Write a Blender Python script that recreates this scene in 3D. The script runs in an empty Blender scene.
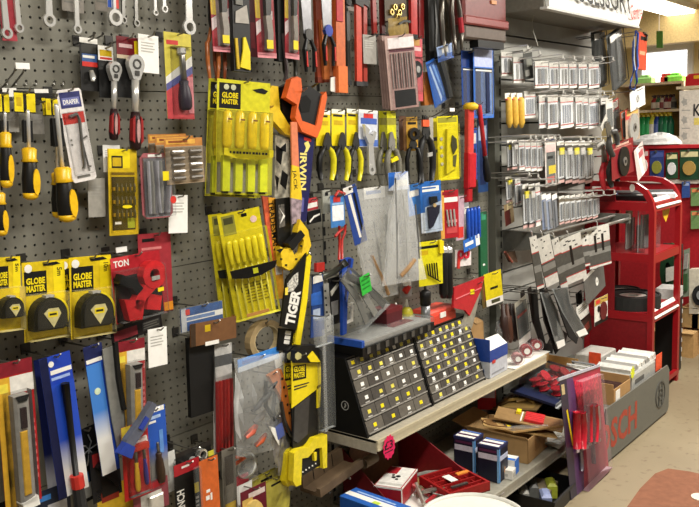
import bpy, math, random
from math import sin, cos, radians as R, pi
from mathutils import Matrix, Vector
random.seed(7)
C = bpy.context.scene.collection
# ---------------------------------------------------------------- camera, world, lights, exposure
# World: the peg wall is the plane y = 0, x runs along it to the back of the shop, the room is at y < 0, z is up (metres).
# The camera was solved from the 25.4 mm pitch of the peg holes.
FOC, PIT, ROL, YAW, DIST, CZ = 819.57, R(8.278), R(-2.046), R(50.671), 2.971, 1.5
CAM = Vector((-DIST*sin(YAW), -DIST*cos(YAW), CZ))
FW = Vector((sin(YAW)*cos(PIT), cos(YAW)*cos(PIT), -sin(PIT)))
RT = Vector((cos(YAW), -sin(YAW), 0)); UP = RT.cross(FW)
cam = bpy.data.objects.new('camera', bpy.data.cameras.new('camera')); C.objects.link(cam)
rx = cos(ROL)*RT - sin(ROL)*(-UP); ry = sin(ROL)*RT + cos(ROL)*(-UP)   # image right, image down
m = Matrix((rx, -ry, -FW)).transposed().to_4x4(); m.translation = CAM
cam.matrix_world = m
cam.data.sensor_fit = 'HORIZONTAL'; cam.data.sensor_width = 36; cam.data.lens = 36*FOC/699; cam.data.clip_start = .05
bpy.context.scene.camera = cam
sc = bpy.context.scene
sc.view_settings.view_transform = 'Standard'; sc.view_settings.look = 'None'
sc.view_settings.gamma = 1; sc.view_settings.use_curve_mapping = False
sc.view_settings.exposure = 0.0
wd = bpy.data.worlds.new('world'); sc.world = wd; wd.use_nodes = True
wd.node_tree.nodes['Background'].inputs[0].default_value = (1, .96, .9, 1)
wd.node_tree.nodes['Background'].inputs[1].default_value = .15
def lamp(x, y, z, sx, sy, e, col=(1, .955, .88)):
    l = bpy.data.lights.new('tube_light', 'AREA'); l.shape = 'RECTANGLE'; l.size = sx; l.size_y = sy; l.energy = e; l.color = col
    o = bpy.data.objects.new('tube_light', l); C.objects.link(o); o.location = (x, y, z); return o
lamp(-1.6, -1.5, 2.52, 1.2, .25, 50)
lamp(0.7, -1.5, 2.52, 1.2, .25, 66)
lamp(2.6, -1.5, 2.52, 1.2, .25, 88)
lamp(5.0, -0.2, 2.52, 1.2, .25, 60)

# ---------------------------------------------------------------- measuring: a photo ray meets a real plane
def ray(px, py):
    a = (px-349.5)/FOC; b = (py-253.5)/FOC
    return FW + a*rx + b*ry
def W(px, py, d=0):                      # point at distance d from the peg wall
    r = ray(px, py); return CAM + r*((-d-CAM.y)/r.y)
def G(px, py, z=0):                      # point at height z
    r = ray(px, py); return CAM + r*((z-CAM.z)/r.z)
def pxl(P):                              # where a point shows, across the photo
    v = P-CAM; return 349.5+FOC*v.dot(rx)/v.dot(FW)
def AX(px, py, x):                       # point on the cross plane x
    r = ray(px, py); return CAM + r*((x-CAM.x)/r.x)

# ---------------------------------------------------------------- materials
_m = {}
def lin(h):
    h = h.lstrip('#'); h = h if len(h) == 6 else ''.join(q*2 for q in h); c = [int(h[i:i+2], 16)/255 for i in (0, 2, 4)]
    return [x/12.92 if x <= .04045 else ((x+.055)/1.055)**2.4 for x in c]
def mat(h, rough=.45, metal=0., var=.12, scale=60, bump=0., coat=0.):
    k = (h, rough, metal, var, scale, bump, coat)
    if k in _m: return _m[k]
    M = bpy.data.materials.new('paint_'+h.strip('#')); M.use_nodes = True
    N = M.node_tree.nodes; L = M.node_tree.links; b = N['Principled BSDF']
    t = N.new('ShaderNodeTexCoord'); n = N.new('ShaderNodeTexNoise'); n.inputs['Scale'].default_value = scale; n.inputs['Detail'].default_value = 4
    L.new(t.outputs['Object'], n.inputs['Vector'])
    r = N.new('ShaderNodeValToRGB'); c = lin(h)
    r.color_ramp.elements[0].color = [x*(1-var) for x in c]+[1]; r.color_ramp.elements[0].position = .3
    r.color_ramp.elements[1].color = [min(1, x*(1+var)) for x in c]+[1]; r.color_ramp.elements[1].position = .7
    L.new(n.outputs['Fac'], r.inputs['Fac']); L.new(r.outputs['Color'], b.inputs['Base Color'])
    b.inputs['Specular IOR Level'].default_value = .35; b.inputs['Roughness'].default_value = rough; b.inputs['Metallic'].default_value = metal; b.inputs['Coat Weight'].default_value = coat
    if bump:
        u = N.new('ShaderNodeBump'); u.inputs['Strength'].default_value = bump; L.new(n.outputs['Fac'], u.inputs['Height']); L.new(u.outputs['Normal'], b.inputs['Normal'])
    _m[k] = M; return M
def clear(h='#f4f6f4', a=.22, rough=.12):
    k = ('clear', h, a, rough)
    if k in _m: return _m[k]
    M = bpy.data.materials.new('clear_plastic'); M.use_nodes = True
    N = M.node_tree.nodes; L = M.node_tree.links; b = N['Principled BSDF']; out = N['Material Output']
    n = N.new('ShaderNodeTexNoise'); n.inputs['Scale'].default_value = 35; t = N.new('ShaderNodeTexCoord'); L.new(t.outputs['Object'], n.inputs['Vector'])
    u = N.new('ShaderNodeBump'); u.inputs['Strength'].default_value = .2; u.inputs['Distance'].default_value = .006
    L.new(n.outputs['Fac'], u.inputs['Height']); L.new(u.outputs['Normal'], b.inputs['Normal'])
    b.inputs['Base Color'].default_value = lin(h)+[1]; b.inputs['Roughness'].default_value = rough
    tr = N.new('ShaderNodeBsdfTransparent'); mx = N.new('ShaderNodeMixShader'); fr = N.new('ShaderNodeFresnel'); fr.inputs['IOR'].default_value = 1.15; ad = N.new('ShaderNodeMath'); ad.operation = 'ADD'; ad.use_clamp = True; ad.inputs[1].default_value = a*.24; L.new(fr.outputs[0], ad.inputs[0]); L.new(ad.outputs[0], mx.inputs[0])
    L.new(tr.outputs[0], mx.inputs[1]); L.new(b.outputs[0], mx.inputs[2]); L.new(mx.outputs[0], out.inputs[0])
    _m[k] = M; return M
def glow(h, e):
    k = ('glow', h, e)
    if k in _m: return _m[k]
    M = bpy.data.materials.new('lit'); M.use_nodes = True; b = M.node_tree.nodes['Principled BSDF']
    b.inputs['Emission Color'].default_value = lin(h)+[1]; b.inputs['Emission Strength'].default_value = e
    _m[k] = M; return M
def fade(h1, h2, y0, y1, rough=.35):       # a printed blend from one ink to another down the card
    k = ('fade', h1, h2, y0, y1)
    if k in _m: return _m[k]
    M = bpy.data.materials.new('printed_blend'); M.use_nodes = True
    N = M.node_tree.nodes; L = M.node_tree.links; b = N['Principled BSDF']
    t = N.new('ShaderNodeTexCoord'); s = N.new('ShaderNodeSeparateXYZ'); L.new(t.outputs['Object'], s.inputs[0])
    q = N.new('ShaderNodeMapRange'); q.inputs['From Min'].default_value = y0; q.inputs['From Max'].default_value = y1; L.new(s.outputs['Y'], q.inputs['Value'])
    r = N.new('ShaderNodeValToRGB'); r.color_ramp.elements[0].color = lin(h1)+[1]; r.color_ramp.elements[1].color = lin(h2)+[1]
    L.new(q.outputs[0], r.inputs[0]); L.new(r.outputs[0], b.inputs['Base Color']); b.inputs['Roughness'].default_value = rough
    _m[k] = M; return M
CHROME = mat('#dcdbd7', .25, .6, .015); STEEL = mat('#8f8d88', .35, .9, .1); DSTEEL = mat('#4b4a48', .4, .8, .1)
BLACK = mat('#0e0e0e', .45); DGREY = mat('#2b2b2c', .5); GREY = mat('#77756f', .5); LGREY = mat('#a9a8a2', .5)
WHITE = mat('#e9e7e0', .45, 0, .04); TICK = mat('#f2f1ec', .5, 0, .03); YEL = mat('#e8d21c', .35, 0, .06); DYEL = mat('#c8a81a', .35)
RED = mat('#b3181f', .35); CRED = mat('#c8372f', .35); PINK = mat('#d4566a', .35); ORANGE = mat('#dd6a2a', .4); BLUE = mat('#1b49a8', .35); NAVY = mat('#1a1f57', .4); LBLUE = mat('#3f86d4', .35)
BROWN = mat('#7a4a25', .6); CARDB = mat('#a98455', .75, 0, .1, 25); GREEN = mat('#2f7d3a', .4); MAROON = mat('#6e1620', .4)
CLR = clear('#6f7270'); CLR2 = clear('#a9adac', .34); HAZE = clear('#dfe3e2', .5, .2)
BAGF = clear('#eef0ef', 1.15, .15); INK = mat('#2a2a2a', .6); FAINT = mat('#b9b7b0', .6)

# ---------------------------------------------------------------- mesh building
class MB:
    def __init__(s): s.v = []; s.f = []; s.mi = []; s.mats = []; s.M = None
    def _m(s, mt):
        if mt not in s.mats: s.mats.append(mt)
        return s.mats.index(mt)
    def add(s, vs, fs, mt):
        o = len(s.v)
        if s.M is not None: vs = [tuple(s.M @ Vector(p)) for p in vs]
        s.v += [tuple(p) for p in vs]; k = s._m(mt)
        for q in fs: s.f.append([i+o for i in q]); s.mi.append(k)
        return s
    def box(s, x0, x1, y0, y1, z0, z1, mt):
        return s.add([(x, y, z) for x in (x0, x1) for y in (y0, y1) for z in (z0, z1)],
                     [(0, 1, 3, 2), (4, 6, 7, 5), (0, 4, 5, 1), (2, 3, 7, 6), (0, 2, 6, 4), (1, 5, 7, 3)], mt)
    def rbox(s, x0, x1, y0, y1, z0, z1, b, mt):     # a box whose front edges (z1) are chamfered by b
        q = lambda e, z: [(x0+e, y0+e, z), (x1-e, y0+e, z), (x1-e, y1-e, z), (x0+e, y1-e, z)]
        vs = q(0, z0)+q(0, z1-b)+q(b, z1)
        fs = [(3, 2, 1, 0), (8, 9, 10, 11)]
        for a in (0, 4):
            for i in range(4): j = (i+1) % 4; fs.append((a+i, a+j, a+4+j, a+4+i))
        return s.add(vs, fs, mt)
    def quad(s, a, b, c, d, mt): return s.add([a, b, c, d], [(0, 1, 2, 3)], mt)
    def patch(s, x0, x1, y0, y1, z, mt): return s.add([(x0, y0, z), (x1, y0, z), (x1, y1, z), (x0, y1, z)], [(0, 1, 2, 3)], mt)
    def prism(s, pts, z0, z1, mt):                  # outline (x, y), extruded in z
        n = len(pts); a = sum(pts[i][0]*pts[(i+1) % n][1]-pts[(i+1) % n][0]*pts[i][1] for i in range(n))
        if a < 0: pts = pts[::-1]
        vs = [(x, y, z0) for x, y in pts]+[(x, y, z1) for x, y in pts]
        fs = [tuple(range(n-1, -1, -1)), tuple(range(n, 2*n))]+[(i, (i+1) % n, n+(i+1) % n, n+i) for i in range(n)]
        return s.add(vs, fs, mt)
    def ring(s, cx, cy, r0, r1, z0, z1, mt, n=16, sy=1., a0=0, a1=2*pi):
        full = abs(a1-a0-2*pi) < 1e-6; k = n if full else n+1
        vs = []
        for i in range(k):
            t = a0+(a1-a0)*i/n
            for r, z in ((r0, z0), (r1, z0), (r1, z1), (r0, z1)): vs.append((cx+r*cos(t), cy+r*sy*sin(t), z))
        fs = []
        for i in range(n):
            j = (i+1) % k
            for e in range(4): fs.append((4*i+e, 4*j+e, 4*j+(e+1) % 4, 4*i+(e+1) % 4))
        if not full: fs += [(0, 1, 2, 3), (4*n+3, 4*n+2, 4*n+1, 4*n)]
        return s.add(vs, fs, mt)
    def disc(s, cx, cy, r, z0, z1, mt, n=14, sy=1.):
        return s.prism([(cx+r*cos(2*pi*i/n), cy+r*sy*sin(2*pi*i/n)) for i in range(n)], z0, z1, mt)
    def tube(s, path, r, mt, n=6, r1=None):
        path = [Vector(p) for p in path]; vs = []; L = len(path)
        for i, p in enumerate(path):
            t = (path[min(i+1, L-1)]-path[max(i-1, 0)])
            t = t.normalized() if t.length > 1e-9 else Vector((0, 0, 1))
            u = t.cross(Vector((0, 0, 1)) if abs(t.z) < .9 else Vector((1, 0, 0))).normalized(); w = t.cross(u)
            rr = r if r1 is None else r+(r1-r)*i/(L-1)
            if isinstance(r, (list, tuple)): rr = r[i]
            for k in range(n): a = 2*pi*k/n; vs.append(tuple(p+u*rr*cos(a)+w*rr*sin(a)))
        fs = [tuple(range(n)), tuple(range((L-1)*n+n-1, (L-1)*n-1, -1))]
        for i in range(L-1):
            for k in range(n): fs.append((i*n+k, i*n+(k+1) % n, (i+1)*n+(k+1) % n, (i+1)*n+k))
        return s.add(vs, fs, mt)
    def lathe(s, prof, cx, cz, mt, n=10, fz=1.):    # (y, r) profile around the local y axis
        vs = []
        for y, r in prof:
            for k in range(n): a = 2*pi*k/n; vs.append((cx+r*cos(a), y, cz+r*fz*sin(a)))
        L = len(prof); fs = [tuple(range(n-1, -1, -1)), tuple(range((L-1)*n, L*n))]
        for i in range(L-1):
            for k in range(n): fs.append((i*n+k, i*n+(k+1) % n, (i+1)*n+(k+1) % n, (i+1)*n+k))
        return s.add(vs, fs, mt)
    def blade(s, pts, w, t, mt, z=0):               # flat strip of width w along a path (x, y)
        pts = [Vector(p) for p in pts]; l = []; rr = []
        for i, p in enumerate(pts):
            d = (pts[min(i+1, len(pts)-1)]-pts[max(i-1, 0)]).normalized(); nrm = Vector((-d.y, d.x))
            ww = w[i] if isinstance(w, (list, tuple)) else w
            l.append(p+nrm*ww/2); rr.append(p-nrm*ww/2)
        for i in range(len(pts)-1):
            s.prism([tuple(l[i]), tuple(l[i+1]), tuple(rr[i+1]), tuple(rr[i])], z, z+t, mt)
        return s
    def pillow(s, w, h, th, mt, n=6, top=.15, jag=0., t0=1., t1=1.):  # a filled bag: puffed sheet pair, hanging from y=0 to -h
        vs = []; fs = []
        for sd in (1, -1):
            o = len(vs)
            for j in range(n+1):
                for i in range(n+1):
                    u = i/n*2-1; v = j/n
                    e = (1-u*u)**.6*min(1, max(0, (v-top*.5)/.3))**.6*max(0, 1-v)**.35
                    vs.append((u*w/2*(t0+(t1-t0)*v)*(1-.06*sin(v*9))+jag*random.uniform(-1, 1), -v*h, sd*th/2*e*(1+random.uniform(-.3, .3)*(jag > 0))+th/2))
            for j in range(n):
                for i in range(n):
                    a = o+j*(n+1)+i; q = (a, a+1, a+n+2, a+n+1)
                    fs.append(q if sd < 0 else q[::-1])
        return s.add(vs, fs, mt)
    def mesh(s, name):
        me = bpy.data.meshes.new(name); me.from_pydata(s.v, [], s.f)
        for q in s.mats: me.materials.append(q)
        me.polygons.foreach_set('material_index', s.mi); me.update(); return me
LABELS = {}
def tag(o, label, cat, group=None, kind=None):
    if label:
        o['label'] = label; LABELS.setdefault(label, []).append((o.name, group))
        n = len(label.replace('-', ' ').split())
        if not 4 <= len(label.split()) <= 16: print('LABEL LENGTH', len(label.split()), label)
    if cat: o['category'] = cat
    if group: o['group'] = group
    if kind: o['kind'] = kind
    return o
def thing(name, label, cat, mtx, group=None):
    o = bpy.data.objects.new(name, None); C.objects.link(o); o.empty_display_size = .02
    o.matrix_world = mtx; o['mw'] = 0; del o['mw']
    return tag(o, label, cat, group)
def part(root, name, mb, kind=None, label=None, smooth=False):
    o = bpy.data.objects.new(name, mb if isinstance(mb, bpy.types.Mesh) else mb.mesh(name)); C.objects.link(o)
    if smooth: o.data.polygons.foreach_set('use_smooth', [True]*len(o.data.polygons))
    if root is not None: o.parent = root
    if kind: o['kind'] = kind
    if label: o['label'] = label
    return o
def solid(name, label, cat, mb, mtx=None, group=None, kind=None):
    o = bpy.data.objects.new(name, mb.mesh(name)); C.objects.link(o)
    if mtx is not None: o.matrix_world = mtx
    return tag(o, label, cat, group, kind)
_tx = {}
def textmesh(st, bold):
    if (st, bold) in _tx: return _tx[(st, bold)]
    cu = bpy.data.curves.new('lettering', 'FONT'); cu.body = st; cu.align_x = 'CENTER'; cu.align_y = 'CENTER'; cu.resolution_u = 2; cu.offset = bold
    ob = bpy.data.objects.new('lettering', cu); me = ob.to_mesh()
    r = ([tuple(v.co) for v in me.vertices], [tuple(p.vertices) for p in me.polygons])
    ob.to_mesh_clear(); bpy.data.objects.remove(ob); bpy.data.curves.remove(cu)
    _tx[(st, bold)] = r; return r
def text(root, st, cx, cy, w, h, mt, z, rot=0., bold=.02, name='lettering', slant=0.):
    v, f = textmesh(st, bold)
    xs = [p[0] for p in v]; ys = [p[1] for p in v]; sx = w/(max(xs)-min(xs)); sy = h/(max(ys)-min(ys)); mx = (max(xs)+min(xs))/2; my = (max(ys)+min(ys))/2
    c, s_ = cos(rot), sin(rot); vs = []
    for p in v:
        y = (p[1]-my)*sy; x = (p[0]-mx)*sx+slant*y
        vs.append((cx+c*x-s_*y, cy+s_*x+c*y, z))
    return part(root, name, MB().add(vs, f, mt))
def frame(top, bot, wpx, d, yaw=0., lean=0.):
    """hang point, real size and pose of something hanging d in front of the peg wall"""
    A = W(*top, d); B = W(*bot, d); v = A-B; h = v.length; Y = v/h; Z = Vector((0, -1, 0)); X = Y.cross(Z)
    w = abs(W(top[0]+wpx/2, top[1], d).x-W(top[0]-wpx/2, top[1], d).x)
    M3 = Matrix((X, Y, Z)).transposed().to_4x4()
    if yaw:
        q = M3.to_3x3() @ Matrix.Rotation(yaw, 3, 'Y') @ Vector((1, 0, 0)); e = pxl(A+q*.01)-pxl(A-q*.01); w = wpx/abs(e)*.02
    M3 = Matrix.Translation(A) @ M3 @ Matrix.Rotation(yaw, 4, 'Y') @ Matrix.Rotation(-lean, 4, 'X')
    return M3, w, h
HOOKS = []
def hook(top, d, what, tip=.03, both=False):
    """a steel prong hook from the peg wall through the hang hole at top"""
    p = W(*top, d); m_ = MB(); L = d+tip
    m_.tube([(0, 0, 0), (0, .002, L*.6), (0, .006, L*.92), (0, .016, L)], .0024, STEEL, 6)
    M4 = Matrix.Translation((p.x, 0, p.z-.004)) @ Matrix.Rotation(pi/2, 4, 'X')
    lb = ('steel peg hook holding the '+what).replace(',', '').split()[:15]
    while lb[-1] in ('the', 'a', 'of', 'on', 'and', 'with', 'beside', 'in', 'by', 'hanging', 'from'): lb.pop()
    o = thing('peg_hook', ' '.join(lb), 'hook', M4, 'steel peg hooks')
    part(o, 'wire', m_)
    b = MB(); b.box(-.012, .012, -.006, .02, 0, .0035, DSTEEL); part(o, 'back_plate', b)
    return o
def cardmb(w, h, base, patches=(), th=.0012, hole=True, r=.0):
    """backing card hanging from y=0 to -h with flat printed patches (fractions of w, h; y down)"""
    b = MB()
    c = r*w
    b.prism([(-w/2+c, 0), (w/2-c, 0), (w/2, -c), (w/2, -h+c), (w/2-c, -h), (-w/2+c, -h), (-w/2, -h+c), (-w/2, -c)] if c else [(-w/2, 0), (w/2, 0), (w/2, -h), (-w/2, -h)], 0, th, base)
    for i, p in enumerate(patches):
        z = th+.0004+.0002*i
        if len(p) == 5: x0, y0, x1, y1, q = p; b.patch(-w/2+x0*w, -w/2+x1*w, -y1*h, -y0*h, z, q)
        else:
            pts, q = p; vs = [(-w/2+x*w, -y*h, z) for x, y in pts]
            a = sum(vs[i][0]*vs[(i+1) % len(vs)][1]-vs[(i+1) % len(vs)][0]*vs[i][1] for i in range(len(vs)))
            b.add(vs, [tuple(range(len(vs))) if a > 0 else tuple(range(len(vs)-1, -1, -1))], q)
    return b
def card(name, label, cat, top, bot, w, d, base, patches=(), hk=None, yaw=0., lean=0., group=None, pn='backing_card', th=.0012, r=0.):
    M4, wm, hm = frame(top, bot, w, d, yaw, lean)
    o = thing(name, label, cat, M4, group)
    part(o, pn, cardmb(wm, hm, base, patches, th, r=r))
    if hk: hook((top[0], top[1]+2), d, hk)
    return o, wm, hm
def bars(x0, y0, x1, y1, n, q, gap=.5):           # faint lines of small print, too small to read
    st = (y1-y0)/n; return [(x0, y0+i*st, x1-(.12*(x1-x0) if i % 2 else 0), y0+i*st+st*gap, q) for i in range(n)]
def blister(root, x0, x1, y0, y1, z, mt=None, b=None, name='blister'):
    b = min(x1-x0, y1-y0, z)*.35 if b is None else b
    return part(root, name, MB().rbox(x0, x1, y0, y1, .002, z, b, mt or CLR))
# ---- hand tools as parts of a thing, local metres
def xf(x, y, z=0, rot=0.): return Matrix.Translation((x, y, z)) @ Matrix.Rotation(rot, 4, 'Z')
def driver(root, x, y0, y1, hf, r, hmat, gmat, rot=0., z=.012, sr=None, bl=STEEL, hn='handle'):
    """screwdriver, tip at y0 going down to the handle end y1; hf = share of the length that is handle"""
    L = y0-y1; hl = L*hf; ML = xf(x, y0, z, rot)
    s_ = MB(); s_.M = ML; s_.lathe([(0, (sr or r*.28)*.7), (-.02*L, sr or r*.28), (-(L-hl)-.01, sr or r*.28)], 0, 0, bl, 8); part(root, 'shaft', s_, smooth=True)
    b = MB(); b.M = ML; t = -(L-hl)
    b.lathe([(t, r*.45), (t-.03*hl, r*.7), (t-.16*hl, r*.62), (t-.25*hl, r*.8), (t-.6*hl, r), (t-.88*hl, r*.95), (t-.97*hl, r*.75), (t-hl, r*.4)], 0, 0, hmat, 10)
    part(root, hn, b, smooth=True)
    if gmat:
        g = MB(); g.M = ML
        for s2 in (-1, 1): g.prism([(s2*r*.15, t-.3*hl), (s2*r*.62, t-.35*hl), (s2*r*.72, t-.7*hl), (s2*r*.2, t-.8*hl)], r*.55, r*1.06, gmat)
        part(root, 'grip_inlay', g)
def pliers(root, x, y0, y1, w, hmat, jmat=DSTEEL, z=.01, rot=0., jaw=.3, inlay=None):
    """jaws up at y0, handle ends at y1"""
    L = y0-y1; ML = xf(x, y0, z, rot); J = L*jaw
    for s2 in (-1, 1):
        b = MB(); b.M = ML
        b.prism([(0, 0), (s2*w*.1, -J*.03), (s2*w*.24, -J*.55), (s2*w*.3, -J*.9), (s2*w*.12, -J*1.15), (-s2*w*.1, -J*1.05), (0, -J*.7)], -.003 if s2 > 0 else -.001, .004 if s2 < 0 else .002, jmat)
        part(root, 'jaw', b)
        b = MB(); b.M = ML
        b.tube([(-s2*w*.02+s2*w*.12, -J*1.05, 0), (s2*w*.3, -J*1.3, 0), (s2*w*.46, -J-(L-J)*.35, 0), (s2*w*.46, -J-(L-J)*.7, 0), (s2*w*.34, -L, 0)], [w*.09, w*.13, w*.15, w*.14, w*.1], hmat[s2 > 0] if isinstance(hmat, tuple) else hmat, 8)
        part(root, 'handle', b, smooth=True)
    b = MB(); b.M = ML; b.disc(0, -J*1.02, w*.13, -.004, .006, jmat, 10); part(root, 'pivot', b)
def spanner(root, x, y0, y1, w, mt=CHROME, z=.006, rot=0., ring=True):
    """combination spanner: open jaw at y0, ring end at y1"""
    L = y0-y1; b = MB(); b.M = xf(x, y0, z, rot)
    b.prism([(-w*.5, 0), (-w*.2, -w*.05), (-w*.17, -w*.45), (w*.17, -w*.45), (w*.2, -w*.05), (w*.5, 0), (w*.5, -w*.6), (w*.22, -w), (-w*.22, -w), (-w*.5, -w*.6)], -.003, .003, mt)
    b.prism([(-w*.22, -w*.95), (w*.22, -w*.95), (w*.27, -L+w*.85), (-w*.27, -L+w*.85)], -.0025, .0025, mt)
    b.ring(0, -L+w*.48, w*.29, w*.5, -.004, .004, mt, 14)
    return b

def iden(name, label, cat, pt, d, group=None):
    return thing(name, label, cat, Matrix.Translation(W(*pt, d)), group)
def plate(root, name, pts, d, th, mt, label=None):
    """a flat piece of thickness th standing d in front of the peg wall, outline measured on the photo"""
    b = MB(); b.M = root.matrix_world.inverted() @ Matrix.Rotation(pi/2, 4, 'X')
    q = [W(*p, d) for p in pts]; b.prism([(v.x, v.z) for v in q], d, d+th, mt)
    return part(root, name, b, label=label)
def rod(root, name, pts, ds, r, mt, n=7, smooth=True):
    ds = ds if isinstance(ds, (list, tuple)) else [ds]*len(pts)
    b = MB(); b.M = root.matrix_world.inverted(); b.tube([W(*p, d) for p, d in zip(pts, ds)], r, mt, n); return part(root, name, b, smooth=smooth)
def ptext(root, st, a, c, h, d, mt, bold=.03, name='lettering', slant=0.):
    A = W(*a, d); B = W(*c, d); v = B-A; rot = math.atan2(v.z, v.x)
    o = text(None, st, 0, 0, v.length, h, mt, 0, bold=bold, name=name, slant=slant)
    o.parent = root; o.matrix_parent_inverse = root.matrix_world.inverted()
    o.matrix_world = Matrix.Translation((A+B)/2) @ Matrix.Rotation(pi/2, 4, 'X') @ Matrix.Rotation(rot, 4, 'Z'); return o
# ---------------------------------------------------------------- the setting
PEG = mat('#7d7b70', .42, .15, .06, 18); PEGL = mat('#86837a', .45, .1, .05, 18); DARK = mat('#0f0f0e', .9)
SLATM = mat('#9b9a93', .45, .1, .06, 12)
def struct(name, mb, parent=None):
    o = part(parent, name, mb); o['kind'] = 'structure'; return o
# floor: worn concrete
FL = bpy.data.materials.new('worn_concrete'); FL.use_nodes = True
N = FL.node_tree.nodes; L = FL.node_tree.links; b = N['Principled BSDF']; t = N.new('ShaderNodeTexCoord')
n1 = N.new('ShaderNodeTexNoise'); n1.inputs['Scale'].default_value = 1.6; n1.inputs['Detail'].default_value = 8; L.new(t.outputs['Object'], n1.inputs['Vector'])
n2 = N.new('ShaderNodeTexNoise'); n2.inputs['Scale'].default_value = 22; n2.inputs['Detail'].default_value = 6; L.new(t.outputs['Object'], n2.inputs['Vector'])
r1 = N.new('ShaderNodeValToRGB'); r1.color_ramp.elements[0].color = lin('#7d7058')+[1]; r1.color_ramp.elements[0].position = .3; r1.color_ramp.elements[1].color = lin('#8f8268')+[1]; r1.color_ramp.elements[1].position = .7
r2 = N.new('ShaderNodeValToRGB'); r2.color_ramp.elements[0].color = (.62, .55, .5, 1); r2.color_ramp.elements[0].position = .3; r2.color_ramp.elements[1].color = (1, 1, 1, 1); r2.color_ramp.elements[1].position = .42
mx = N.new('ShaderNodeMix'); mx.data_type = 'RGBA'; mx.blend_type = 'MULTIPLY'; mx.inputs[0].default_value = .8
L.new(n1.outputs['Fac'], r1.inputs[0]); L.new(n2.outputs['Fac'], r2.inputs[0]); L.new(r1.outputs[0], mx.inputs[6]); L.new(r2.outputs[0], mx.inputs[7]); L.new(mx.outputs[2], b.inputs['Base Color'])
b.inputs['Roughness'].default_value = .55
bp = N.new('ShaderNodeBump'); bp.inputs['Strength'].default_value = .15; L.new(n2.outputs['Fac'], bp.inputs['Height']); L.new(bp.outputs[0], b.inputs['Normal'])
struct('floor', MB().box(-4, 9, -4, 4, -.1, 0, FL))
CEIL = mat('#d8d2c0', .8, 0, .03, 4); YW = mat('#e2cf9a', .7, 0, .05, 2)
struct('ceiling', MB().box(-4, 9, -4, 4, 2.62, 2.72, CEIL))
struct('wall_back', MB().box(7.0, 7.1, -4, 4, 0, 2.62, YW))
w0 = struct('wall_left', MB().box(-2.0, 2.3, .012, .05, 0, 2.25, DARK))
struct('trim_1', MB().box(-2.0, 2.3, .05, .09, 0, 2.62, mat('#8b8474', .6)))
def pegpanel(x0, x1, z0, z1, hu, hv):
    """perforated hardboard panel with real holes: cells of one pitch, each with an octagonal hole"""
    P = .0254; r = .0036; b = MB(); g = .0012; x0 += g; x1 -= g; z0 += g; z1 -= g
    k0 = math.floor((x0-hu)/P)+1; k1 = math.ceil((x1-hu)/P)-1; j0 = math.floor((z0-hv)/P)+1; j1 = math.ceil((z1-hv)/P)-1
    xs = [hu+k*P for k in range(k0, k1+1)]; zs = [hv+j*P for j in range(j0, j1+1)]
    if xs[0]-x0 < .004: xs.pop(0)
    if x1-xs[-1] < .004: xs.pop()
    if zs[0]-z0 < .004: zs.pop(0)
    if z1-zs[-1] < .004: zs.pop()
    ex = [x0]+[(a+c)/2 for a, c in zip(xs, xs[1:])]+[x1]; ez = [z0]+[(a+c)/2 for a, c in zip(zs, zs[1:])]+[z1]
    V = []; F = []
    for i, x in enumerate(xs):
        for j, z in enumerate(zs):
            a, c, d, e = ex[i], ex[i+1], ez[j], ez[j+1]; o = len(V)
            V += [(c, 0, z), (c, 0, e), (x, 0, e), (a, 0, e), (a, 0, z), (a, 0, d), (x, 0, d), (c, 0, d)]
            for q in (0, .004):
                V += [(x+r*cos(q_*pi/4), q, z+r*sin(q_*pi/4)) for q_ in range(8)]
            for q_ in range(8):
                w = (q_+1) % 8
                F.append((o+q_, o+8+q_, o+8+w, o+w)); F.append((o+8+q_, o+16+q_, o+16+w, o+8+w))
    b.add(V, F, PEG)
    b.box(x0, x1, .0045, .006, z0-.001, z1+.001, DARK)
    b.add([(x0, 0, z0), (x1, 0, z0), (x1, .004, z0), (x0, .004, z0), (x0, 0, z1), (x1, 0, z1), (x1, .004, z1), (x0, .004, z1)], [(3, 2, 1, 0), (4, 5, 6, 7)], PEG)
    return b
for x0, x1, offs in ((-1.358, -.142, ((-.8206, .6139-.0254*19), (-.8206, 1.1139), (-.8237, 1.3060), (-1.264, 1.7570))), (-.142, 1.02, ((-.2399, .61), (-.2399, 1.1034), (-.2399, 1.3026), (.0083, 1.746)))):
    for k, (hu, hv) in enumerate(offs):
        struct('pegboard_panel', pegpanel(x0, x1, .137+.5*k, .637+.5*k, hu, hv), w0)
for z in (.05,): struct('kick_panel', MB().box(-1.358, 1.02, 0, .006, 0, .134, mat('#3a3937', .5)), w0)
struct('pegboard_panel', pegpanel(-2.0, -1.362, .637, 2.137, -1.264, 1.757), w0)
# slotted steel uprights between the bays
def upright(x0, x1, slot, proud):
    b = MB(); b.box(x0, x1, -proud, .01, 0, 2.25, mat('#5c5d55', .45, .1, .05, 18))
    u = struct('upright', b, w0)
    s_ = MB()
    for i in range(44): z = .05+i*.05; s_.box(slot, slot+.012, -proud-.0006, -proud+.002, z, z+.03, DARK)
    q = part(u, 'slots', s_); q['kind'] = 'stuff'
upright(1.022, 1.085, 1.068, .035)
upright(-.1445, -.1395, -.1435, .0015)
# bay of slatwall: horizontal boards with a groove between
for i in range(20):
    z = .12+i*.1; struct('slat', MB().box(1.087, 2.3, -.014, .012, z+.008, z+.1, SLATM), w0)
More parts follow.
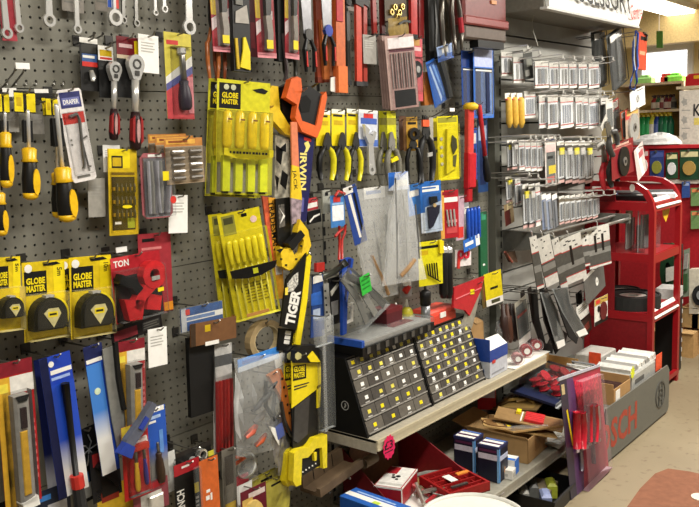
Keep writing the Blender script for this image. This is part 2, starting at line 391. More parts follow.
# ceiling lights
for x, y in ((-1.6, -1.5), (.7, -1.5), (2.6, -1.5), (5.65, .78)):
    t = thing('ceiling_light', {-1.6: 'white ceiling strip light above the near end of the aisle', .7: 'white ceiling strip light above the middle of the aisle', 2.6: 'white ceiling strip light above the aisle by the red stand', 5.65: 'glowing ceiling strip light above the far shelves'}[x], 'light', Matrix.Translation((x, y, 2.62)), 'ceiling strip lights')
    part(t, 'housing', MB().box(-.65, .65, -.15, .15, -.05, 0, WHITE)); part(t, 'diffuser', MB().box(-.62, .62, -.13, .13, -.075, -.05, glow('#fff2d8', 6)))
# canopy with the lettered sign over the drill-accessory bay
CANW = mat('#e3e3df', .4, 0, .03)
t = thing('sign_canopy', 'white sign canopy lettered ACCESSORY over the grey slatwall bay', 'sign', Matrix.Translation((1.05, 0, 2.005)) @ Matrix.Rotation(pi/2, 4, 'X'))
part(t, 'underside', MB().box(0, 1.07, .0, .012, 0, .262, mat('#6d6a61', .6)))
b = MB(); b.M = Matrix.Translation((0, 0, .262)) @ Matrix.Rotation(R(-8), 4, 'X'); b.prism([(.02, 0), (1.08, 0), (1.36, .26), (.05, .26)], 0, .018, CANW); f_ = part(t, 'sign_panel', b)
part(t, 'lower_lip', MB().box(-.012, 1.082, -.006, .004, .25, .284, mat('#bfbfba', .4)))
o = text(t, 'ACCESSORY', 0, 0, .8, .112, BLACK, 0, bold=.005); o.matrix_local = Matrix.Translation((.56, .104, .264)) @ Matrix.Rotation(R(-8), 4, 'X') @ Matrix.Translation((0, 0, .021))
o = text(t, 'Centre', 0, 0, .17, .075, CRED, 0, rot=.12, slant=.35, bold=.0); o.matrix_local = Matrix.Translation((1.03, .07, .264)) @ Matrix.Rotation(R(-8), 4, 'X') @ Matrix.Translation((0, 0, .021))
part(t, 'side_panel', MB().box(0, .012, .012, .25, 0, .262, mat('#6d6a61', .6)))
# window with bright daylight on the far wall
AXw = 6.98
p0 = AX(643, 92, AXw); p1 = AX(688, 50, AXw)
wn = struct('window_1', MB().box(AXw-.03, AXw+.02, p1.y-.06, p0.y+.06, p0.z-.08, p1.z+.08, WHITE))
part(wn, 'pane', MB().box(AXw-.035, AXw-.03, p1.y, p0.y, p0.z, p1.z, glow('#ffffff', 2.2)))
p0 = AX(596, 26, 4.6)
struct('trim_2', MB().box(6.2, 6.35, -4, 4, AX(650, 45, 6.2).z, 2.62, mat('#d2bb88', .7)))
# shelf of the second bay with its price rail
SHM = mat('#b8ae92', .45, 0, .05); SHT = mat('#a8a190', .5)
SX0, SX1, SD, SZ = -.2, 1.084, .25, .463
t = thing('wall_shelf', 'cream steel shelf carrying two sloped black drawer cabinets', 'shelf', Matrix.Translation((SX0, 0, SZ)))
def shelfbits(t, w, d, lip, mt, mt2):
    b = MB(); b.box(0, w, -d, 0, -.004, .004, mt); part(t, 'shelf_board', b)
    b = MB(); b.box(0, w, -d-.006, -d, -lip, .006, mt2); b.box(0, w, -d-.008, -d-.006, -.006, .006, mt2); b.box(0, w, -d-.008, -d-.006, -lip, -lip+.005, mt2); part(t, 'price_rail', b)
    for x in (0, w-.003): part(t, 'side_bracket', MB().box(x, x+.003, -d, 0, -lip*1.3, .006, mt))
shelfbits(t, SX1-SX0, SD, .032, SHT, SHM)
LZ, LD = .16, .455
t = thing('base_shelf', 'grey base shelf holding cartons below the cream shelf', 'shelf', Matrix.Translation((-.15, 0, LZ)))
shelfbits(t, 1.22, LD, .035, mat('#8f8c80', .5), mat('#9a9688', .5))
part(t, 'plinth', MB().box(0, 1.22, -.3, -.28, -LZ, -.004, mat('#2d2c2a', .6)))
# ---------------------------------------------------------------- things hanging on the first bay
def ticket(top, bot, w, d, label, mt=TICK, hk=None, wire=None):
    o, wm, hm = card('price_ticket', label, 'ticket', top, bot, w, d, mt, bars(.12, .2, .8, .5, 4, FAINT, .4), pn='ticket_card')
    if hk: hook((top[0], top[1]+2), d, hk)
    return o
# spanners along the top edge
SPG = 'loose chrome spanners along the top'
for top, bot, w, d, lb in (((-1, -34), (6, 39), 11, .05, 'chrome combination spanner on the red card at the top corner'),
        ((12, -34), (18, 33), 9, .04, 'slim chrome spanner just beside the red carded one'),
        ((46, -40), (48, 27), 12, .06, 'broad bright chrome spanner hanging alone on bare pegboard'),
        ((73, -40), (76, 34), 8, .05, 'long chrome spanner in front of a grey card'),
        ((186, -45), (188, 35), 12, .07, 'shiny chrome spanner above the yellow and red nut driver card'),
        ((152, -40), (154, 16), 5, .03, 'thin short spanner above the white ticket, first of two'),
        ((161, -40), (163, 13), 6, .04, 'thin short spanner above the white ticket, second of two'),
        ((121, -50), (122, 24), 6, .03, 'dull grey spanner hanging behind the ratchet cards'),
        ((133, -50), (135, 27), 6, .03, 'dull grey spanner above the big ratchet')):
    M4, wm, hm = frame(top, bot, w, d); t = thing('spanner', lb, 'spanner', M4, SPG)
    part(t, 'spanner_body', spanner(t, 0, 0, -hm, wm, CHROME if 'dull' not in lb else STEEL))
    hook((top[0], top[1]+4), d, ' '.join(lb.replace(',', '').split()[:11]), .02)
card('spanner_card', 'red backing card behind the corner spanner', 'card', (2, -30), (10, 41), 15, .035, mat('#a83a44'), [(0, 0, 1, .3, WHITE)])
card('grey_card', 'grey backing card behind the long chrome spanner', 'card', (72, -20), (73, 12), 22, .03, mat('#8a847c'), bars(.1, .3, .9, .8, 4, GREY))
card('grey_card', 'grey card hanging beside the socket spanner label', 'card', (101, -20), (102, 11), 14, .04, mat('#8c857c'), bars(.1, .3, .9, .8, 4, GREY))
o, w, h = card('socket_spanner', 'socket spanner with a blue, white and red printed sleeve at the top', 'spanner', (112, -25), (113, 8), 11, .07, WHITE, [(0, .5, .35, 1, BLUE), (.65, .4, 1, 1, CRED)], hk='socket spanner with the printed sleeve', pn='printed_sleeve')
part(o, 'ring_end', MB().ring(0, -h-w*.75, w*.35, w*.62, .002, .012, CHROME)); part(o, 'shank', MB().box(-w*.12, w*.12, -h-w*.3, -h*.2, .003, .008, CHROME))
# empty hook with a ticket plate
def wirehook(a, bpt, d, label, two=True, plate=True):
    p0 = W(*a, 0); p1 = W(*bpt, d); t = thing('peg_hook', label, 'hook', Matrix.Translation(p0), 'empty peg hooks'); v = p1-p0
    for k, off in enumerate((0, .022) if two else (0,)):
        b = MB(); q = Vector((off, 0, 0)); b.tube([q, q+v*.85, q+v+Vector((0, 0, .008))], .0024, STEEL, 6); part(t, 'wire', b)
    if plate: part(t, 'ticket_plate', MB().box(v.x-.004, v.x+.03, v.y-.003, v.y, v.z-.002, v.z+.012, TICK))
wirehook((-4, 96), (17, 68), .10, 'empty double wire hook with white plate above the screwdrivers')
for i, x in enumerate((8, 17, 27, 37, 55, 64, 96, 105)):
    wirehook((x-3, 85), (x, 84 if x < 80 else 37), .012, 'short steel peg stub number %s along the row over the screwdrivers' % ('one two three four five six seven eight'.split()[i]), False, False) if x < 80 else wirehook((x-8, 38), (x-2, 35), .03, 'short steel peg stub above the %s carded ratchet' % ('first' if x == 96 else 'second'), False, False)
# carded sockets and ratchets
o, w, h = card('socket_adaptor', 'small chrome socket adaptor on a black card with blue and red label', 'tool', (88, 38), (90, 91), 18, .05, mat('#1d1c1b'), [(0, 0, 1, .1, WHITE), (.08, .12, .9, .28, mat('#3a3833')), (.1, .3, .95, .45, mat('#3b5b92')), (.1, .45, .95, .54, CRED), (.14, .33, .8, .38, WHITE)], hk='socket adaptor card')
b = MB(); b.tube([(0, -h*.62, .008), (.002, -h*.75, .012), (.001, -h*.82, .012)], [.006, .008, .005], CHROME, 8); part(o, 'adaptor', b, smooth=True)
def ratchet(o, x, y0, y1, r, gf, rot):
    L = y0-y1; ML = xf(x, y0, .016, rot); b = MB(); b.M = ML
    pts = [(r*cos(a), -r+r*sin(a)) for a in [R(q) for q in range(-20, 201, 20)]]+[(-r*.42, -r*2.6), (r*.42, -r*2.6)]
    b.prism(pts, -.008, .008, CHROME); b.ring(0, -r, r*.35, r*.55, .008, .0095, DSTEEL, 12); b.box(-r*.25, r*.25, -r*2.2, -r*1.7, .008, .011, DSTEEL); part(o, 'ratchet_head', b)
    b = MB(); b.M = ML; b.lathe([(-r*2.5, r*.42), (-L*(1-gf), r*.38)], 0, 0, CHROME, 8); part(o, 'shaft', b, smooth=True)
    b = MB(); b.M = ML; g = -L*(1-gf); b.lathe([(g, r*.5), (g-.02, r*.62), (-L*.9, r*.72), (-L*.98, r*.6), (-L, r*.3)], 0, 0, mat('#241012'), 10, .8); part(o, 'grip', b, smooth=True)
    b = MB(); b.M = ML
    for s2 in (-1, 1): b.prism([(s2*r*.35, g-.01), (s2*r*.64, g-.02), (s2*r*.7, -L*.9), (s2*r*.4, -L*.93)], -.002, r*.52, mat('#8f1d1d', .4))
    b.prism([(r*.22*cos(q), (g-L)/2+(L+g)*.32*sin(q)) for q in [i*pi/6 for i in range(12)]], r*.5, r*.62, mat('#b08a86')); part(o, 'grip_inlay', b, label='red grip inlay')
o, w, h = card('ratchet', 'small chrome ratchet with red grip on a black card', 'ratchet', (105, 46), (107, 98), 15, .06, BLACK, [(0, 0, 1, .28, WHITE), (.1, .08, .9, .2, DYEL), (.1, .22, .9, .26, CRED)], hk='small ratchet')
ratchet(o, w*.32, -h*.3, -h*1.83, w*.42, .4, R(-3))
o, w, h = card('ratchet', 'big chrome ratchet with red and black grip on a black card', 'ratchet', (127, 37), (129, 98), 22, .08, BLACK, [(0, .0, 1, .3, MAROON), (0, .3, 1, .36, mat('#b9a98f')), (.8, .05, 1, .28, YEL), (.1, .12, .7, .18, mat('#caa'))], hk='big ratchet')
ratchet(o, w*.17, -h*.29, -h*1.87, w*.36, .4, R(-2))
ticket((148, 35), (149, 73), 20, .1, 'white price ticket beside the big ratchet', hk='white ticket beside the big ratchet')
o, w, h = card('nut_driver', 'black nut driver on a yellow card with red lower half', 'tool', (177, 33), (181, 119), 27, .08, mat('#cdbf45'), [([(0, .62), (1, .36), (1, 1), (0, 1)], mat('#c0454a')), ([(0, .52), (1, .25), (1, .37), (0, .63)], WHITE), ([(0, .6), (1, .37), (1, .46), (0, .68)], mat('#5c5f9a')), (.08, .09, .5, .14, CRED), ([(.8, .5), (1, .5), (1, .93), (.8, .93)], mat('#d8848c'))], hk='nut driver card')
driver(o, w*.02, -h*.2, -h*.9, .5, w*.2, mat('#2c2430'), None, R(2), .014, w*.09); b = MB(); b.lathe([(-h*.18, w*.13), (-h*.24, w*.14), (-h*.26, w*.09)], 0, .014, CHROME, 8); part(o, 'socket', b)
blister(o, -w*.3, w*.4, -h*.95, -h*.16, .026)
# screwdrivers with yellow tags
def tagged_driver(label, tg, tw, p0, p1, hw, hf, d, what):
    M4, w, h = frame(p0, p1, hw, d); o = thing('screwdriver', label, 'screwdriver', M4, 'yellow handled screwdrivers')
    driver(o, 0, 0, -h, hf, w*.5, mat('#171512', .4), None, 0, .012, w*.13, CHROME); g = -h*(1-hf); H_ = h*hf; YH = mat('#e8b81e', .3)
    b = MB(); b.lathe([(g+.002, w*.3), (g-.02*H_, w*.46), (g-.2*H_, w*.42), (g-.26*H_, w*.52), (g-.28*H_, w*.3)], 0, .012, YH, 10); part(o, 'yellow_collar', b, smooth=True, label='yellow handle collar')
    for s2 in (-.12,): b = MB(); b.prism([(w*(s2+.28+.24*cos(q)), g-H_*.66+H_*.26*sin(q)) for q in [i*pi/6 for i in range(12)]], .006, .012+w*.53, YH); part(o, 'yellow_inlay', b, label='yellow grip inlay')
    b = MB(); b.lathe([(-h+.12*H_, w*.49), (-h+.03*H_, w*.45), (-h-.002, w*.2)], 0, .012, YH, 10); part(o, 'end_cap', b, smooth=True)
    T4, tw_, th = frame(tg[0], tg[1], tw, d); b = cardmb(tw_, th, BLACK, [(0, .1, .42, .95, YEL), (.58, .1, 1, .95, YEL), (.1, .3, .34, .7, DYEL)]); b2 = part(o, 'hang_tag', b)
    b2.matrix_parent_inverse = M4.inverted(); b2.matrix_world = T4
    b = MB(); b.box(-w*.3, w*.3, -h*.36, -h*.12, .003, .012, BLACK); part(o, 'collar', b)
    hook((tg[0][0], tg[0][1]+3), d, what)
tagged_driver('yellow screwdriver cut by the edge of the photo', ((2, 92), (3, 113)), 13, (2, 112), (4, 187), 12, .72, .07, 'screwdriver at the photo edge')
tagged_driver('single yellow and black screwdriver with a black and yellow tag', ((24, 91), (25, 113)), 21, (25, 110), (28, 199), 15, .57, .08, 'single yellow screwdriver')
tagged_driver('rear yellow screwdriver of the overlapping pair', ((48, 96), (50, 116)), 14, (52, 106), (56, 217), 12, .4, .06, 'rear screwdriver of the pair')
tagged_driver('front yellow screwdriver of the overlapping pair, its handle black striped', ((51, 97), (52, 116)), 12, (53, 104), (65, 221), 17, .46, .1, 'front screwdriver of the pair')
tagged_driver('yellow screwdriver handle just peeping in above the tape measures', ((-8, 150), (-7, 165)), 13, (-5, 165), (-1, 235), 12, .6, .06, 'screwdriver peeping in above the tapes')
ticket((11, 112), (12, 132), 14, .03, 'grey ticket behind the single screwdriver, on its near side', mat('#9a978f'))
ticket((37, 114), (38, 134), 13, .03, 'grey ticket between the single screwdriver and the pair', mat('#a3a099'))
card('tag_card', 'small white header card between the yellow screwdriver tags', 'card', (9, 88), (10, 97), 14, .05, WHITE)
card('tag_card', 'white and black header card over the screwdriver pair', 'card', (41, 89), (42, 99), 14, .05, WHITE, [(0, .4, 1, 1, BLACK)])
# hex keys on white card
o, w, h = card('hex_key_card', 'two steel hex keys on a white card headed blue and orange', 'tool', (68, 89), (85, 181), 25, .09, mat('#ded9d6', .3), [(.08, .03, .92, .2, mat('#2f3267')), (.06, .25, .94, .37, CRED), (.15, .09, .85, .17, mat('#6b6fa5')), (.2, .93, .75, .96, GREY), (.7, .86, .78, .9, GREY), (.2, .53, .27, .55, GREY), (.2, .58, .27, .6, GREY)], hk='hex key card', r=.08)
text(o, 'DRAPER', 0, -h*.135, w*.62, h*.05, WHITE, .0022)
b = MB(); b.tube([(-w*.22, -h*.29, .008), (w*.1, -h*.27, .008), (w*.16, -h*.33, .008), (w*.02, -h*.82, .008), (-w*.04, -h*.86, .008)], .0042, STEEL, 6); part(o, 'large_hex_key', b)
b = MB(); b.tube([(w*.36, -h*.52, .006), (w*.12, -h*.55, .006), (w*.2, -h*.84, .006), (w*.3, -h*.85, .006)], .0026, STEEL, 6); part(o, 'small_hex_key', b)
blister(o, -w*.4, w*.42, -h*.92, -h*.24, .016)
ticket((96, 178), (97, 217), 17, .05, 'grey price ticket below the hex key card', mat('#b3b0a8'))
ticket((111, 145), (112, 172), 17, .06, 'white ticket half hidden behind the yellow bit set')
# screwdriver bit set
o, w, h = card('bit_set', 'yellow card of black screwdriver bits in three rows', 'bit set', (122, 149), (124, 235), 29, .09, mat('#c9ab22', .3), [(.04, .0, .75, .22, YEL), (.12, .08, .5, .22, BLACK), (.15, .1, .45, .2, DYEL), (.1, .32, .9, .94, mat('#241d12')), (.1, .27, .9, .3, mat('#6d5520')), (.62, .8, .88, .92, mat('#9aa22a')), (.18, .84, .4, .87, WHITE)], hk='yellow bit set')
for rr in range(3):
    b = MB(); b.box(-w*.38, w*.38, -h*(.48+.15*rr), -h*(.44+.15*rr), .002, .008, mat('#a8842a')); part(o, 'bit_holder', b)
    for i in range(5):
        b = MB(); b.lathe([(-h*(.40+.15*rr), .0025), (-h*(.435+.15*rr), .0042), (-h*(.5+.15*rr), .0042)], w*(-.3+.15*i), .012, DSTEEL, 6); part(o, 'bit', b)
b = MB(); b.prism([(w*.17*cos(q)-w*.03, -h*.665+h*.02*sin(q)) for q in [i*pi/6 for i in range(12)]], .0205, .021, YEL); part(o, 'price_sticker', b)
blister(o, -w*.44, w*.44, -h*.96, -h*.26, .02, clear('#e8c830', .25))
# red framed clear pack
o, w, h = card('blister_pack', 'clear blister of grey fittings framed in red with a yellow sticker', 'pack', (155, 153), (158, 218), 31, .1, mat('#a05a5e'), [(.1, .08, .9, .97, mat('#7d7a80')), (.25, .02, .7, .06, WHITE)], hk='red framed clear pack', r=.12)
random.seed(3)
for i in range(7):
    b = MB(); x = w*(-.3+.1*i); b.tube([(x, -h*.12, .008), (x+w*.06*random.uniform(-1, 1), -h*.5, .014), (x+w*.05*random.uniform(-1, 1), -h*.92, .008)], .005, [mat('#8f8e95'), GREY, mat('#5a575c')][i % 3], 6); part(o, 'fitting', b)
blister(o, -w*.44, w*.44, -h*.97, -h*.06, .034, CLR2); b = MB(); b.rbox(-w*.05, w*.15, -h*.42, -h*.28, .0345, .0355, .0003, YEL); part(o, 'price_sticker', b)
b = MB(); b.prism([(w*.26+w*.1*cos(q), -h*.72+h*.06*sin(q)) for q in [i*pi/5 for i in range(10)]], .0346, .0352, CRED); part(o, 'round_sticker', b)
# orange socket sets, three deep on one hook
for i, (dd, off, wh) in enumerate(((.05, -11, 'rear'), (.085, -4, 'middle'), (.12, 5, 'front'))):
    o, w, h = card('socket_set', 'orange headed clear pack of black sockets, the %s of three on one hook' % wh, 'socket set', (178+off, 134+i*2), (181+off, 181+i), 38, dd, mat('#b87b3a'), [(.04, .03, .8, .13, mat('#d9a545')), (.1, .05, .6, .1, mat('#8a4a20')), (0, .18, 1, 1, mat('#9b8a72'))], hk='%s orange socket set' % wh if i == 2 else None, group='orange socket sets')
    for c in range(2):
        for r_ in range(5):
            b = MB(); x = w*(-.23+.46*c); y = -h*(.3+.145*r_); b.tube([(x-w*.15, y, .01), (x+w*.15, y, .01)], .006, DSTEEL if (c+r_) % 3 else mat('#8d8a85', .3, .6), 8); part(o, 'socket', b)
    blister(o, -w*.5, w*.5, -h, -h*.2, .022, clear('#f0d8b8', .25))
ticket((178, 195), (178, 233), 19, .08, 'white ticket below the orange socket sets', hk='ticket below the socket sets')
# tape measures
def tape(label, top, bot, w_, d, num, hk=None, front=True):
    o, w, h = card('tape_measure', label, 'tape measure', top, bot, w_, d, mat('#d9bd1e', .3), [(.04, .12, .56, .42, BLACK), (.72, .02, 1, .5, YEL)], group='carded tape measures', hk=hk)
    text(o, 'GLOBE', -w*.2, -h*.24, w*.44, h*.085, YEL, .0024, bold=.04); text(o, 'MASTER', -w*.2, -h*.335, w*.44, h*.085, YEL, .0024, bold=.04)
    b = MB(); b.disc(-w*.36, -h*.08, w*.09, .0016, .0024, WHITE, 12); part(o, 'round_seal', b)
    text(o, num, w*.37, -h*.15, h*.11, w*.12, BLACK, .0022, rot=-pi/2)
    b = MB(); b.prism([(-w*.02, -h*.03), (w*.3, -h*.02), (w*.4, -h*.05), (w*.22, -h*.06), (0, -h*.06)], .0016, .003, BLACK); part(o, 'hang_slot', b)
    cx, cy, r = -w*.02, -h*.68, w*.4
    pts = [(cx-r, cy-r*.75)]+[(cx+r*cos(a), cy+r*sin(a)) for a in [R(q) for q in range(180, -1, -18)]]+[(cx+r*1.05, cy-r*.6), (cx+r*.7, cy-r*.78)]
    b = MB(); b.prism(pts, .002, .03, BLACK); k = [(cx+(x-cx)*.86, cy+(y-cy)*.86) for x, y in pts]; b.prism(k, .03, .036, mat('#232323', .3)); part(o, 'tape_case', b)
    b = MB(); b.prism([(cx-r*.5, cy+r*.18), (cx-r*.22, cy+r*.42), (cx+r*.36, cy+r*.42), (cx+r*.5, cy+r*.1), (cx+r*.05, cy-r*.62)], .036, .038, mat('#c9c08a')); b.patch(cx-r*.28, cx+r*.3, cy-r*.05, cy+r*.25, .0384, YEL); b.patch(cx-r*.2, cx+r*.22, cy+r*.05, cy+r*.16, .0387, BLACK); part(o, 'label_shield', b)
    b = MB(); b.ring(cx, cy, r*.98, r*1.1, .006, .03, YEL, 12, 1., R(-35), R(75)); part(o, 'yellow_band', b, label='yellow bumper band')
    b = MB(); b.box(cx-r*.2, cx+r*.3, cy+r*.96, cy+r*1.1, .008, .026, LGREY); part(o, 'lock_button', b)
    b = MB(); b.box(cx+r*.9, cx+r*1.15, cy-r*.75, cy-r*.45, .006, .026, DSTEEL); part(o, 'hook_tip', b)
    blister(o, -w*.48, w*.46, -h*.98, -h*.4, .042, clear('#efe2a0', .05))
tape('tape measure on a yellow card, cut off by the photo edge', (6, 257), (8, 331), 28, .1, '5m', 'tape measure at the photo edge')
tape('black tape measure on a 5 m yellow card, alone on its hook', (43, 261), (46, 339), 43, .1, '5m', 'middle 5 m tape measure')
tape('tape measure card mostly hidden behind the 10 m one', (78, 258), (80, 335), 40, .065, '10m')
tape('black tape measure on the 10 m yellow card in front', (90, 256), (92, 336), 42, .11, '10m', '10 m tape measure')
# red sander pack and its neighbours
card('red_card', 'plain red card hanging behind the red tool blister', 'card', (154, 233), (157, 313), 33, .05, mat('#9c3038', .35), [(.1, .17, .7, .2, mat('#c77')), (.12, .06, .5, .1, BLACK)], hk='plain red card')
o, w, h = card('power_tool_pack', 'red and black tool accessories in a red blister pack', 'pack', (135, 254), (141, 318), 50, .13, mat('#a5222a', .3), [(0, 0, .35, .16, mat('#c43a3f')), (.02, .3, .98, .98, mat('#241d1e'))], hk='red tool blister')
text(o, 'TON', -w*.3, -h*.1, w*.3, h*.1, WHITE, .0022, bold=.03)
b = MB(); b.ring(w*.22, -h*.34, w*.1, w*.24, .004, .03, mat('#c2262a', .3), 14, 1.); part(o, 'red_ring', b)
b = MB(); b.blade([(w*.22, -h*.45), (-w*.05, -h*.62), (-w*.2, -h*.8)], w*.2, .024, mat('#c2262a', .3), .004); part(o, 'red_arm', b)
b = MB(); b.prism([(-w*.42, -h*.62), (-w*.02, -h*.7), (-w*.1, -h*.98), (-w*.35, -h*.96)], .004, .028, mat('#b92024', .3)); part(o, 'red_block', b)
b = MB(); b.blade([(-w*.46, -h*.3), (-w*.2, -h*.42), (-w*.1, -h*.55)], w*.16, .026, BLACK, .004); part(o, 'black_grip', b)
b = MB(); b.prism([(w*.1, -h*.62), (w*.36, -h*.7), (w*.3, -h*.92), (w*.02, -h*.85)], .004, .024, mat('#c2262a', .3)); part(o, 'red_lever', b)
b = MB(); b.box(w*.14, w*.3, -h*.42, -h*.36, .03, .034, LGREY); part(o, 'metal_plate', b)
b = MB(); b.box(w*.2, w*.32, -h*.6, -h*.54, .041, .042, YEL); part(o, 'price_sticker', b)
blister(o, -w*.48, w*.48, -h*.98, -h*.2, .04, CLR)
b = MB(); b.box(.0, .035, -.012, .012, 0, .001, mat('#d98a25')); 
solid('price_sticker', 'orange price sticker on the corner of the plain red card', 'sticker', b, frame((163, 307), (163.5, 315), 9, .056)[0])
card('fittings_strip', 'black blister strip of red fittings under the red tool pack', 'pack', (136, 322), (138, 336), 52, .09, mat('#1f1a1b'), [(.05, .2, .5, .85, mat('#8e3038')), (.6, .2, .95, .8, mat('#3b3a3a'))]+bars(.62, .25, .93, .75, 3, GREY))
wirehook((100, 253), (117, 252), .05, 'short peg hook with a white plate beside the red blister')
ticket((157, 328), (158, 366), 19, .13, 'white ticket below the red tool blister', hk='ticket below the red blister')
# long flat saw blade packs sticking out on one hook
M4, w, h = frame((201, 305), (203, 327), 42, .12); M4 = M4 @ Matrix.Rotation(R(-3), 4, 'Z')
o = thing('saw_blade_pack', 'narrow blue and white saw blade pack lying sideways on a hook', 'pack', M4)
part(o, 'backing_card', cardmb(w, h, mat('#2f5590'), [(.0, .35, 1, .6, WHITE), (.1, .4, .8, .55, mat('#6b86b5')), (0, 0, .12, 1, mat('#b9bcc0')), (.1, .05, .2, .3, CRED)], .004)); part(o, 'clear_sleeve', MB().box(-w*.55, w*.5, -h*1.02, .002, -.002, .007, CLR2))
hook((201, 306), .12, 'sideways saw blade pack')
M4, w, h = frame((213, 320), (214, 342), 46, .13); M4 = M4 @ Matrix.Rotation(R(-2), 4, 'Z')
o = thing('sanding_sheet_pack', 'brown cardboard pack hanging sideways under the saw blade pack', 'pack', M4)
part(o, 'backing_card', cardmb(w, h, mat('#6e4a2b', .6), [(.3, .15, .42, .45, DYEL), (0, 0, .1, 1, mat('#3a2a1c')), (.3, .9, .6, 1.08, WHITE)], .004)); hook((213, 323), .13, 'brown cardboard pack')
o, w, h = card('blade_sheath', 'long plain black plastic sheath hanging over bare pegboard', 'tool', (198, 335), (201, 413), 26, .1, mat('#0e0e0e', .55), th=.014, pn='sheath_body', hk='black sheath')
part(o, 'clear_edge', MB().box(w*.5, w*.58, -h*.55, -.005, 0, .008, CLR2))
# red pencils
o, w, h = card('pencil_pack', 'clear hanging pack of long red pencils', 'pack', (222, 344), (223, 451), 19, .11, mat('#b6b3ae'), [(0, 0, 1, .1, mat('#d6d4cf')), (0, .1, 1, .2, mat('#555')), (0, .2, 1, .3, mat('#c9c6c2'))], hk='red pencil pack')
for i in range(5):
    b = MB(); b.lathe([(-h*.33, w*.085), (-h*.98, w*.085)], w*(-.38+.19*i), .008, mat(['#8f1c1c', '#a82420'][i % 2], .35), 6); part(o, 'pencil', b)
part(o, 'clear_sleeve', MB().pillow(w*1.15, h*1.02, .02, CLR))
# clear bag with a blue header
M4, w, h = frame((256, 354), (250, 452), 52, .14); o = thing('clear_bag', 'bulging clear bag of black fittings with a blue header card', 'bag', M4)
b = cardmb(w*.8, h*.13, LBLUE, [(0, .6, 1, 1, mat('#c9d3df')), (.1, .2, .6, .5, mat('#2a62b0'))]); q = part(o, 'header_card', b); q.matrix_local = Matrix.Rotation(R(10), 4, 'Z') @ Matrix.Translation((0, .005, .01))
part(o, 'bag_film', MB().pillow(w, h, .05, clear('#e6e9e8', .6), 7, .1, .004, 1.05, .75), smooth=False)
for i, (x, y, r, n) in enumerate(((.1, .42, .011, BLACK), (-.05, .5, .009, mat('#444')), (.2, .33, .008, BLACK), (-.15, .75, .012, mat('#c9614a')), (.0, .62, .012, mat('#77736e')), (.05, .86, .01, mat('#b8502a')))):
    b = MB(); b.tube([(w*x-.02, -h*y-.015, .03), (w*x, -h*y, .035), (w*x+.022, -h*y+.014, .03)], [r*.6, r, r*.6], n, 8); part(o, 'fitting', b, smooth=True)
M5, w2, h2 = frame((281, 353), (285, 376), 15, .15); q = part(o, 'white_flap', cardmb(w2, h2, WHITE, [(0, .5, 1, .54, GREY)])); q.matrix_parent_inverse = M4.inverted(); q.matrix_world = M5
hook((258, 357), .14, 'clear bag with the blue header')
# orange and black ratchet clamps
for i, (a, c, dd, lb) in enumerate((((270, 372), (286, 436), .16, 'black and orange quick clamp hanging in front of the clear bag'), ((282, 366), (288, 470), .1, 'black and orange clamp tucked behind the yellow saw pack'))):
    M4, w, h = frame(a, c, 16, dd); o = thing('quick_clamp', lb, 'clamp', M4, 'orange and black clamps')
    b = MB(); b.prism([(-w*.3, 0), (w*.5, -h*.02), (w*.62, -h*.3), (w*.3, -h*.95), (w*.05, -h*.95), (w*.1, -h*.4)], 0, .014, mat('#b3672a', .5)); part(o, 'clamp_body', b)
    for k in range(5):
        b = MB(); b.disc(w*(.42-.02*k), -h*(.16+.13*k), .0045, .014, .0155, BLACK, 8); part(o, 'slot', b)
    b = MB(); b.tube([(-w*.5, -h*.05, .012), (-w*.9, -h*.35, .014), (-w*.6, -h*.62, .012)], .007, BLACK, 8); part(o, 'trigger', b, smooth=True)
    b = MB(); b.tube([(0, -h*.45, .016), (-w*.1, -h*.7, .018), (w*.1, -h, .016)], .006, DSTEEL, 6); part(o, 'bar', b)
    hook((a[0], a[1]+2), dd, lb)
random.seed(9)
M4, w, h = frame((272, 416), (284, 470), 22, .15); o = thing('silver_sachet', 'crumpled silver and blue printed sachet below the clamps', 'sachet', M4)
part(o, 'foil', MB().pillow(w*.8, h, .02, mat('#9a9a9e', .25, .6, .4, 40), 6, .05, .006)); part(o, 'print', MB().box(-w*.2, w*.12, -h*.35, -h*.12, .024, .026, mat('#4a5a9a'))); part(o, 'white_corner', MB().prism([(-w*.45, -h*.02), (-w*.1, -h*.18), (-w*.2, -h*.45), (-w*.3, -h*.3)], .022, .025, WHITE))
hook((273, 418), .15, 'silver sachet')
# roll of masking tape
M4, w, h = frame((262, 321), (262, 357), 30, .1); o = MB(); o.ring(0, -h*.5, w*.43, w*.58, 0, .024, mat('#a58f68', .6), 22, h/w*.95)
t = thing('tape_roll', 'tan ring of masking tape hanging on the pegboard', 'tape', M4); part(t, 'tape_ring', o); hook((262, 323), .11, 'masking tape ring')
part(t, 'core', MB().ring(0, -h*.5, w*.40, w*.43, .001, .023, mat('#cbb88d', .7), 22, h/w*.95))
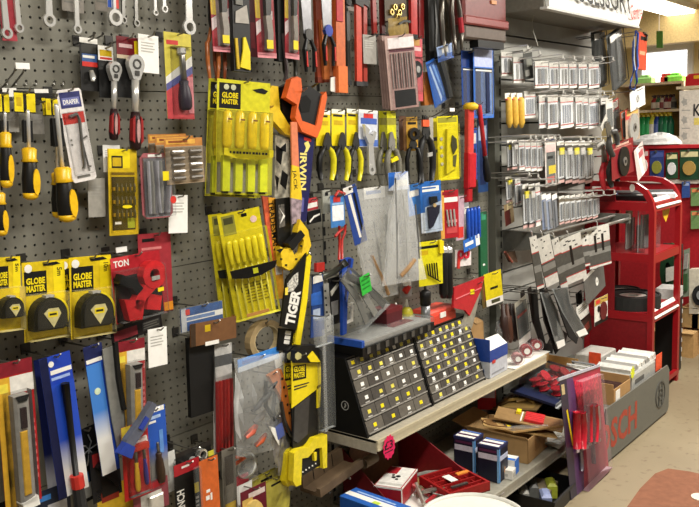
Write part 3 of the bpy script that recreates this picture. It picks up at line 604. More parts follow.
# ---------------------------------------------------------------- chisel and screwdriver sets, saws, lower packs of the first bay
def chisels(label, top, bot, w_, d, hk):
    o, w, h = card('chisel_set', label, 'chisel set', top, bot, w_, d, mat('#d8d232', .3), [(.04, .03, .44, .25, BLACK), (.02, .72, .98, .98, mat('#8d8b84'))], hk=hk, yaw=R(-22), group='boxed yellow chisel sets')
    text(o, 'GLOBE', -w*.26, -h*.135, w*.3, h*.05, YEL, .0026, bold=.04); text(o, 'MASTER', -w*.26, -h*.19, w*.3, h*.045, YEL, .0026, bold=.04)
    for x in (-.33, -.2): b = MB(); b.disc(w*x, -h*.065, w*.05, .002, .003, mat('#cfd0b0'), 10); part(o, 'round_seal', b)
    b = MB(); b.prism([(w*.16, -h*.07), (w*.34, -h*.05), (w*.46, -h*.07), (w*.4, -h*.1), (w*.24, -h*.09)], .0016, .003, BLACK); part(o, 'hang_slot', b)
    for i in range(4):
        x = w*(-.35+.235*i)
        b = MB(); b.lathe([(-h*.27, w*.04), (-h*.29, w*.075), (-h*.4, w*.085), (-h*.56, w*.085), (-h*.6, w*.06)], x, .022, mat('#e3c51f', .25), 12); part(o, 'handle', b, smooth=True)
        b = MB(); b.box(x-w*.04, x+w*.04, -h*.36, -h*.345, .0452, .046, BROWN); b.M = None; part(o, 'print', b)
        b = MB(); b.box(x-w*.075, x+w*.06, -h*.97, -h*.66, .008, .026, mat('#d6dc2c', .3)); part(o, 'blade_guard', b); b = MB(); b.box(x-w*.06, x+w*.045, -h*.99, -h*.965, .01, .02, BLACK); part(o, 'blade_tip', b)
    b = MB(); b.prism([(-w*.46, -h*.6), (w*.46, -h*.6), (w*.46, -h*.66), (w*.2, -h*.69), (-w*.2, -h*.69), (-w*.46, -h*.66)], .044, .05, mat('#cbbd25', .3)); part(o, 'banner', b)
    b = MB(); [b.box(-w*.36+w*.06*i, -w*.36+w*.06*i+w*(.045 if i % 3 else .03), -h*.645, -h*.625, .05, .0505, BLACK) for i in range(12)]; part(o, 'small_print', b)['kind'] = 'stuff'
    blister(o, -w*.49, w*.49, -h*.995, -h*.27, .05, clear('#f2ee90', .15))
chisels('yellow chisel set card mostly hidden behind an identical one', (235, 81), (231, 197), 52, .06, None)
chisels('large yellow pack of four chisels, in front on its hook', (244, 81), (242, 195), 53, .13, 'large yellow chisel set')
def drivers(label, top, bot, w_, d, hk):
    o, w, h = card('screwdriver_set', label, 'screwdriver set', top, bot, w_, d, mat('#dccd22', .3), [(.08, .02, .38, .2, mat('#8d8a3a')), (.12, .04, .34, .1, mat('#4a4a2a')), (.55, .03, .68, .06, BLACK)]+bars(.35, .68, .9, .88, 7, mat('#8a7a1a'), .35), hk=hk, yaw=R(-26), group='tilted yellow screwdriver sets')
    b = MB(); b.disc(w*.32, -h*.1, w*.08, .002, .003, mat('#e8c8c0'), 10); part(o, 'round_seal', b)
    for i in range(6):
        driver(o, w*(-.38+.15*i), -h*.98, -h*.24, .3, w*.07, mat('#f0e02a', .25), None, 0, .016, w*.022, mat('#cfc54a', .35))
        b = MB(); b.box(w*(-.4+.15*i), w*(-.4+.15*i)+.004, -h*(.72+.03*(i % 3)), -h*(.67+.03*(i % 3)), .004, .006, BLACK); part(o, 'size_mark', b)
    b = MB(); b.prism([(-w*.5, -h*.5), (w*.62, -h*.5), (w*.55, -h*.56), (w*.2, -h*.6), (-w*.12, -h*.6), (-w*.48, -h*.57)], .034, .04, BLACK); part(o, 'belt_label', b, label='black belt label'); b = MB(); b.box(w*.02, w*.14, -h*.57, -h*.52, .04, .0408, mat('#c9cc2a')); part(o, 'belt_logo', b)
    b = MB(); b.box(-w*.3, w*.25, -h*.96, -h*.93, .036, .038, mat('#c08a4a')); part(o, 'tip_tray', b)
    blister(o, -w*.54, w*.56, -h*1.0, -h*.18, .034, clear('#f2ee60', .12))
drivers('yellow screwdriver set card half hidden behind its twin', (229, 212), (241, 317), 42, .07, None)
drivers('tilted yellow pack of small screwdrivers with black belt label', (238, 211), (256, 315), 42, .13, 'tilted yellow screwdriver set')
# --- saws
YS = mat('#e2bf2a', .35); OS = mat('#d9622c', .4); NV = mat('#1c1c4e', .4)
t = iden('hand_saw', 'yellow handled hand saw hanging beside the chisel set, black grip', 'saw', (270, 90), .1)
plate(t, 'handle', [(262, 93), (267, 86), (273, 87), (275, 110), (284, 125), (294, 129), (294, 140), (280, 134), (268, 121), (263, 108)], .1, .022, YS)
plate(t, 'grip', [(275, 88), (284, 84), (293, 92), (294, 128), (285, 124), (278, 110)], .096, .02, BLACK)
plate(t, 'blade_sleeve', [(275, 135), (288, 140), (289, 170), (289, 200), (274, 200)], .1, .004, mat('#b9b4a4', .4, 0, .6, 45), label='black and white printed sleeve')
for pts in ([(276, 145), (283, 150), (281, 165), (276, 160)], [(282, 170), (288, 175), (286, 190), (280, 184)], [(278, 150), (286, 143), (286, 152)], [(275, 175), (279, 178), (277, 192)]): plate(t, 'sleeve_print', pts, .104, .0006, BLACK)
rod(t, 'hook_bar', [(268, 108), (303, 94), (318, 83)], [.13, .05, .0], .003, mat('#b59a55', .3, .8))
t = iden('hand_saw', 'orange handled hand saw in a navy sleeve with pale yellow capital letters', 'saw', (300, 80), .13)
plate(t, 'handle', [(281, 98), (286, 80), (292, 77), (296, 79), (297, 90), (293, 108), (297, 121), (311, 126), (317, 96), (321, 92), (322, 98), (316, 128), (312, 138), (297, 132), (290, 118), (292, 105)], .13, .022, OS)
plate(t, 'grip', [(294, 90), (305, 86), (318, 95), (312, 126), (298, 121), (294, 108)], .128, .018, BLACK, label='black rubber grip with hole')
plate(t, 'grip_hole', [(298, 98), (306, 95), (311, 101), (309, 112), (301, 113)], .1465, .001, DARK)
plate(t, 'blade_sleeve', [(297, 132), (313, 139), (310, 175), (305, 221), (299, 223), (297, 170)], .13, .006, NV)
ptext(t, 'IRWIN', (303.5, 153), (302.5, 190), .032, .1375, mat('#e6d77a'), .03)
plate(t, 'horse_emblem', [(304, 143), (308, 141), (310, 146), (307, 152), (304, 153), (306, 148)], .136, .001, mat('#e6d77a')); plate(t, 'size_flash', [(304, 137), (311, 139), (311, 142), (304, 140)], .136, .001, CRED)
plate(t, 'sleeve_bar', [(300, 197), (304, 198), (303, 212), (299, 211)], .136, .001, mat('#5a5a9a'))
hook((300, 92), .14, 'orange handled saw')
t = iden('hand_saw', 'narrow saw sleeve, orange over yellow, beside the navy one', 'saw', (293, 120), .145)
plate(t, 'orange_sleeve', [(290, 122), (296, 122), (298, 167), (291, 165)], .145, .005, mat('#d87f5a', .4)); plate(t, 'yellow_sleeve', [(291, 165), (298, 167), (301, 200), (290, 198)], .145, .005, YS)
ptext(t, 'JACK', (294, 170), (295.5, 190), .02, .1508, BLACK, .0)
plate(t, 'marbled_sleeve', [(290, 198), (301, 200), (299, 222), (291, 224)], .145, .005, mat('#8f7f86', .4, 0, .6, 60))
t = iden('hand_saw', 'saw hung upside down, yellow handle low and black sleeve above', 'saw', (282, 198), .13)
plate(t, 'handle', [(295, 219), (303, 230), (306, 245), (301, 257), (292, 266), (284, 270), (277, 266), (275, 246), (280, 249), (286, 247), (290, 257), (297, 252), (299, 240), (292, 232)], .14, .022, YS)
plate(t, 'grip', [(283, 243), (296, 230), (300, 235), (288, 250)], .146, .022, BLACK)
for p in ((301, 246), (296, 259), (286, 265), (281, 259)): plate(t, 'rivet', [(p[0]-.9, p[1]-.9), (p[0]+.9, p[1]-.9), (p[0]+.9, p[1]+.9), (p[0]-.9, p[1]+.9)], .162, .002, BLACK)
plate(t, 'blade_sleeve', [(274, 199), (289, 197), (289, 240), (283, 249), (276, 243)], .125, .008, mat('#161512', .4)); plate(t, 'sleeve_emblem', [(278, 205), (284, 204), (285, 226), (279, 228)], .1335, .001, mat('#5f5b55', .4, 0, .6, 90)); plate(t, 'emblem_wing', [(279, 208), (285, 216), (280, 224), (283, 215)], .135, .001, WHITE)
plate(t, 'arrow_mark', [(276, 250), (284, 248), (280, 253)], .163, .001, BLACK)
t = iden('hand_saw', 'saw in an orange sleeve with black lettering next to the tilted screwdriver set', 'saw', (270, 198), .115)
plate(t, 'red_edge', [(261, 196), (267, 197), (274, 262), (270, 262)], .115, .005, mat('#c85a38', .4, 0, .3, 60)); plate(t, 'orange_sleeve', [(267, 197), (274, 198), (281, 262), (283, 298), (275, 299), (273, 262)], .116, .006, mat('#d99a2e', .4))
ptext(t, 'TRADESMAN', (270.8, 201), (276, 250), .022, .1228, BLACK, .02); plate(t, 'barcode_label', [(275, 264), (281, 263), (282, 274), (276, 275)], .1225, .001, WHITE)
t = iden('hand_saw', 'black saw sleeve with yellow edge and big white letters', 'saw', (305, 254), .17)
plate(t, 'blade_sleeve', [(285, 279), (305, 253), (301, 300), (295, 330), (279, 326)], .17, .006, mat('#141412', .35)); plate(t, 'yellow_edge', [(306, 252), (310, 256), (306, 300), (299, 345), (294, 344), (300, 300)], .17, .006, YEL)
ptext(t, 'TIGER', (289.5, 325), (296.5, 290), .045, .177, WHITE, .05); plate(t, 'tiger_emblem', [(287, 284), (293, 276), (298, 272), (298, 284), (293, 291), (288, 292)], .1765, .001, mat('#b7b5ad', .4, 0, .9, 120))
plate(t, 'price_sticker', [(285, 288), (288, 287), (287.5, 295), (285, 295)], .1775, .001, mat('#e6cf4a'))
t = iden('hand_saw', 'second black saw sleeve below the white lettered one, tip showing', 'saw', (288, 330), .15)
plate(t, 'blade_sleeve', [(278, 328), (297, 329), (294, 352), (276, 350)], .15, .006, BLACK); ptext(t, 'III', (286.5, 344), (288.5, 331), .026, .157, WHITE, .05)
ptext(t, 'TIGER', (293.5, 348), (295.5, 332), .015, .157, YEL, .04)
hook((303, 256), .16, 'white lettered black saw')
# --- yellow and black saw pack
def sawpack(label, dx, d, hk):
    t = iden('saw_pack', label, 'saw', (305+dx, 346), d, 'yellow and black saw packs'); S = lambda pts: [(x+dx, y) for x, y in pts]
    plate(t, 'hanger', S([(290, 362), (291, 350), (297, 345), (310, 344), (317, 350), (320, 362)]), d, .02, BLACK); plate(t, 'hanger_hole', S([(295, 354), (298, 352), (301, 354), (301, 358), (297, 360), (295, 358)]), d+.02, .002, mat('#b9b27a'))
    plate(t, 'yellow_shoulder', S([(307, 357), (312, 351), (316, 356), (320, 362), (310, 362)]), d+.02, .003, YEL)
    plate(t, 'card', S([(291, 361), (320, 361), (320, 386), (291, 408)]), d+.004, .004, YEL); plate(t, 'card_edge', S([(316, 386), (320, 384), (319, 407), (316, 408)]), d+.004, .004, YEL)
    plate(t, 'logo_panel', S([(293, 366), (306, 364), (306, 378), (293, 381)]), d+.008, .001, BLACK)
    ptext(t, 'GLOBE', S([(294, 369.5)])[0], S([(305, 368)])[0], .017, d+.0096, YEL, .03); ptext(t, 'MASTER', S([(294, 376)])[0], S([(305, 374)])[0], .017, d+.0096, YEL, .03)
    plate(t, 'small_print', S([(294, 386), (309, 382), (309, 383), (294, 387.5)]), d+.008, .0008, INK); plate(t, 'small_print', S([(294, 389), (307, 385), (307, 386), (294, 390.5)]), d+.008, .0008, INK)
    plate(t, 'black_sleeve', S([(291, 408), (316, 388), (317, 436), (292, 450)]), d, .005, mat('#171716', .4)); plate(t, 'blade_window', S([(294, 408), (309, 396), (307, 434), (297, 443), (293, 440)]), d+.005, .003, mat('#4a4a4a', .3, .5))
    plate(t, 'handle', S([(289, 452), (293, 448), (303, 446), (309, 437), (318, 434), (322, 433), (322, 466), (318, 467), (317, 446), (311, 447), (303, 456), (297, 457), (296, 483), (291, 485), (288, 480)]), d+.002, .022, mat('#e4cf22', .3)); plate(t, 'handle_rib', S([(310, 452), (313, 451), (313, 459), (311, 460)]), d+.006, .016, YEL)
    plate(t, 'black_grip', S([(297, 458), (304, 456), (312, 448), (317, 447), (318, 464), (298, 476)]), d, .012, mat('#151515', .5))
    for i in range(6): p = S([(299.5+3.2*i, 474-2.1*i)])[0]; plate(t, 'tooth_dot', [(p[0]-.6, p[1]-.7), (p[0]+.6, p[1]-.7), (p[0]+.6, p[1]+.7), (p[0]-.6, p[1]+.7)], d+.0125, .001, WHITE)
    if hk: hook((299+dx, 356), d+.01, hk)
sawpack('yellow and black saw pack peeping out behind the front one', -8, .155, None)
sawpack('yellow and black saw pack lettered in front of the shelf end', 0, .19, 'yellow and black saw pack')
# --- lower left corner
def knifecard(label, top, bot, w_, d, hk, tagc):
    o, w, h = card('utility_knife', label, 'knife', top, bot, w_, d, mat('#a01c22', .3), [(0, 0, 1, .09, mat('#7d1a26')), (0, .1, 1, .22, mat('#dedad2')), (0, .1, .36, 1, mat('#d8a832')), (.02, .14, .3, .2, tagc)]+[(.68, .42+.055*i, .95, .45+.055*i, mat('#cf6a68')) for i in range(8)], hk=hk)
    b = MB(); b.rbox(-w*.22, w*.2, -h*.97, -h*.22, .004, .03, .006, mat('#8f8c86', .35)); part(o, 'knife_body', b)
    b = MB(); b.rbox(-w*.14, w*.06, -h*.9, -h*.46, .03, .034, .002, mat('#d8a832', .35)); part(o, 'knife_inlay', b)
    b = MB(); b.box(-w*.1, w*.06, -h*.44, -h*.3, .03, .035, mat('#2b1a1c')); part(o, 'slider', b)
    b = MB(); b.prism([(-w*.2, -h*.22), (w*.18, -h*.22), (w*.1, -h*.26), (-w*.12, -h*.26)], .03, .033, BLACK); part(o, 'blade_slot', b)
    b = MB(); b.prism([(-w*.24, -h*.95), (w*.2, -h*.92), (w*.24, -h*.99), (-w*.16, -h*1.0)], .006, .035, WHITE); part(o, 'end_cap', b)
    blister(o, -w*.36, w*.3, -h*.99, -h*.2, .036, CLR)
knifecard('large grey and yellow utility knife on a red card, lowest at the edge', (13, 361), (24, 505), 38, .12, 'large utility knife', mat('#e6d24a'))
knifecard('grey utility knife on a red and yellow card beside the blue saw blade', (130, 340), (133, 442), 29, .13, 'grey utility knife', mat('#e6d24a'))
o, w, h = card('hacksaw_pack', 'blue to white card with a black hacksaw and red collar', 'pack', (54, 355), (74, 493), 32, .13, fade('#1d3fae', '#1d3fae', -.1, -.2), [(0, 0, .26, 1, mat('#10173f')), (.3, .1, .98, .13, WHITE), (.3, .15, .9, .17, mat('#9db4e6'))], hk='blue hacksaw card')
b = MB(); f_ = fade('#e4e4e0', '#2048b8', -h*.82, -h*.6); b.patch(-w*.24, w*.5, -h, -h*.2, .0022, f_); part(o, 'printed_blend', b)
b = MB(); b.disc(-w*.15, -h*.055, w*.09, .0016, .003, WHITE, 10); part(o, 'round_seal', b)
b = MB(); b.tube([(w*.12, -h*.2, .014), (w*.1, -h*.45, .014), (w*.05, -h*.86, .014)], [w*.13, w*.1, w*.09], BLACK, 8); part(o, 'hacksaw_frame', b, smooth=True)
b = MB(); b.lathe([(-h*.86, w*.2), (-h*.95, w*.2)], w*.05, .016, CRED, 10); part(o, 'red_collar', b, label='red plastic collar'); b = MB(); b.lathe([(-h*.95, w*.17), (-h*1.12, w*.2)], w*.04, .016, DGREY, 10); part(o, 'grip', b)

card('saw_card', 'navy card hanging just behind the blue hacksaw card', 'card', (43, 358), (58, 492), 20, .08, fade('#b9b9bd', '#141b4a', -.33, -.24))
o, w, h = card('pruning_saw', 'grey curved saw blade on a narrow blue to white card', 'saw', (92, 345), (111, 472), 19, .13, mat('#1d3f9e'), [(0, .0, 1, .12, mat('#1b2352')), (.05, .1, .9, .13, WHITE)], hk='curved saw blade card')
b = MB(); b.patch(-w*.5, w*.3, -h, -h*.14, .0022, fade('#e6e6e2', '#3f7fd0', -h*.72, -h*.5)); part(o, 'printed_blend', b)
b = MB(); b.blade([(w*.75, -h*.05), (w*.75, -h*.3), (w*.72, -h*.6), (w*.7, -h*.86)], [w*.7, w*.8, w*.75, w*.5], .004, mat('#83837e', .4, .2), .006); part(o, 'saw_blade', b)
b = MB(); b.blade([(w*1.05, -h*.02), (w*.95, -h*.3), (w*1.0, -h*.55)], w*.2, .01, BLACK, .011); part(o, 'blade_spine', b)
b = MB(); b.disc(-w*.1, -h*.35, w*.17, .0024, .0032, mat('#cfe0c0'), 10); part(o, 'round_seal', b)
o, w, h = card('chisel_pack', 'blue card with a brown handled tool beside the lower seam', 'pack', (152, 408), (157, 486), 26, .13, fade('#8f8d88', '#1f53b4', -.16, -.11), [(0, 0, .95, .06, WHITE), (.1, .1, .8, .14, mat('#a9c3ea')), (.1, .16, .6, .19, WHITE), (.7, .3, .85, .6, mat('#5f8ed0'))], hk='blue chisel card')
driver(o, 0, -h*.42, -h*.95, .75, w*.15, mat('#3a2a1e', .4), None, R(3), .014, w*.05)
o, w, h = card('screwdriver_card', 'red card holding a yellow and a purple pointed tool', 'pack', (134, 424), (138, 497), 27, .16, mat('#b3201f', .3), [(.0, .0, .35, .3, mat('#c9b23a')), (.86, .3, .93, .8, mat('#d0605a'))], hk='red card of pointed tools')
driver(o, -w*.1, -h*.3, -h*.9, .68, w*.09, mat('#d9a92a', .3), None, R(1), .012, w*.05); driver(o, w*.2, -h*.3, -h*.85, .68, w*.08, mat('#3a2f7a', .3), None, R(3), .012, w*.05)
b = MB(); b.box(-w*.3, w*.36, -h*.34, -h*.26, .003, .02, mat('#b3301f')); part(o, 'holder', b); blister(o, -w*.36, w*.44, -h*.95, -h*.24, .024)
M4, w, h = frame((150, 402), (121, 452), 22, .18); M4b = M4; o = thing('putty_knife', 'grey and blue handled knife lying across the two red cards', 'knife', M4b)
b = MB(); b.blade([(0, 0), (w*.05, -h*.4), (-w*.05, -h*.8), (0, -h)], [w*.25, w*.42, w*.45, w*.3], .02, mat('#5b5f6e', .4)); part(o, 'handle', b); b = MB(); b.blade([(0, -h*.28), (0, -h*.52)], w*.2, .004, mat('#2a3f9a'), .0201); part(o, 'blue_inlay', b); b = MB(); b.prism([(-w*.25, -h*.84), (w*.22, -h*.82), (w*.35, -h*1.02), (-w*.3, -h*1.06)], .002, .022, mat('#27409a')); part(o, 'blue_tip', b)
o, w, h = card('wire_pack', 'black pack with a tangle of silver wire strands', 'pack', (84, 428), (96, 497), 36, .07, mat('#131315', .4), [(.2, .75, .8, .95, mat('#8f8f8b')), (.1, .6, .4, .74, mat('#2a5fa0'))], hk='wire strand pack')
random.seed(5)
for i in range(6):
    a = R(20+55*i); b = MB(); b.tube([(0, -h*.3, .006), (w*.2*cos(a), -h*.3+w*.22*sin(a), .014), (w*.42*cos(a+.2), -h*.3+w*.4*sin(a+.2), .008)], .0018, mat('#b9bcc0', .3, .8), 5); part(o, 'wire_strand', b)
o, w, h = card('cutter_pack', 'black and red cutter wedged under the curved saw card', 'pack', (103, 448), (108, 498), 30, .1, mat('#15161a', .45), [(.1, .05, .5, .3, mat('#9a2a2a')), (.45, .25, .95, .5, mat('#c9cdd2')), (.3, .6, .9, .95, BLACK)])
b = MB(); b.disc(w*.22, -h*.35, w*.1, .002, .02, mat('#6a8fd0'), 10); part(o, 'blue_wheel', b); b = MB(); b.blade([(-w*.3, -h*.25), (0, -h*.5), (w*.3, -h*.75)], w*.18, .016, BLACK, .003); part(o, 'lever', b)
o, w, h = card('pack_corner', 'yellow card corner showing under the red pointed-tool card', 'card', (118, 482), (121, 530), 44, .1, mat('#cda62a', .35), [(.1, .1, .5, .3, mat('#8a2a1a'))])
o, w, h = card('pack_corner', 'blue and black card edge at the very bottom beside the big knife', 'card', (50, 488), (54, 540), 40, .09, mat('#20283c', .4), [(.1, .1, .5, .2, LBLUE), (.4, .3, .9, .5, mat('#c9c9cd'))])
o, w, h = card('tool_pack', 'red topped black pack with white vertical letters', 'pack', (186, 461), (190, 530), 26, .14, BLACK, [(0, 0, 1, .16, mat('#a3222a')), (.3, .05, .6, .08, WHITE)], hk='red topped black pack')
text(o, 'ENCH', -w*.3, -h*.52, h*.3, w*.3, WHITE, .0025, rot=pi/2, bold=.03); b = MB(); b.box(w*.26, w*.42, -h*.5, -h*.36, .002, .004, YEL); part(o, 'price_sticker', b); b = MB(); [b.box(w*.28, w*.4, -h*(.56+.06*i), -h*(.6+.06*i)+.002, .002, .003, FAINT) for i in range(3)]; part(o, 'small_print', b)['kind'] = 'stuff'
o, w, h = card('ring_clamp_pack', 'black card of bright hose clamp rings above the orange sheet', 'pack', (193, 447), (195, 476), 36, .12, mat('#161514', .45), [(0, 0, 1, .15, mat('#26221f'))], hk='hose clamp card')
for x, y, r, m_ in ((-.3, -.5, .012, CHROME), (-.08, -.42, .012, CHROME), (.15, -.3, .016, mat('#d9d9d2', .2, .8)), (.3, -.62, .012, mat('#4a4a48')), (-.42, -.62, .01, mat('#a8442a'))):
    b = MB(); b.ring(w*x, h*y, r*.68, r, .003, .02, m_, 14, 1.1); part(o, 'hose_clamp', b)
b = MB(); b.box(w*.28, w*.44, -h*.42, -h*.25, .02, .022, mat('#c9c23a')); part(o, 'price_sticker', b)
o, w, h = card('sandpaper_pack', 'orange card in a clear sleeve at the bottom of the first bay', 'pack', (208, 458), (212, 530), 19, .17, mat('#c9622a', .4), [(.3, .42, .5, .46, WHITE), (.5, .48, .6, .58, WHITE), (.25, .5, .45, .56, WHITE)], hk='orange sandpaper card'); part(o, 'clear_sleeve', MB().box(-w*.8, -w*.5, -h, -h*.05, 0, .01, CLR2))
card('blank_card', 'blank white card behind the black pack near the blue chisel card', 'card', (166, 453), (170, 492), 17, .09, mat('#d9d8d2'))
o, w, h = card('key_ring_pack', 'red and clear pack with a steel plate under the blue chisel card', 'pack', (150, 482), (152, 512), 36, .14, mat('#7d3a42', .4), [(.2, .35, .8, .95, mat('#b9b5ad')), (0, .05, .9, .25, mat('#a3232c'))]); b = MB(); b.rbox(-w*.1, w*.3, -h*.95, -h*.45, .002, .012, .003, mat('#cfcbc2', .3, .4)); part(o, 'steel_plate', b)
# clear packs between the orange sheet and the yellow saw pack
o, w, h = card('blister_pack', 'grey and brown slim blister beside the orange sandpaper card', 'pack', (228, 448), (231, 520), 14, .15, mat('#6f6a60', .4), [(.2, .1, .8, .5, mat('#3c332a')), (.1, .75, .9, 1, mat('#c9a52a'))], hk='slim grey blister'); blister(o, -w*.45, w*.45, -h*.98, -h*.1, .02)
o, w, h = card('round_blister', 'clear round blister under the clear bag', 'pack', (244, 446), (246, 484), 26, .12, clear('#dcd6cc', .3), [(.1, .7, .6, .95, mat('#9a3038'))], hk='clear round blister'); b = MB(); b.lathe([(.0, w*.4), (.012, w*.36), (.02, w*.2)], 0, 0, HAZE, 16); b.M = None; q = part(o, 'dome', b, smooth=True); q.matrix_local = Matrix.Translation((0, -h*.5, .002)) @ Matrix.Rotation(pi/2, 4, 'X')
b = MB(); b.tube([(-w*.55, -h*.1, .02), (-w*.2, -h*.2, .024), (-w*.75, -h*.3, .02)], .006, mat('#c0562a'), 6); part(o, 'orange_cord', b)
o, w, h = card('sanding_pack', 'maroon card with a pale yellow pad at the bottom edge', 'pack', (253, 487), (255, 530), 26, .16, mat('#641a28', .4), [(.3, .1, .95, .22, mat('#d9c9c4')), (.05, .2, .45, .9, mat('#c9a75a'))], hk='maroon card'); b = MB(); b.ring(-w*.1, -h*.75, w*.1, w*.42, .002, .012, mat('#d6b86a', .6), 16, 1.5); part(o, 'pad', b)
card('white_card', 'white card edge behind the maroon card', 'card', (243, 483), (244, 530), 18, .12, WHITE)
for i, (a, c, w_, dd, lb) in enumerate((((263, 473), (266, 520), 28, .1, 'rear pale yellow bag hanging below the silver sachet'), ((273, 478), (276, 520), 26, .14, 'front pale yellow bag hanging below the silver sachet'))):
    M4, w, h = frame(a, c, w_, dd); o = thing('yellow_bag', lb, 'bag', M4, 'pale yellow bags'); part(o, 'header_card', cardmb(w*.9, h*.2, mat('#b5a83a'), [(.2, .3, .8, .6, mat('#6a6422'))])); part(o, 'bag_film', MB().pillow(w, h, .02, mat('#b0a648', .35), 6, .1, .003)); part(o, 'hang_slot', MB().box(-w*.2, w*.2, -h*.12, -h*.08, .013, .015, BLACK)); hook((a[0], a[1]+1), dd, lb)
# ---------------------------------------------------------------- top row over the chisel sets, up to the second bay
def redcard(label, top, bot, w_, d, hk, kind):
    o, w, h = card('cutter_pack', label, 'pack', top, bot, w_, d, mat('#a5303a', .3), [(0, 0, .45, .55, DYEL), ([(.0, .6), (.9, .45), (.9, .55), (0, .75)], mat('#d9c9c9')), (.25, .3, .8, .93, mat('#8d7d7c') if kind else mat('#7a3038')), (.0, .94, 1, 1, mat('#d88a92'))], hk=hk, group='red carded cutters')
    b = MB(); b.prism([(-w*.1, -h*.2), (w*.22, -h*.25), (w*.15, -h*.5), (-w*.1, -h*.55)], .003, .016, DSTEEL); part(o, 'cutter_head', b)
    b = MB(); b.blade([(0, -h*.52), (w*.06, -h*.72), (0, -h*.92)], w*.3, .014, mat('#8f8880', .35, .5), .003); part(o, 'cutter_handle', b)
    b = MB(); b.box(-w*.2, w*.14, -h*.9, -h*.8, .0185, .0192, YEL); part(o, 'price_sticker', b); blister(o, -w*.4, w*.4, -h*.95, -h*.2, .018)
def pl2(label, a, c, w_, d, hm, jm=DSTEEL, hk=None, group=None, jaw=.35, cat='pliers', name='pliers'):
    M4, w, h = frame(a, c, w_, d); o = thing(name, label, cat, M4, group); pliers(o, 0, 0, -h, w, hm, jm, .008, 0, jaw)
    if hk: hook((a[0], a[1]+3), d, hk)
    return o, w, h
pl2('copper handled pliers hanging over the chisel set, first of two', (208, -30), (212, 79), 12, .07, mat('#a8602f', .3), hk=None, group='copper handled pliers', jaw=.5)
pl2('copper handled pliers hanging over the chisel set, second of two', (214, -30), (219, 81), 11, .05, mat('#8f4a28', .3), hk=None, group='copper handled pliers', jaw=.5)
redcard('red cutter card above the chisel set, in front of the copper pliers', (218, -30), (223, 52), 20, .1, 'red cutter card above the chisel set', 1)
o, w, h = card('wire_stripper', 'black and yellow handled stripper with a grey label over the chisel set', 'tool', (236, -30), (239, 72), 17, .1, mat('#191817', .5), th=.016, pn='body')
b = MB(); b.prism([(-w*.35, -h*.42), (w*.3, -h*.34), (w*.42, -h*.52), (-w*.38, -h*.53)], .017, .019, mat('#a8a29a')); part(o, 'grey_label', b)
b = MB(); b.blade([(w*.1, -h*.66), (w*.2, -h*.8), (w*.1, -h*.97)], [w*.12, w*.42, w*.6], .004, YEL, .017); part(o, 'yellow_inlay', b); b = MB(); b.blade([(-w*.38, -h*.68), (-w*.3, -h*.98)], w*.14, .004, DYEL, .017); part(o, 'yellow_inlay', b)
b = MB(); b.box(-w*.35, w*.05, -h*.35, 0, .017, .021, GREY); part(o, 'steel_jaw', b); hook((236, -26), .1, 'black and yellow stripper')
card('maroon_card', 'dark maroon card hanging behind the second red cutter card', 'card', (251, -30), (254, 57), 14, .05, mat('#5a1a22'), [(.3, .6, .6, .9, mat('#8a2a32'))])
redcard('red cutter card with yellow corner next to the black holster', (262, -30), (267, 58), 19, .11, 'second red cutter card', 0)
o, w, h = card('holster', 'plain black tool holster between two red cutter cards', 'tool', (279, -30), (281, 62), 14, .09, mat('#121212', .6), th=.02, pn='holster_body'); b = MB(); b.tube([(-w*.2, -h*.7, .022), (0, -h*1.1, .024), (-w*.1, -h*1.22, .02)], .006, mat('#3a2f2f'), 6); part(o, 'handle', b)
redcard('slim red cutter card beside the steel shears', (291, -30), (292, 59), 14, .12, 'slim red cutter card', 1)
o, w, h = pl2('black handled cutters with a yellow stripe below the slim red card', (287, 30), (289, 79), 12, .08, mat('#2b2a20', .4), jaw=.45)
for i, (a, c, lb) in enumerate((((303, -30), (309, 72), 'steel shears with black and red handles, nearer of two'), ((324, -30), (328, 66), 'steel shears with blue pivot, black and red handles'))):
    M4, w, h = frame(a, c, 15, .1); o = thing('shears', lb, 'shears', M4, 'steel shears')
    for s2 in (-1, 1): b = MB(); b.prism([(s2*w*.1, 0), (s2*w*.42, -h*.02), (s2*w*.3, -h*.62), (0, -h*.66), (0, -h*.3)], 0 if s2 > 0 else .004, .003 if s2 > 0 else .007, mat('#9a9a9e', .3, .8)); part(o, 'blade', b)
    b = MB(); b.disc(0, -h*.63, w*.26, -.001, .012, DSTEEL if not i else mat('#3a4a9a', .3, .4), 10); part(o, 'pivot', b)
    for s2 in (-1, 1):
        b = MB(); b.tube([(s2*w*.05, -h*.63, .006), (s2*w*.34, -h*.78, .008), (s2*w*.26, -h, .006)], [.005, .008, .006], BLACK, 7); part(o, 'handle', b); b = MB(); b.box(s2*w*.3-.002, s2*w*.3+.003, -h*.95, -h*.8, .013, .016, CRED); part(o, 'red_inlay', b)
    hook((a[0], -24), .1, lb)
for a, c, w_, d, col, lb in (((315, -30), (318, 82), 6, .05, '#8a3a20', 'dark orange flat bar beside the shears'), ((321, 20), (325, 82), 6, .06, '#c9763f', 'pale orange flat bar behind the blue pivot shears'), ((331, -10), (333, 80), 7, .07, '#c48a68', 'peach coloured flat bar beside the orange level')):
    o, w, h = card('flat_bar', lb, 'bar', a, c, w_, d, mat(col, .4), th=.012, pn='bar', group='flat bars of the top row'); part(o, 'end_cap', MB().box(-w*.52, w*.52, -h*1.01, -h*.96, -.0005, .0135, mat('#6a2a18')))
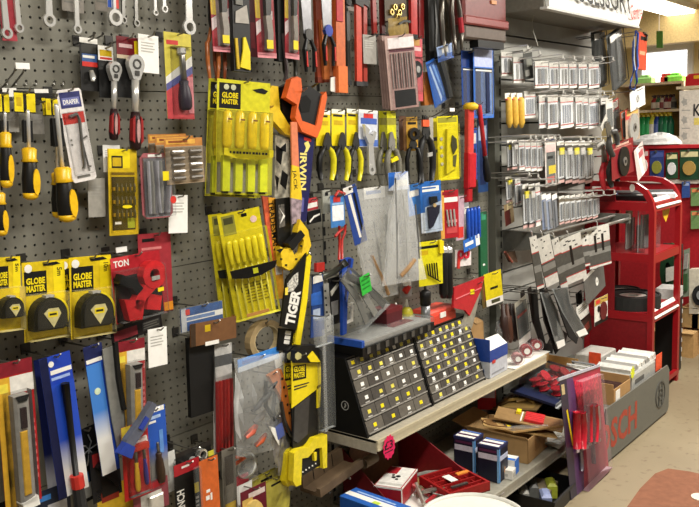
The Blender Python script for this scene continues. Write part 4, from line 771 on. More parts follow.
o, w, h = card('spirit_level', 'orange flat level with a white and black end label', 'level', (336, -30), (338, 93), 9, .09, mat('#c4622f', .4), th=.016, pn='level_body', hk='orange level'); part(o, 'red_sleeve', MB().box(-w*.5, w*.2, -h*.42, 0, .016, .02, mat('#b3202a'))); part(o, 'end_label', MB().prism([(-w*.95, -h*.88), (-w*.45, -h*.87), (-w*.45, -h*1.0), (-w*1.0, -h*.99)], .004, .008, WHITE)); part(o, 'orange_tab', MB().box(-w*.42, w*.62, -h, -h*.78, .0165, .02, mat('#d9702f')))
wirehook((352, 3), (349, 10), .08, 'peg hook with a long white plate over the red wrenches')
for i, (a, c, w_, col, d) in enumerate((((356, -30), (357, 85), 7, '#c0402c', .1), ((363, -30), (363, 85), 5, '#9e3a2f', .07), ((371, -30), (373, 36), 5, '#8f2f2a', .08), ((380, -30), (381, 36), 5, '#7a2a28', .06), ((345, -30), (347, 84), 4, '#3d3c38', .05))):
    M4, w, h = frame(a, c, w_, d); o = thing('bar_clamp', ['bright red long bar clamp reaching lowest of the row', 'duller red long bar clamp beside the bright one', 'short red bar clamp over the grey ticket', 'dark red short bar clamp by the gold rings', 'thin dark grey bar hanging between orange level and red clamps'][i], 'clamp', M4, 'long bar clamps')
    b = MB(); b.prism([(-w*.35, 0), (w*.35, 0), (w*.45, -h), (-w*.3, -h)], 0, .01, mat(col, .35)); part(o, 'bar', b); part(o, 'end_cap', MB().box(-w*.42, w*.55, -h*1.01, -h*.97, -.001, .012, DGREY)); part(o, 'sliding_jaw', MB().prism([(-w*.7, -h*.2), (w*.8, -h*.2), (w*.6, -h*.32), (-w*.5, -h*.3)], -.003, .014, mat('#2a2523'))); hook((a[0], -24), d, ['bright red bar clamp', 'duller red bar clamp', 'short red bar clamp', 'dark red short bar clamp', 'thin dark grey bar'][i])
ticket((369, 35), (370, 64), 13, .1, 'grey price ticket below the red clamps', mat('#96938c'), hk='grey ticket below the red clamps')
o, w, h = card('ring_pack', 'card of gold coloured rings above the brown pouch', 'pack', (395, -10), (396, 22), 22, .1, mat('#4a3f2c', .5), hk='gold ring card')
for x, y in ((-.1, -.55), (.1, -.7), (.25, -.5), (-.25, -.72), (.02, -.85)): b = MB(); b.ring(w*x, h*y, .007, .011, .002, .01, mat('#d9b96a', .25, .7), 12); part(o, 'ring', b)
M4, w, h = frame((394, 18), (396, 37), 20, .11); o = thing('pouch', 'brown patterned pouch between gold rings and the bit cards', 'pouch', M4); part(o, 'pouch_body', MB().pillow(w, h*1.2, .03, mat('#8a7238', .5, 0, .3, 60), 6, .05)); b = MB(); b.blade([(-w*.2, -h*.35), (w*.1, -h*.22), (w*.4, -h*.3)], h*.12, .003, BLACK, .034); part(o, 'zip', b); hook((394, 20), .11, 'brown patterned pouch')
for i, wd_ in enumerate(('rearmost', 'second from the back', 'third from the back', 'frontmost')):
    o, w, h = card('bit_card', 'white headed card of steel drill bits, %s of the stack of four' % wd_, 'drill bits', (391+2.5*i, 34+i*.4), (397+2.6*i, 107+i*.5), 29, .08+.022*i, mat('#b7958f', .35), [(0, 0, .1, 1, mat('#b79c94')), (.1, .03, 1, .17, mat('#e3dcdc')), (.12, .18, .98, .22, mat('#6a3a44')), (.18, .74, .92, .97, mat('#1f1f20'))], hk='stack of drill bit cards' if i == 3 else None, yaw=R(-20), group='stacked drill bit cards')
    for k in range(9): b = MB(); b.lathe([(-h*.24, w*.016), (-h*.7, w*.016), (-h*.72, w*.006)], w*(-.34+.09*k), .004, mat('#5f5a58', .3, .7) if k % 2 else mat('#c9c3c0', .3, .6), 6); part(o, 'drill_bit', b)
    blister(o, -w*.42, w*.49, -h*.98, -h*.18, .012)
for a, c, w_, d, col, lb in (((411, -30), (412, 38), 6, .09, '#b32f2c', 'red tool bar behind the red and peach cards'), ((419, -30), (419, 42), 5, .07, '#7a2020', 'dark red tool bar beside the black holsters')):
    o, w, h = card('tool_bar', lb, 'bar', a, c, w_, d, mat(col, .35), th=.012, pn='bar'); part(o, 'end_cap', MB().box(-w*.5, w*.5, -h*1.02, -h*.95, -.001, .014, DGREY))
o, w, h = card('scraper_card', 'pinkish red card with a black and steel dial tool', 'pack', (415, 38), (416, 101), 14, .1, mat('#c2525a', .35), [(0, 0, .8, .12, mat('#b98a4a')), (.1, .14, .9, .2, mat('#e0b0b0'))], hk='pinkish red card'); b = MB(); b.disc(-w*.05, -h*.5, w*.34, .002, .014, BLACK, 12); part(o, 'dial', b); b = MB(); b.disc(-w*.05, -h*.5, w*.14, .014, .017, CHROME, 10); part(o, 'hub', b); blister(o, -w*.45, w*.45, -h*.85, -h*.3, .018)
o, w, h = card('wood_block', 'small orange brown wooden block behind the pinkish red card', 'block', (425, 72), (427, 105), 13, .07, mat('#b06a2c', .6, 0, .2, 30), th=.02, pn='block', hk='orange brown block')
for k in range(3): b = MB(); b.disc(w*(.1+.05*k), -h*(.72+.08*k), .003, .02, .0212, BLACK, 6); part(o, 'drilled_hole', b)
o, w, h = card('holster', 'tall black holster hanging over the blue knife card', 'tool', (428, -30), (431, 62), 11, .08, mat('#1c1c1a', .55), th=.02, pn='holster_body'); b = MB(); b.blade([(w*.1, -h*.2), (w*.16, -h*.6), (0, -h*.95)], w*.14, .004, mat('#5a5a58', .3, .4), .02); part(o, 'edge_strip', b)
o, w, h = pl2('big steel locking pliers in front of the black holster', (441, -30), (447, 56), 11, .12, mat('#6e6a62', .3, .8), CHROME, 'big locking pliers', 'steel locking pliers', .3)
o, w, h = pl2('smaller locking pliers with red grips beside the red case', (450, -35), (457, 50), 9, .19, mat('#5f5b55', .3, .8), CHROME, 'smaller locking pliers', 'steel locking pliers', .3); b = MB(); b.tube([(w*.35, -h*.62, .012), (w*.4, -h*.8, .012)], .011, mat('#a0202c'), 8); part(o, 'red_grip', b)
M4, w, h = frame((444, 45), (446, 60), 16, .13); o = thing('blister_pack', 'blue and white card hanging at the tip of the locking pliers', 'pack', M4); part(o, 'backing_card', cardmb(w, h, mat('#8fa6cf'), [(0, .6, 1, 1, mat('#2f5aa8')), (.3, .1, .7, .5, WHITE)])); blister(o, -w*.4, w*.3, -h*.9, -h*.1, .02); hook((444, 46), .13, 'blue and white card under the pliers')
o, w, h = card('knife_pack', 'tilted blue and black folding knife pack above the drill guard', 'pack', (434, 58), (443, 103), 18, .11, mat('#2a5db0', .3), [([(.5, 0), (1, 0), (1, 1), (.8, 1)], mat('#161616')), ([(.12, .12), (.2, .1), (.5, .85), (.42, .95)], mat('#a9c0e4')), ([(.3, .12), (.4, .1), (.66, .8), (.6, .88)], mat('#6f9ad8')), ([(.6, .2), (.9, .2), (.95, .6), (.75, .8)], mat('#2a2a2a')), (.8, .5, .95, .6, mat('#e0d080'))], hk='blue and black knife pack'); b = MB(); b.blade([(w*.2, -h*.1), (w*.3, -h*.5), (w*.32, -h*.95)], w*.2, .014, BLACK, .002); part(o, 'knife_handle', b); blister(o, -w*.45, w*.46, -h*.97, -h*.05, .02)
# red plastic case at the top of the second bay
M4, w, h = frame((473, -20), (474, 42), 43, .1); o = thing('tool_case', 'red plastic tool case hanging high by the upright', 'case', M4)
part(o, 'case_body', MB().rbox(-w*.5, w*.5, -h*.75, 0, 0, .06, .01, mat('#6e3432', .4))); part(o, 'case_lip', MB().rbox(-w*.52, w*.52, -h*.78, -h*.64, -.003, .068, .006, mat('#803c3a', .35))); part(o, 'base_half', MB().rbox(-w*.48, w*.5, -h, -h*.78, 0, .058, .008, mat('#5c5048', .5))); part(o, 'latch', MB().box(w*.1, w*.22, -h*.4, -h*.34, .06, .066, mat('#c98a5a'))); hook((473, -18), .1, 'red plastic tool case'); part(o, 'strap', MB().box(-w*.2, w*.42, -h*1.12, -h, .02, .06, BLACK))
for a, c, w_, d, lb, cols in (((468, 51), (469, 107), 14, .08, 'dark blue blade card left of the white and blue one', ('#1f4a9e', '#15306e')), ((483, 47), (484, 118), 20, .1, 'white and blue carded saw blades beside the upright', ('#3f70c4', '#b3bce0'))):
    o, w, h = card('blade_card', lb, 'pack', a, c, w_, d, mat(cols[0], .3), [(.05, .02, .95, .28, mat(cols[1])), (.1, .3, .35, .95, mat('#16255c')), (.55, .36, .9, .97, mat('#6f93d4')), (.1, .32, .9, .34, WHITE)], hk=lb)
    b = MB(); b.blade([(w*.15, -h*.35), (w*.15, -h*.92)], w*.16, .006, mat('#24305a', .3, .3), .002); part(o, 'blade', b); blister(o, -w*.45, w*.45, -h*.95, -h*.3, .014)
# ---------------------------------------------------------------- second bay, middle rows
for i, (cx, cw, px_, lb) in enumerate(((323, 14, 325, 'first'), (338, 13, 339, 'middle'), (352, 11, 354, 'last'))):
    o, w, h = card('pliers', 'yellow and black pliers on a yellow card, %s of three by the navy saw' % lb, 'pliers', (cx, 110+i*-.5), (cx, 146), cw, .1, YEL, [(0, .0, 1, .12, mat('#f0f0e0')), (.1, .14, .8, .2, BLACK), (.15, .3, .85, .42, DYEL)], hk='%s yellow pliers card' % lb, group='yellow carded pliers')
    L = h*.55; pliers(o, w*.12, -h*.62, -h*1.95, w*1.1, (BLACK, mat('#d6cc22', .3)), DSTEEL, .012, R(-2), .3)
o, w, h = card('adjustable_spanner', 'chrome adjustable spanner on a white and blue card', 'spanner', (368, 110), (368, 147), 19, .11, mat('#c9ced9', .3), [(0, 0, 1, .08, WHITE), (.25, .1, .75, .22, CRED), (.1, .22, .95, .38, mat('#3b5aa8')), (0, .8, 1, .98, mat('#4a6ab5'))], hk='adjustable spanner card')
b = MB(); b.M = xf(-w*.05, -h*.62, .006, R(4)); b.prism([(-w*.05, w*.1), (-w*.32, w*.28), (-w*.28, -w*.1), (-w*.12, -w*.35), (w*.12, -w*.35), (w*.3, 0), (w*.18, w*.05), (w*.05, -w*.08), (-w*.14, -w*.02)], 0, .012, CHROME); b.prism([(-w*.12, -w*.3), (w*.12, -w*.3), (w*.16, -h*.95), (-w*.16, -h*.95)], .002, .01, CHROME); b.ring(0, -h*1.0, w*.07, w*.18, .001, .011, CHROME, 12); part(o, 'spanner_body', b); b = MB(); b.lathe([(-h*.66, w*.06), (-h*.7, w*.06)], w*.02, .012, DSTEEL, 8); part(o, 'thumb_wheel', b)
for i, (cx, lb) in enumerate(((383, 'first'), (391, 'second'))):
    o, w, h = card('snips_card', 'narrow yellow card of grey snips beside the chrome adjustable spanner, %s of two' % lb, 'snips', (cx, 111), (cx+1, 157), 9, .08+.03*i, mat('#c9c722', .35), [(0, .15, 1, .3, mat('#8f8a2a')), (.1, .6, .9, .7, BLACK)], hk='%s narrow yellow snips card' % lb, group='yellow snips cards')
    pliers(o, -w*.3, -h*.45, -h*1.6, w*1.4, mat('#77756a', .35), GREY, .01, R(4), .3); b = MB(); b.prism([(-w*.6, -h*1.05), (w*.1, -h*.98), (w*.3, -h*1.06), (-w*.5, -h*1.12)], .014, .02, YEL); part(o, 'lock_catch', b)
o, w, h = card('pipe_cutter', 'black handled cutter on an orange and yellow card', 'cutter', (410, 117), (411, 151), 14, .1, mat('#c89a3a', .35), [(0, 0, .2, 1, mat('#6a4a2a')), (.2, .02, 1, .12, mat('#8a6a2a')), (.3, .15, .9, .22, BLACK)], hk='orange and yellow cutter card', yaw=R(-25)); b = MB(); b.ring(w*.12, -h*.5, w*.16, w*.36, .004, .02, mat('#3a3836', .3, .5), 12, 1.1); part(o, 'jaw_ring', b); pliers(o, w*.05, -h*.6, -h*1.95, w*1.0, BLACK, DSTEEL, .012, 0, .2)
card('brown_card', 'dark brown card edge behind the black handled cutter', 'card', (402, 116), (403, 150), 7, .06, mat('#5a3a26'))
o, w, h = pl2('long black snips with an orange tipped pivot', (424, 116), (425, 182), 14, .1, mat('#171717', .5), mat('#2b2b2b', .4), 'long black snips', None, .3, 'snips', 'snips'); part(o, 'orange_tip', MB().box(-w*.35, w*.1, -h*.16, -h*.06, .01, .018, mat('#d9572f'))); part(o, 'steel_spring', MB().prism([(0, -h*.56), (w*.5, -h*.54), (w*.5, -h*.6), (0, -h*.62)], .01, .016, CHROME)); part(o, 'grey_blade', MB().box(w*.2, w*.5, -h*.4, -h*.02, .004, .01, mat('#9a968c')))
card('yellow_card', 'yellow card edge just behind the yellow drill guard pack', 'card', (438, 118), (440, 180), 14, .07, mat('#c4b81e', .35), [(.1, .3, .8, .36, BLACK), (.1, .5, .8, .55, BLACK)])
o, w, h = card('drill_guard_pack', 'bright yellow blister pack with a grey profile cutter shape', 'pack', (447, 116), (449, 180), 21, .11, mat('#dcd01e', .3), [(.05, .02, .95, .1, mat('#9a9630'))], hk='bright yellow blister pack', yaw=R(-25))
b = MB(); b.prism([(w*.1, -h*.3), (w*.28, -h*.36), (w*.3, -h*.5), (w*.12, -h*.6), (w*.02, -h*.45)], .012, .022, mat('#2a2a26')); part(o, 'cutter', b); b = MB(); b.prism([(w*.12, -h*.62), (w*.3, -h*.6), (w*.22, -h*.8), (w*.1, -h*.78)], .006, .018, mat('#4a4a30')); part(o, 'cutter_foot', b)
for k in range(4): b = MB(); b.disc(-w*.32, -h*(.35+.13*k), w*.07, .002, .004, mat('#b8b4a0'), 8); part(o, 'round_seal', b)
b = MB(); b.prism([(-w*.1, -h*.2), (w*.3, -h*.15), (w*.36, -h*.8), (-w*.2, -h*.9)], .002, .016, mat('#d6c820', .3)); part(o, 'moulded_tray', b); blister(o, -w*.48, w*.48, -h*.97, -h*.12, .026, clear('#f0e860', .12))
M4, w, h = frame((468, 103), (467, 202), 7, .12); o = thing('spirit_level', 'red tool standing upright with a yellow knob at its top', 'tool', M4)
part(o, 'red_body', MB().rbox(-w*.45, w*.35, -h*.62, -h*.06, 0, .02, .004, mat('#c2403a', .3))); part(o, 'red_grip', MB().rbox(-w*.5, w*.6, -h*.86, -h*.5, 0, .026, .006, mat('#b3202a', .3))); part(o, 'red_tail', MB().rbox(-w*.4, w*.3, -h, -h*.86, 0, .018, .004, mat('#a01c24', .3))); b = MB(); b.lathe([(0, w*.35), (-.01, w*.6), (-.025, w*.55), (-.03, w*.3)], 0, .012, mat('#e0b82a'), 10); part(o, 'yellow_knob', b, smooth=True); hook((468, 105), .12, 'red tool with the yellow knob')
o, w, h = card('screwdriver', 'slim red and black screwdriver beside the red upright tool', 'screwdriver', (477, 103), (478, 112), 4, .1, mat('#d9d5cc'), pn='hang_tag', hk='slim red and black screwdriver'); driver(o, 0, -.005, -h*9, .35, w*.5, BLACK, None, 0, .01, w*.3, mat('#b32a30', .3))
for a, c, w_, d, col, lb, c2 in (((472, 128), (473, 180), 9, .07, '#3454a8', 'small blue and white card behind the slim screwdriver', WHITE), ((482, 118), (483, 192), 10, .05, '#24406e', 'dark blue card hanging against the upright', mat('#9aa8c0'))):
    o, w, h = card('blue_card', lb, 'card', a, c, w_, d, mat(col, .35), [(.1, .1, .9, .3, c2), (.2, .4, .8, .9, mat('#16244a'))], hk=lb)
for i, x in enumerate((443, 450, 456, 462)): wirehook((x-14, 118), (x, 111), .1, ['chrome hook tip, first above the yellow blister', 'chrome hook tip, second above the yellow blister', 'chrome hook tip, third above the yellow blister', 'chrome hook tip nearest the red tool'][i], False, i == 1)
# row below: blue cards, cord, clear bags
o, w, h = card('red_label', 'small red and white label card under the first pliers', 'card', (311, 198), (312, 210), 12, .08, mat('#b0363c'), [(.1, .4, .95, .8, WHITE)], hk='small red and white label'); b = MB(); b.box(-w*.5, w*.6, -h*2.1, -h*1.05, 0, .006, BLACK); b.blade([(-w*.4, -h*1.9), (0, -h*1.55), (w*.5, -h*1.45)], .006, .001, WHITE, .0062); part(o, 'black_strip', b)
o, w, h = card('grey_hanger', 'pale grey plastic hanger beside the red cord pack', 'hanger', (325, 190), (326, 213), 8, .08, mat('#a6a79c', .4), [(.3, .1, .7, .25, BLACK)], th=.006, hk='pale grey hanger')
o, w, h = card('cord_pack', 'looped red cord with a blue and white label', 'cord', (337, 195), (338, 227), 14, .12, mat('#3f78b8', .35), [(.1, .32, .92, .8, mat('#e3e6e8')), (.2, .05, .7, .22, CRED), (.1, .24, .9, .3, mat('#8fb8e0'))], hk='looped red cord')
for pth in ([(-w*.1, -h*.95, .012), (-w*.15, -h*1.5, .014), (-w*.2, -h*2.0, .012)], [(w*.35, -h*.95, .012), (w*.25, -h*1.2, .014), (0, -h*1.4, .016), (w*.02, -h*2.0, .012)], [(-w*.3, -h*.02, .01), (-w*.1, h*.12, .012), (w*.4, h*.02, .01)], [(w*.1, -h*1.05, .018), (-w*.25, -h*1.15, .016), (-w*.55, -h*1.25, .02)]): b = MB(); b.tube(pth, .0045, mat('#b5302a', .35), 7); part(o, 'red_cord', b, smooth=True)
o, w, h = card('strip_pack', 'leaning blue and white strip pack beside the looped red cord', 'pack', (349, 186), (361, 243), 13, .13, mat('#2f4a94', .3), [(.0, .0, .7, .12, WHITE), ([(.25, .14), (.5, .14), (.62, .9), (.45, .9)], WHITE), ([(.62, .14), (.8, .14), (.85, .8), (.72, .8)], BLACK), (.4, .03, .6, .07, BLACK)], hk='leaning blue and white strip', yaw=R(-15))
def clearbag(label, top, bot, w_, d, hdr, hk, col=HAZE, items=(), tp=(1, 1)):
    M4, w, h = frame(top, bot, w_, d, R(-20)); o = thing('clear_bag', label, 'bag', M4, 'clear hanging bags')
    part(o, 'header_card', hdr(w, h)); part(o, 'bag_film', MB().pillow(w, h, .03, col, 9, .05, .007, *tp))
    for i, (x0, y0, x1, y1, r, mt) in enumerate(items): b = MB(); b.tube([(w*x0, -h*y0, .016), (w*(x0+x1)/2, -h*(y0+y1)/2, .02), (w*x1, -h*y1, .016)], r, mt, 8); part(o, 'wooden_stick' if 'a98' in mt.name or 'c49' in mt.name else 'content', b)
    if hk: hook((top[0], top[1]+2), d, hk)
    return o
WOODM = mat('#a9845a', .6)
clearbag('large clear bag of wire and sticks, behind the other clear bag', (374, 187), (380, 297), 42, .14, lambda w, h: cardmb(w*.5, h*.1, WHITE, [(.1, .3, .8, .6, mat('#6a86c0'))]), 'rear large clear bag', BAGF, tp=(1.1, .8), items=[(-.1, .3, .05, .95, .004, mat('#8f8f8a', .3)), (.2, .25, .1, .9, .004, mat('#77766f', .3)), (-.2, .6, .15, .98, .007, WOODM)])
o = clearbag('clear bag with blue corner header hanging in the middle', (398, 172), (402, 282), 36, .2, lambda w, h: cardmb(w*.55, h*.16, mat('#cfd6e2'), [([(0, 0), (1, 0), (0, .9)], mat('#2b66bf')), (.3, .45, .95, .8, WHITE)]), 'front clear bag', BAGF, tp=(.35, 1.25), items=[(-.15, .05, -.2, .95, .003, BLACK), (.05, .2, .12, .95, .0035, mat('#9a9a94', .3)), (-.1, .93, .3, .8, .009, WOODM), (.38, .3, .44, .8, .003, mat('#5a5a58'))])
o, w, h = card('star_ticket', 'bright green zigzag price ticket under the clear bags', 'ticket', (364, 275), (367, 293), 10, .19, mat('#2fae3c', .45), [(.1, .2, .9, .28, mat('#1c7a28')), (.1, .42, .9, .5, mat('#1c7a28')), (.1, .64, .9, .72, mat('#1c7a28'))], hk='green price ticket')
M4, w, h = frame((354, 262), (372, 318), 34, .16); o = thing('clear_bag', 'slack clear bag of grey strips beside the standing blue tube', 'bag', M4); part(o, 'bag_film', MB().prism([(-w*.5, 0), (-w*.2, 0), (w*.5, -h), (-w*.5, -h)], 0, .02, CLR2))
for k in range(3): b = MB(); b.blade([(-w*.45+w*.05*k, -h*.05), (-w*.25+w*.18*k, -h*.5), (-w*.2+w*.3*k, -h*.98)], w*.14, .004, mat(['#6f6e68', '#8a8982', '#4f4e4a'][k], .4), .004); part(o, 'grey_strip', b)
o, w, h = card('blade_card', 'blue card with a black bladed tool, right of the clear bags', 'pack', (430, 181), (432, 232), 21, .12, mat('#2f68b5', .3), [(.1, .1, .9, .2, WHITE), (0, .6, .2, 1, mat('#d0dbe6')), (0, .92, 1, 1, mat('#dfe6ee')), (.1, .12, .75, .15, mat('#2f68b5')), ([(.2, .5), (1, .4), (1, 1), (.2, 1)], mat('#b8c8dc'))], hk='blue card right of the clear bags', yaw=R(-20))
b = MB(); b.prism([(-w*.1, -h*.3), (w*.2, -h*.3), (w*.22, -h*.42), (-w*.1, -h*.44)], .003, .016, BLACK); b.prism([(-w*.22, -h*.5), (w*.34, -h*.48), (w*.3, -h*.62), (-w*.02, -h*.88), (-w*.18, -h*.92)], .003, .014, mat('#1c1c30')); part(o, 'black_tool', b); b = MB(); b.disc(w*.06, -h*.47, w*.08, .014, .018, mat('#d0b07a'), 8); part(o, 'brass_stud', b); blister(o, -w*.4, w*.4, -h*.95, -h*.24, .02)
card('blue_card', 'pale blue card hanging further back behind the clear bag', 'card', (413, 184), (415, 215), 12, .08, mat('#3c7ac4'), [(.1, .2, .9, .4, WHITE)], hk='pale blue card further back')
o, w, h = card('modelling_tool_set', 'red and yellow card of small silver tools', 'tool set', (449, 190), (450, 238), 18, .11, mat('#a8232c', .3), [(0, .0, .2, 1, mat('#d9a24a')), (.1, .03, .8, .1, mat('#8a1a20')), (.2, .15, .95, .25, WHITE), (.3, .62, .9, .68, mat('#d98a8a')), (.3, .75, .9, .9, mat('#c0484a'))], hk='red and yellow tool card', yaw=R(-20))
for k in range(3): b = MB(); b.tube([(w*(-.2+.2*k), -h*.4, .006), (w*(-.1+.18*k), -h*.75, .006)], .004, CHROME, 6); part(o, 'silver_tool', b)
card('clear_strip', 'pale pink clear strip card beside the red tool card', 'card', (460, 196), (460, 240), 8, .12, mat('#b79aa8', .3), [(.2, .7, .9, .95, CRED)], hk='pale pink strip')
card('grey_card', 'grey and white card between the red tool and the blue drivers', 'card', (465, 203), (466, 224), 7, .08, mat('#85868a'), [(0, .2, 1, .5, WHITE)])
t = iden('driver_set', 'hanging set of blue handled mini screwdrivers with a blue label', 'screwdriver set', (473, 207), .12); M4 = t.matrix_world; w = .1
for k in range(4): b = MB(); b.lathe([(-.0, .006), (-.015, .009), (-.13, .009), (-.135, .005)], -.05+.028*k, .01, mat('#2350b5', .25), 8); b2 = part(t, 'blue_handle', b, smooth=True); b2.matrix_parent_inverse = M4.inverted(); b2.matrix_world = frame((472, 207), (473, 245), 14, .12)[0]
b2 = part(t, 'blue_label', cardmb(.13, .05, mat('#2a66b8'), [(.1, .3, .6, .6, WHITE), (.75, .05, 1, .95, WHITE)])); b2.matrix_parent_inverse = M4.inverted(); b2.matrix_world = frame((471, 237), (472, 249), 20, .135)[0]; hook((473, 208), .12, 'blue mini screwdriver set')
o, w, h = card('green_strip', 'long green plastic strip beside the upright', 'strip', (481, 212), (482, 276), 7, .08, mat('#1f5a3a', .4), [(.2, .02, .8, .12, mat('#3a8a6a')), (.3, .8, .6, .83, WHITE)], th=.012, pn='strip_body', hk='long green strip')
o, w, h = card('scissors_card', 'white card with red handled scissors under the blue mini drivers', 'scissors', (463, 249), (463, 266), 16, .11, mat('#d8d2d0'), hk='red handled scissors card', yaw=R(-15))
for x in (-.2, .15): b = MB(); b.ring(w*x, -h*.3, w*.1, w*.18, .002, .01, mat('#c2263a'), 12, 1.2); part(o, 'handle_loop', b)
b = MB(); b.blade([(-w*.3, -h*.4), (-w*.35, -h*1.1)], w*.14, .006, CRED, .002); part(o, 'red_blade_guard', b)
o, w, h = card('hex_set', 'yellow card of small black keys hanging below the blue tool card', 'hex set', (430, 241), (431, 285), 24, .14, mat('#d9cf1f', .3), [(.02, .1, .9, .16, BLACK), (.1, .2, .4, .3, DYEL)], hk='yellow card of black keys', yaw=R(-20))
for k in range(5): b = MB(); b.tube([(w*(-.2+.1*k), -h*.5, .008), (w*(-.15+.1*k), -h*(.75+.04*k), .008), (w*(-.05+.1*k), -h*(.78+.04*k), .008)], .003, BLACK, 6); part(o, 'black_key', b)
b = MB(); b.prism([(w*.32, 0), (w*.5, -h*.02), (w*.5, -h*.3), (w*.34, -h*.3)], .002, .012, YEL); part(o, 'yellow_tab', b)
for i, (cx, col, lb) in enumerate(((441, YEL, 'black pen with a yellow cap below the yellow key card'), (446, DYEL, 'black and yellow pen nearer the red scissors'))):
    M4, w, h = frame((cx, 246), (cx+1, 298), 5, .13); o = thing('marker_pen', lb, 'pen', M4, 'hanging marker pens'); b = MB(); b.lathe([(0, w*.3), (-h*.06, w*.5), (-h*.9, w*.5), (-h, w*.3)], 0, .008, BLACK, 8); part(o, 'barrel', b, smooth=True); part(o, 'yellow_stripe', MB().box(-w*.2, w*.3, -h*.75, -h*.2, .014, .018, col)); b = MB(); b.lathe([(0, w*.32), (-h*.05, w*.55), (-h*.12, w*.55)], 0, .008, CHROME, 8); part(o, 'cap', b); hook((cx, 247), .13, lb)
M4, w, h = frame((468, 277), (466, 318), 30, .14); o = thing('holder', 'large red clear plastic pouch hanging in front of bare pegboard', 'pouch', M4); b = MB(); b.prism([(-w*.5, -h*.22), (w*.5, 0), (w*.42, -h*.3), (w*.05, -h*.95), (-w*.1, -h*.8), (-w*.5, -h*.7)], 0, .01, mat('#b0262e', .25)); part(o, 'pouch_body', b); part(o, 'fold_line', MB().blade([(-w*.45, -h*.5), (w*.4, -h*.28)], .004, .002, mat('#d87078', .3), .0105)); part(o, 'price_sticker', MB().box(w*.02, w*.15, -h*.42, -h*.3, .011, .0125, YEL)); b = MB(); b.blade([(w*.3, -h*.35), (w*.1, -h*1.1), (-w*.1, -h*1.4)], w*.3, .01, mat('#8f8a7c', .4), -.008); part(o, 'grey_liner', b); hook((468, 279), .14, 'large red pouch'); wirehook((452, 285), (482, 284), .17, 'steel hook reaching out in front of the red pouch', False, False)
o, w, h = card('leaflet_card', 'yellow card with a white base hanging on the upright', 'card', (492, 272), (495, 304), 17, .12, mat('#e0cc1e', .3), [(0, .8, 1, 1, WHITE), (.3, .45, .75, .52, BLACK), (.3, .84, .8, .95, mat('#4a4a30'))], hk='yellow card on the upright', yaw=R(-20))
card('leaflet_card', 'dark packs hanging behind the yellow card on the upright', 'card', (484, 276), (487, 306), 9, .1, mat('#5a4a22'), [(.2, .3, .7, .8, BROWN)])
# things between the cabinets and the wall
t = iden('saw_blade_pack', 'blue and white saw blade pack with a grey ruler, left of the standing blue tube', 'pack', (318, 272), .1); plate(t, 'card', [(312, 277), (322, 273), (324, 335), (310, 338)], .1, .004, mat('#24417e', .35)); plate(t, 'white_top', [(313, 277), (321, 273), (323, 281), (313, 284)], .105, .001, WHITE); plate(t, 'blue_panel', [(311, 294), (321, 291), (322, 304), (311, 306)], .105, .001, mat('#2f62b8')); plate(t, 'white_panel', [(313, 310), (320, 308), (320, 318), (313, 319)], .105, .001, mat('#a9b8d0')); plate(t, 'grey_ruler', [(323, 284), (328, 283), (331, 330), (326, 332)], .11, .003, mat('#8f8f8a', .4))
for k in range(6): p = (325.3+.5*k, 291+7*k); plate(t, 'ruler_hole', [(p[0]-.8, p[1]-1), (p[0]+.8, p[1]-1), (p[0]+.8, p[1]+1), (p[0]-.8, p[1]+1)], .1132, .0006, BLACK)
hook((317, 275), .11, 'blue and white saw blade pack')
t = iden('torch', 'grey metal tube lying across a hook above the blue tool', 'tool', (330, 275), .1); rod(t, 'tube', [(321, 277), (334, 272), (345, 263)], [.08, .12, .16], .011, mat('#5d5f57', .35, .4), 9); rod(t, 'tip', [(343, 264.5), (347, 261.5)], [.155, .165], .013, mat('#3a3b38'), 9); plate(t, 'red_band', [(314, 263), (322, 262), (322, 271), (314, 272)], .06, .012, CRED)
hook((334, 271), .12, 'grey metal tube')
t = iden('saw_guide', 'tall blue plastic saw guide standing behind the big flat case', 'tool', (344, 258), .1); plate(t, 'blue_blade', [(339, 260), (347, 257), (351, 259), (345, 300), (344, 333), (340, 335), (340, 300)], .1, .012, mat('#1f49a8', .35)); plate(t, 'dark_edge', [(348, 259), (351, 259), (346, 300), (344.6, 300)], .112, .002, NAVY); plate(t, 'white_bracket', [(345, 305), (352, 302), (352, 321), (345, 324), (345, 321), (350, 319), (350, 306), (345, 308)], .105, .006, WHITE)
t = iden('black_card', 'black card with small diagrams behind the blue saw guide', 'card', (334, 280), .08); plate(t, 'card', [(328, 279), (340, 275), (341, 322), (331, 325)], .08, .003, BLACK); plate(t, 'diagram', [(331, 302), (338, 300), (338, 314), (332, 316)], .0835, .0008, mat('#8a8a88')); plate(t, 'curved_tool', [(330, 292), (334, 287), (337, 283), (338, 285), (334, 291), (331, 296)], .0835, .004, mat('#b9b6aa', .4)); hook((334, 281), .09, 'black diagram card')
M4, w, h = frame((323, 316), (326, 428), 14, .2); o = thing('clear_tube', 'long clear plastic sleeve hanging in front of the black cabinet', 'sleeve', M4); part(o, 'sleeve_film', MB().rbox(-w*.5, w*.5, -h, 0, 0, .02, .006, CLR2)); part(o, 'folded_top', MB().rbox(-w*.8, w*.4, -h*.24, 0, .006, .026, .006, HAZE)); part(o, 'seam', MB().box(-w*.45, -w*.25, -h, -h*.1, .02, .023, clear('#f4f6f4', .5))); hook((323, 317), .2, 'long clear sleeve')
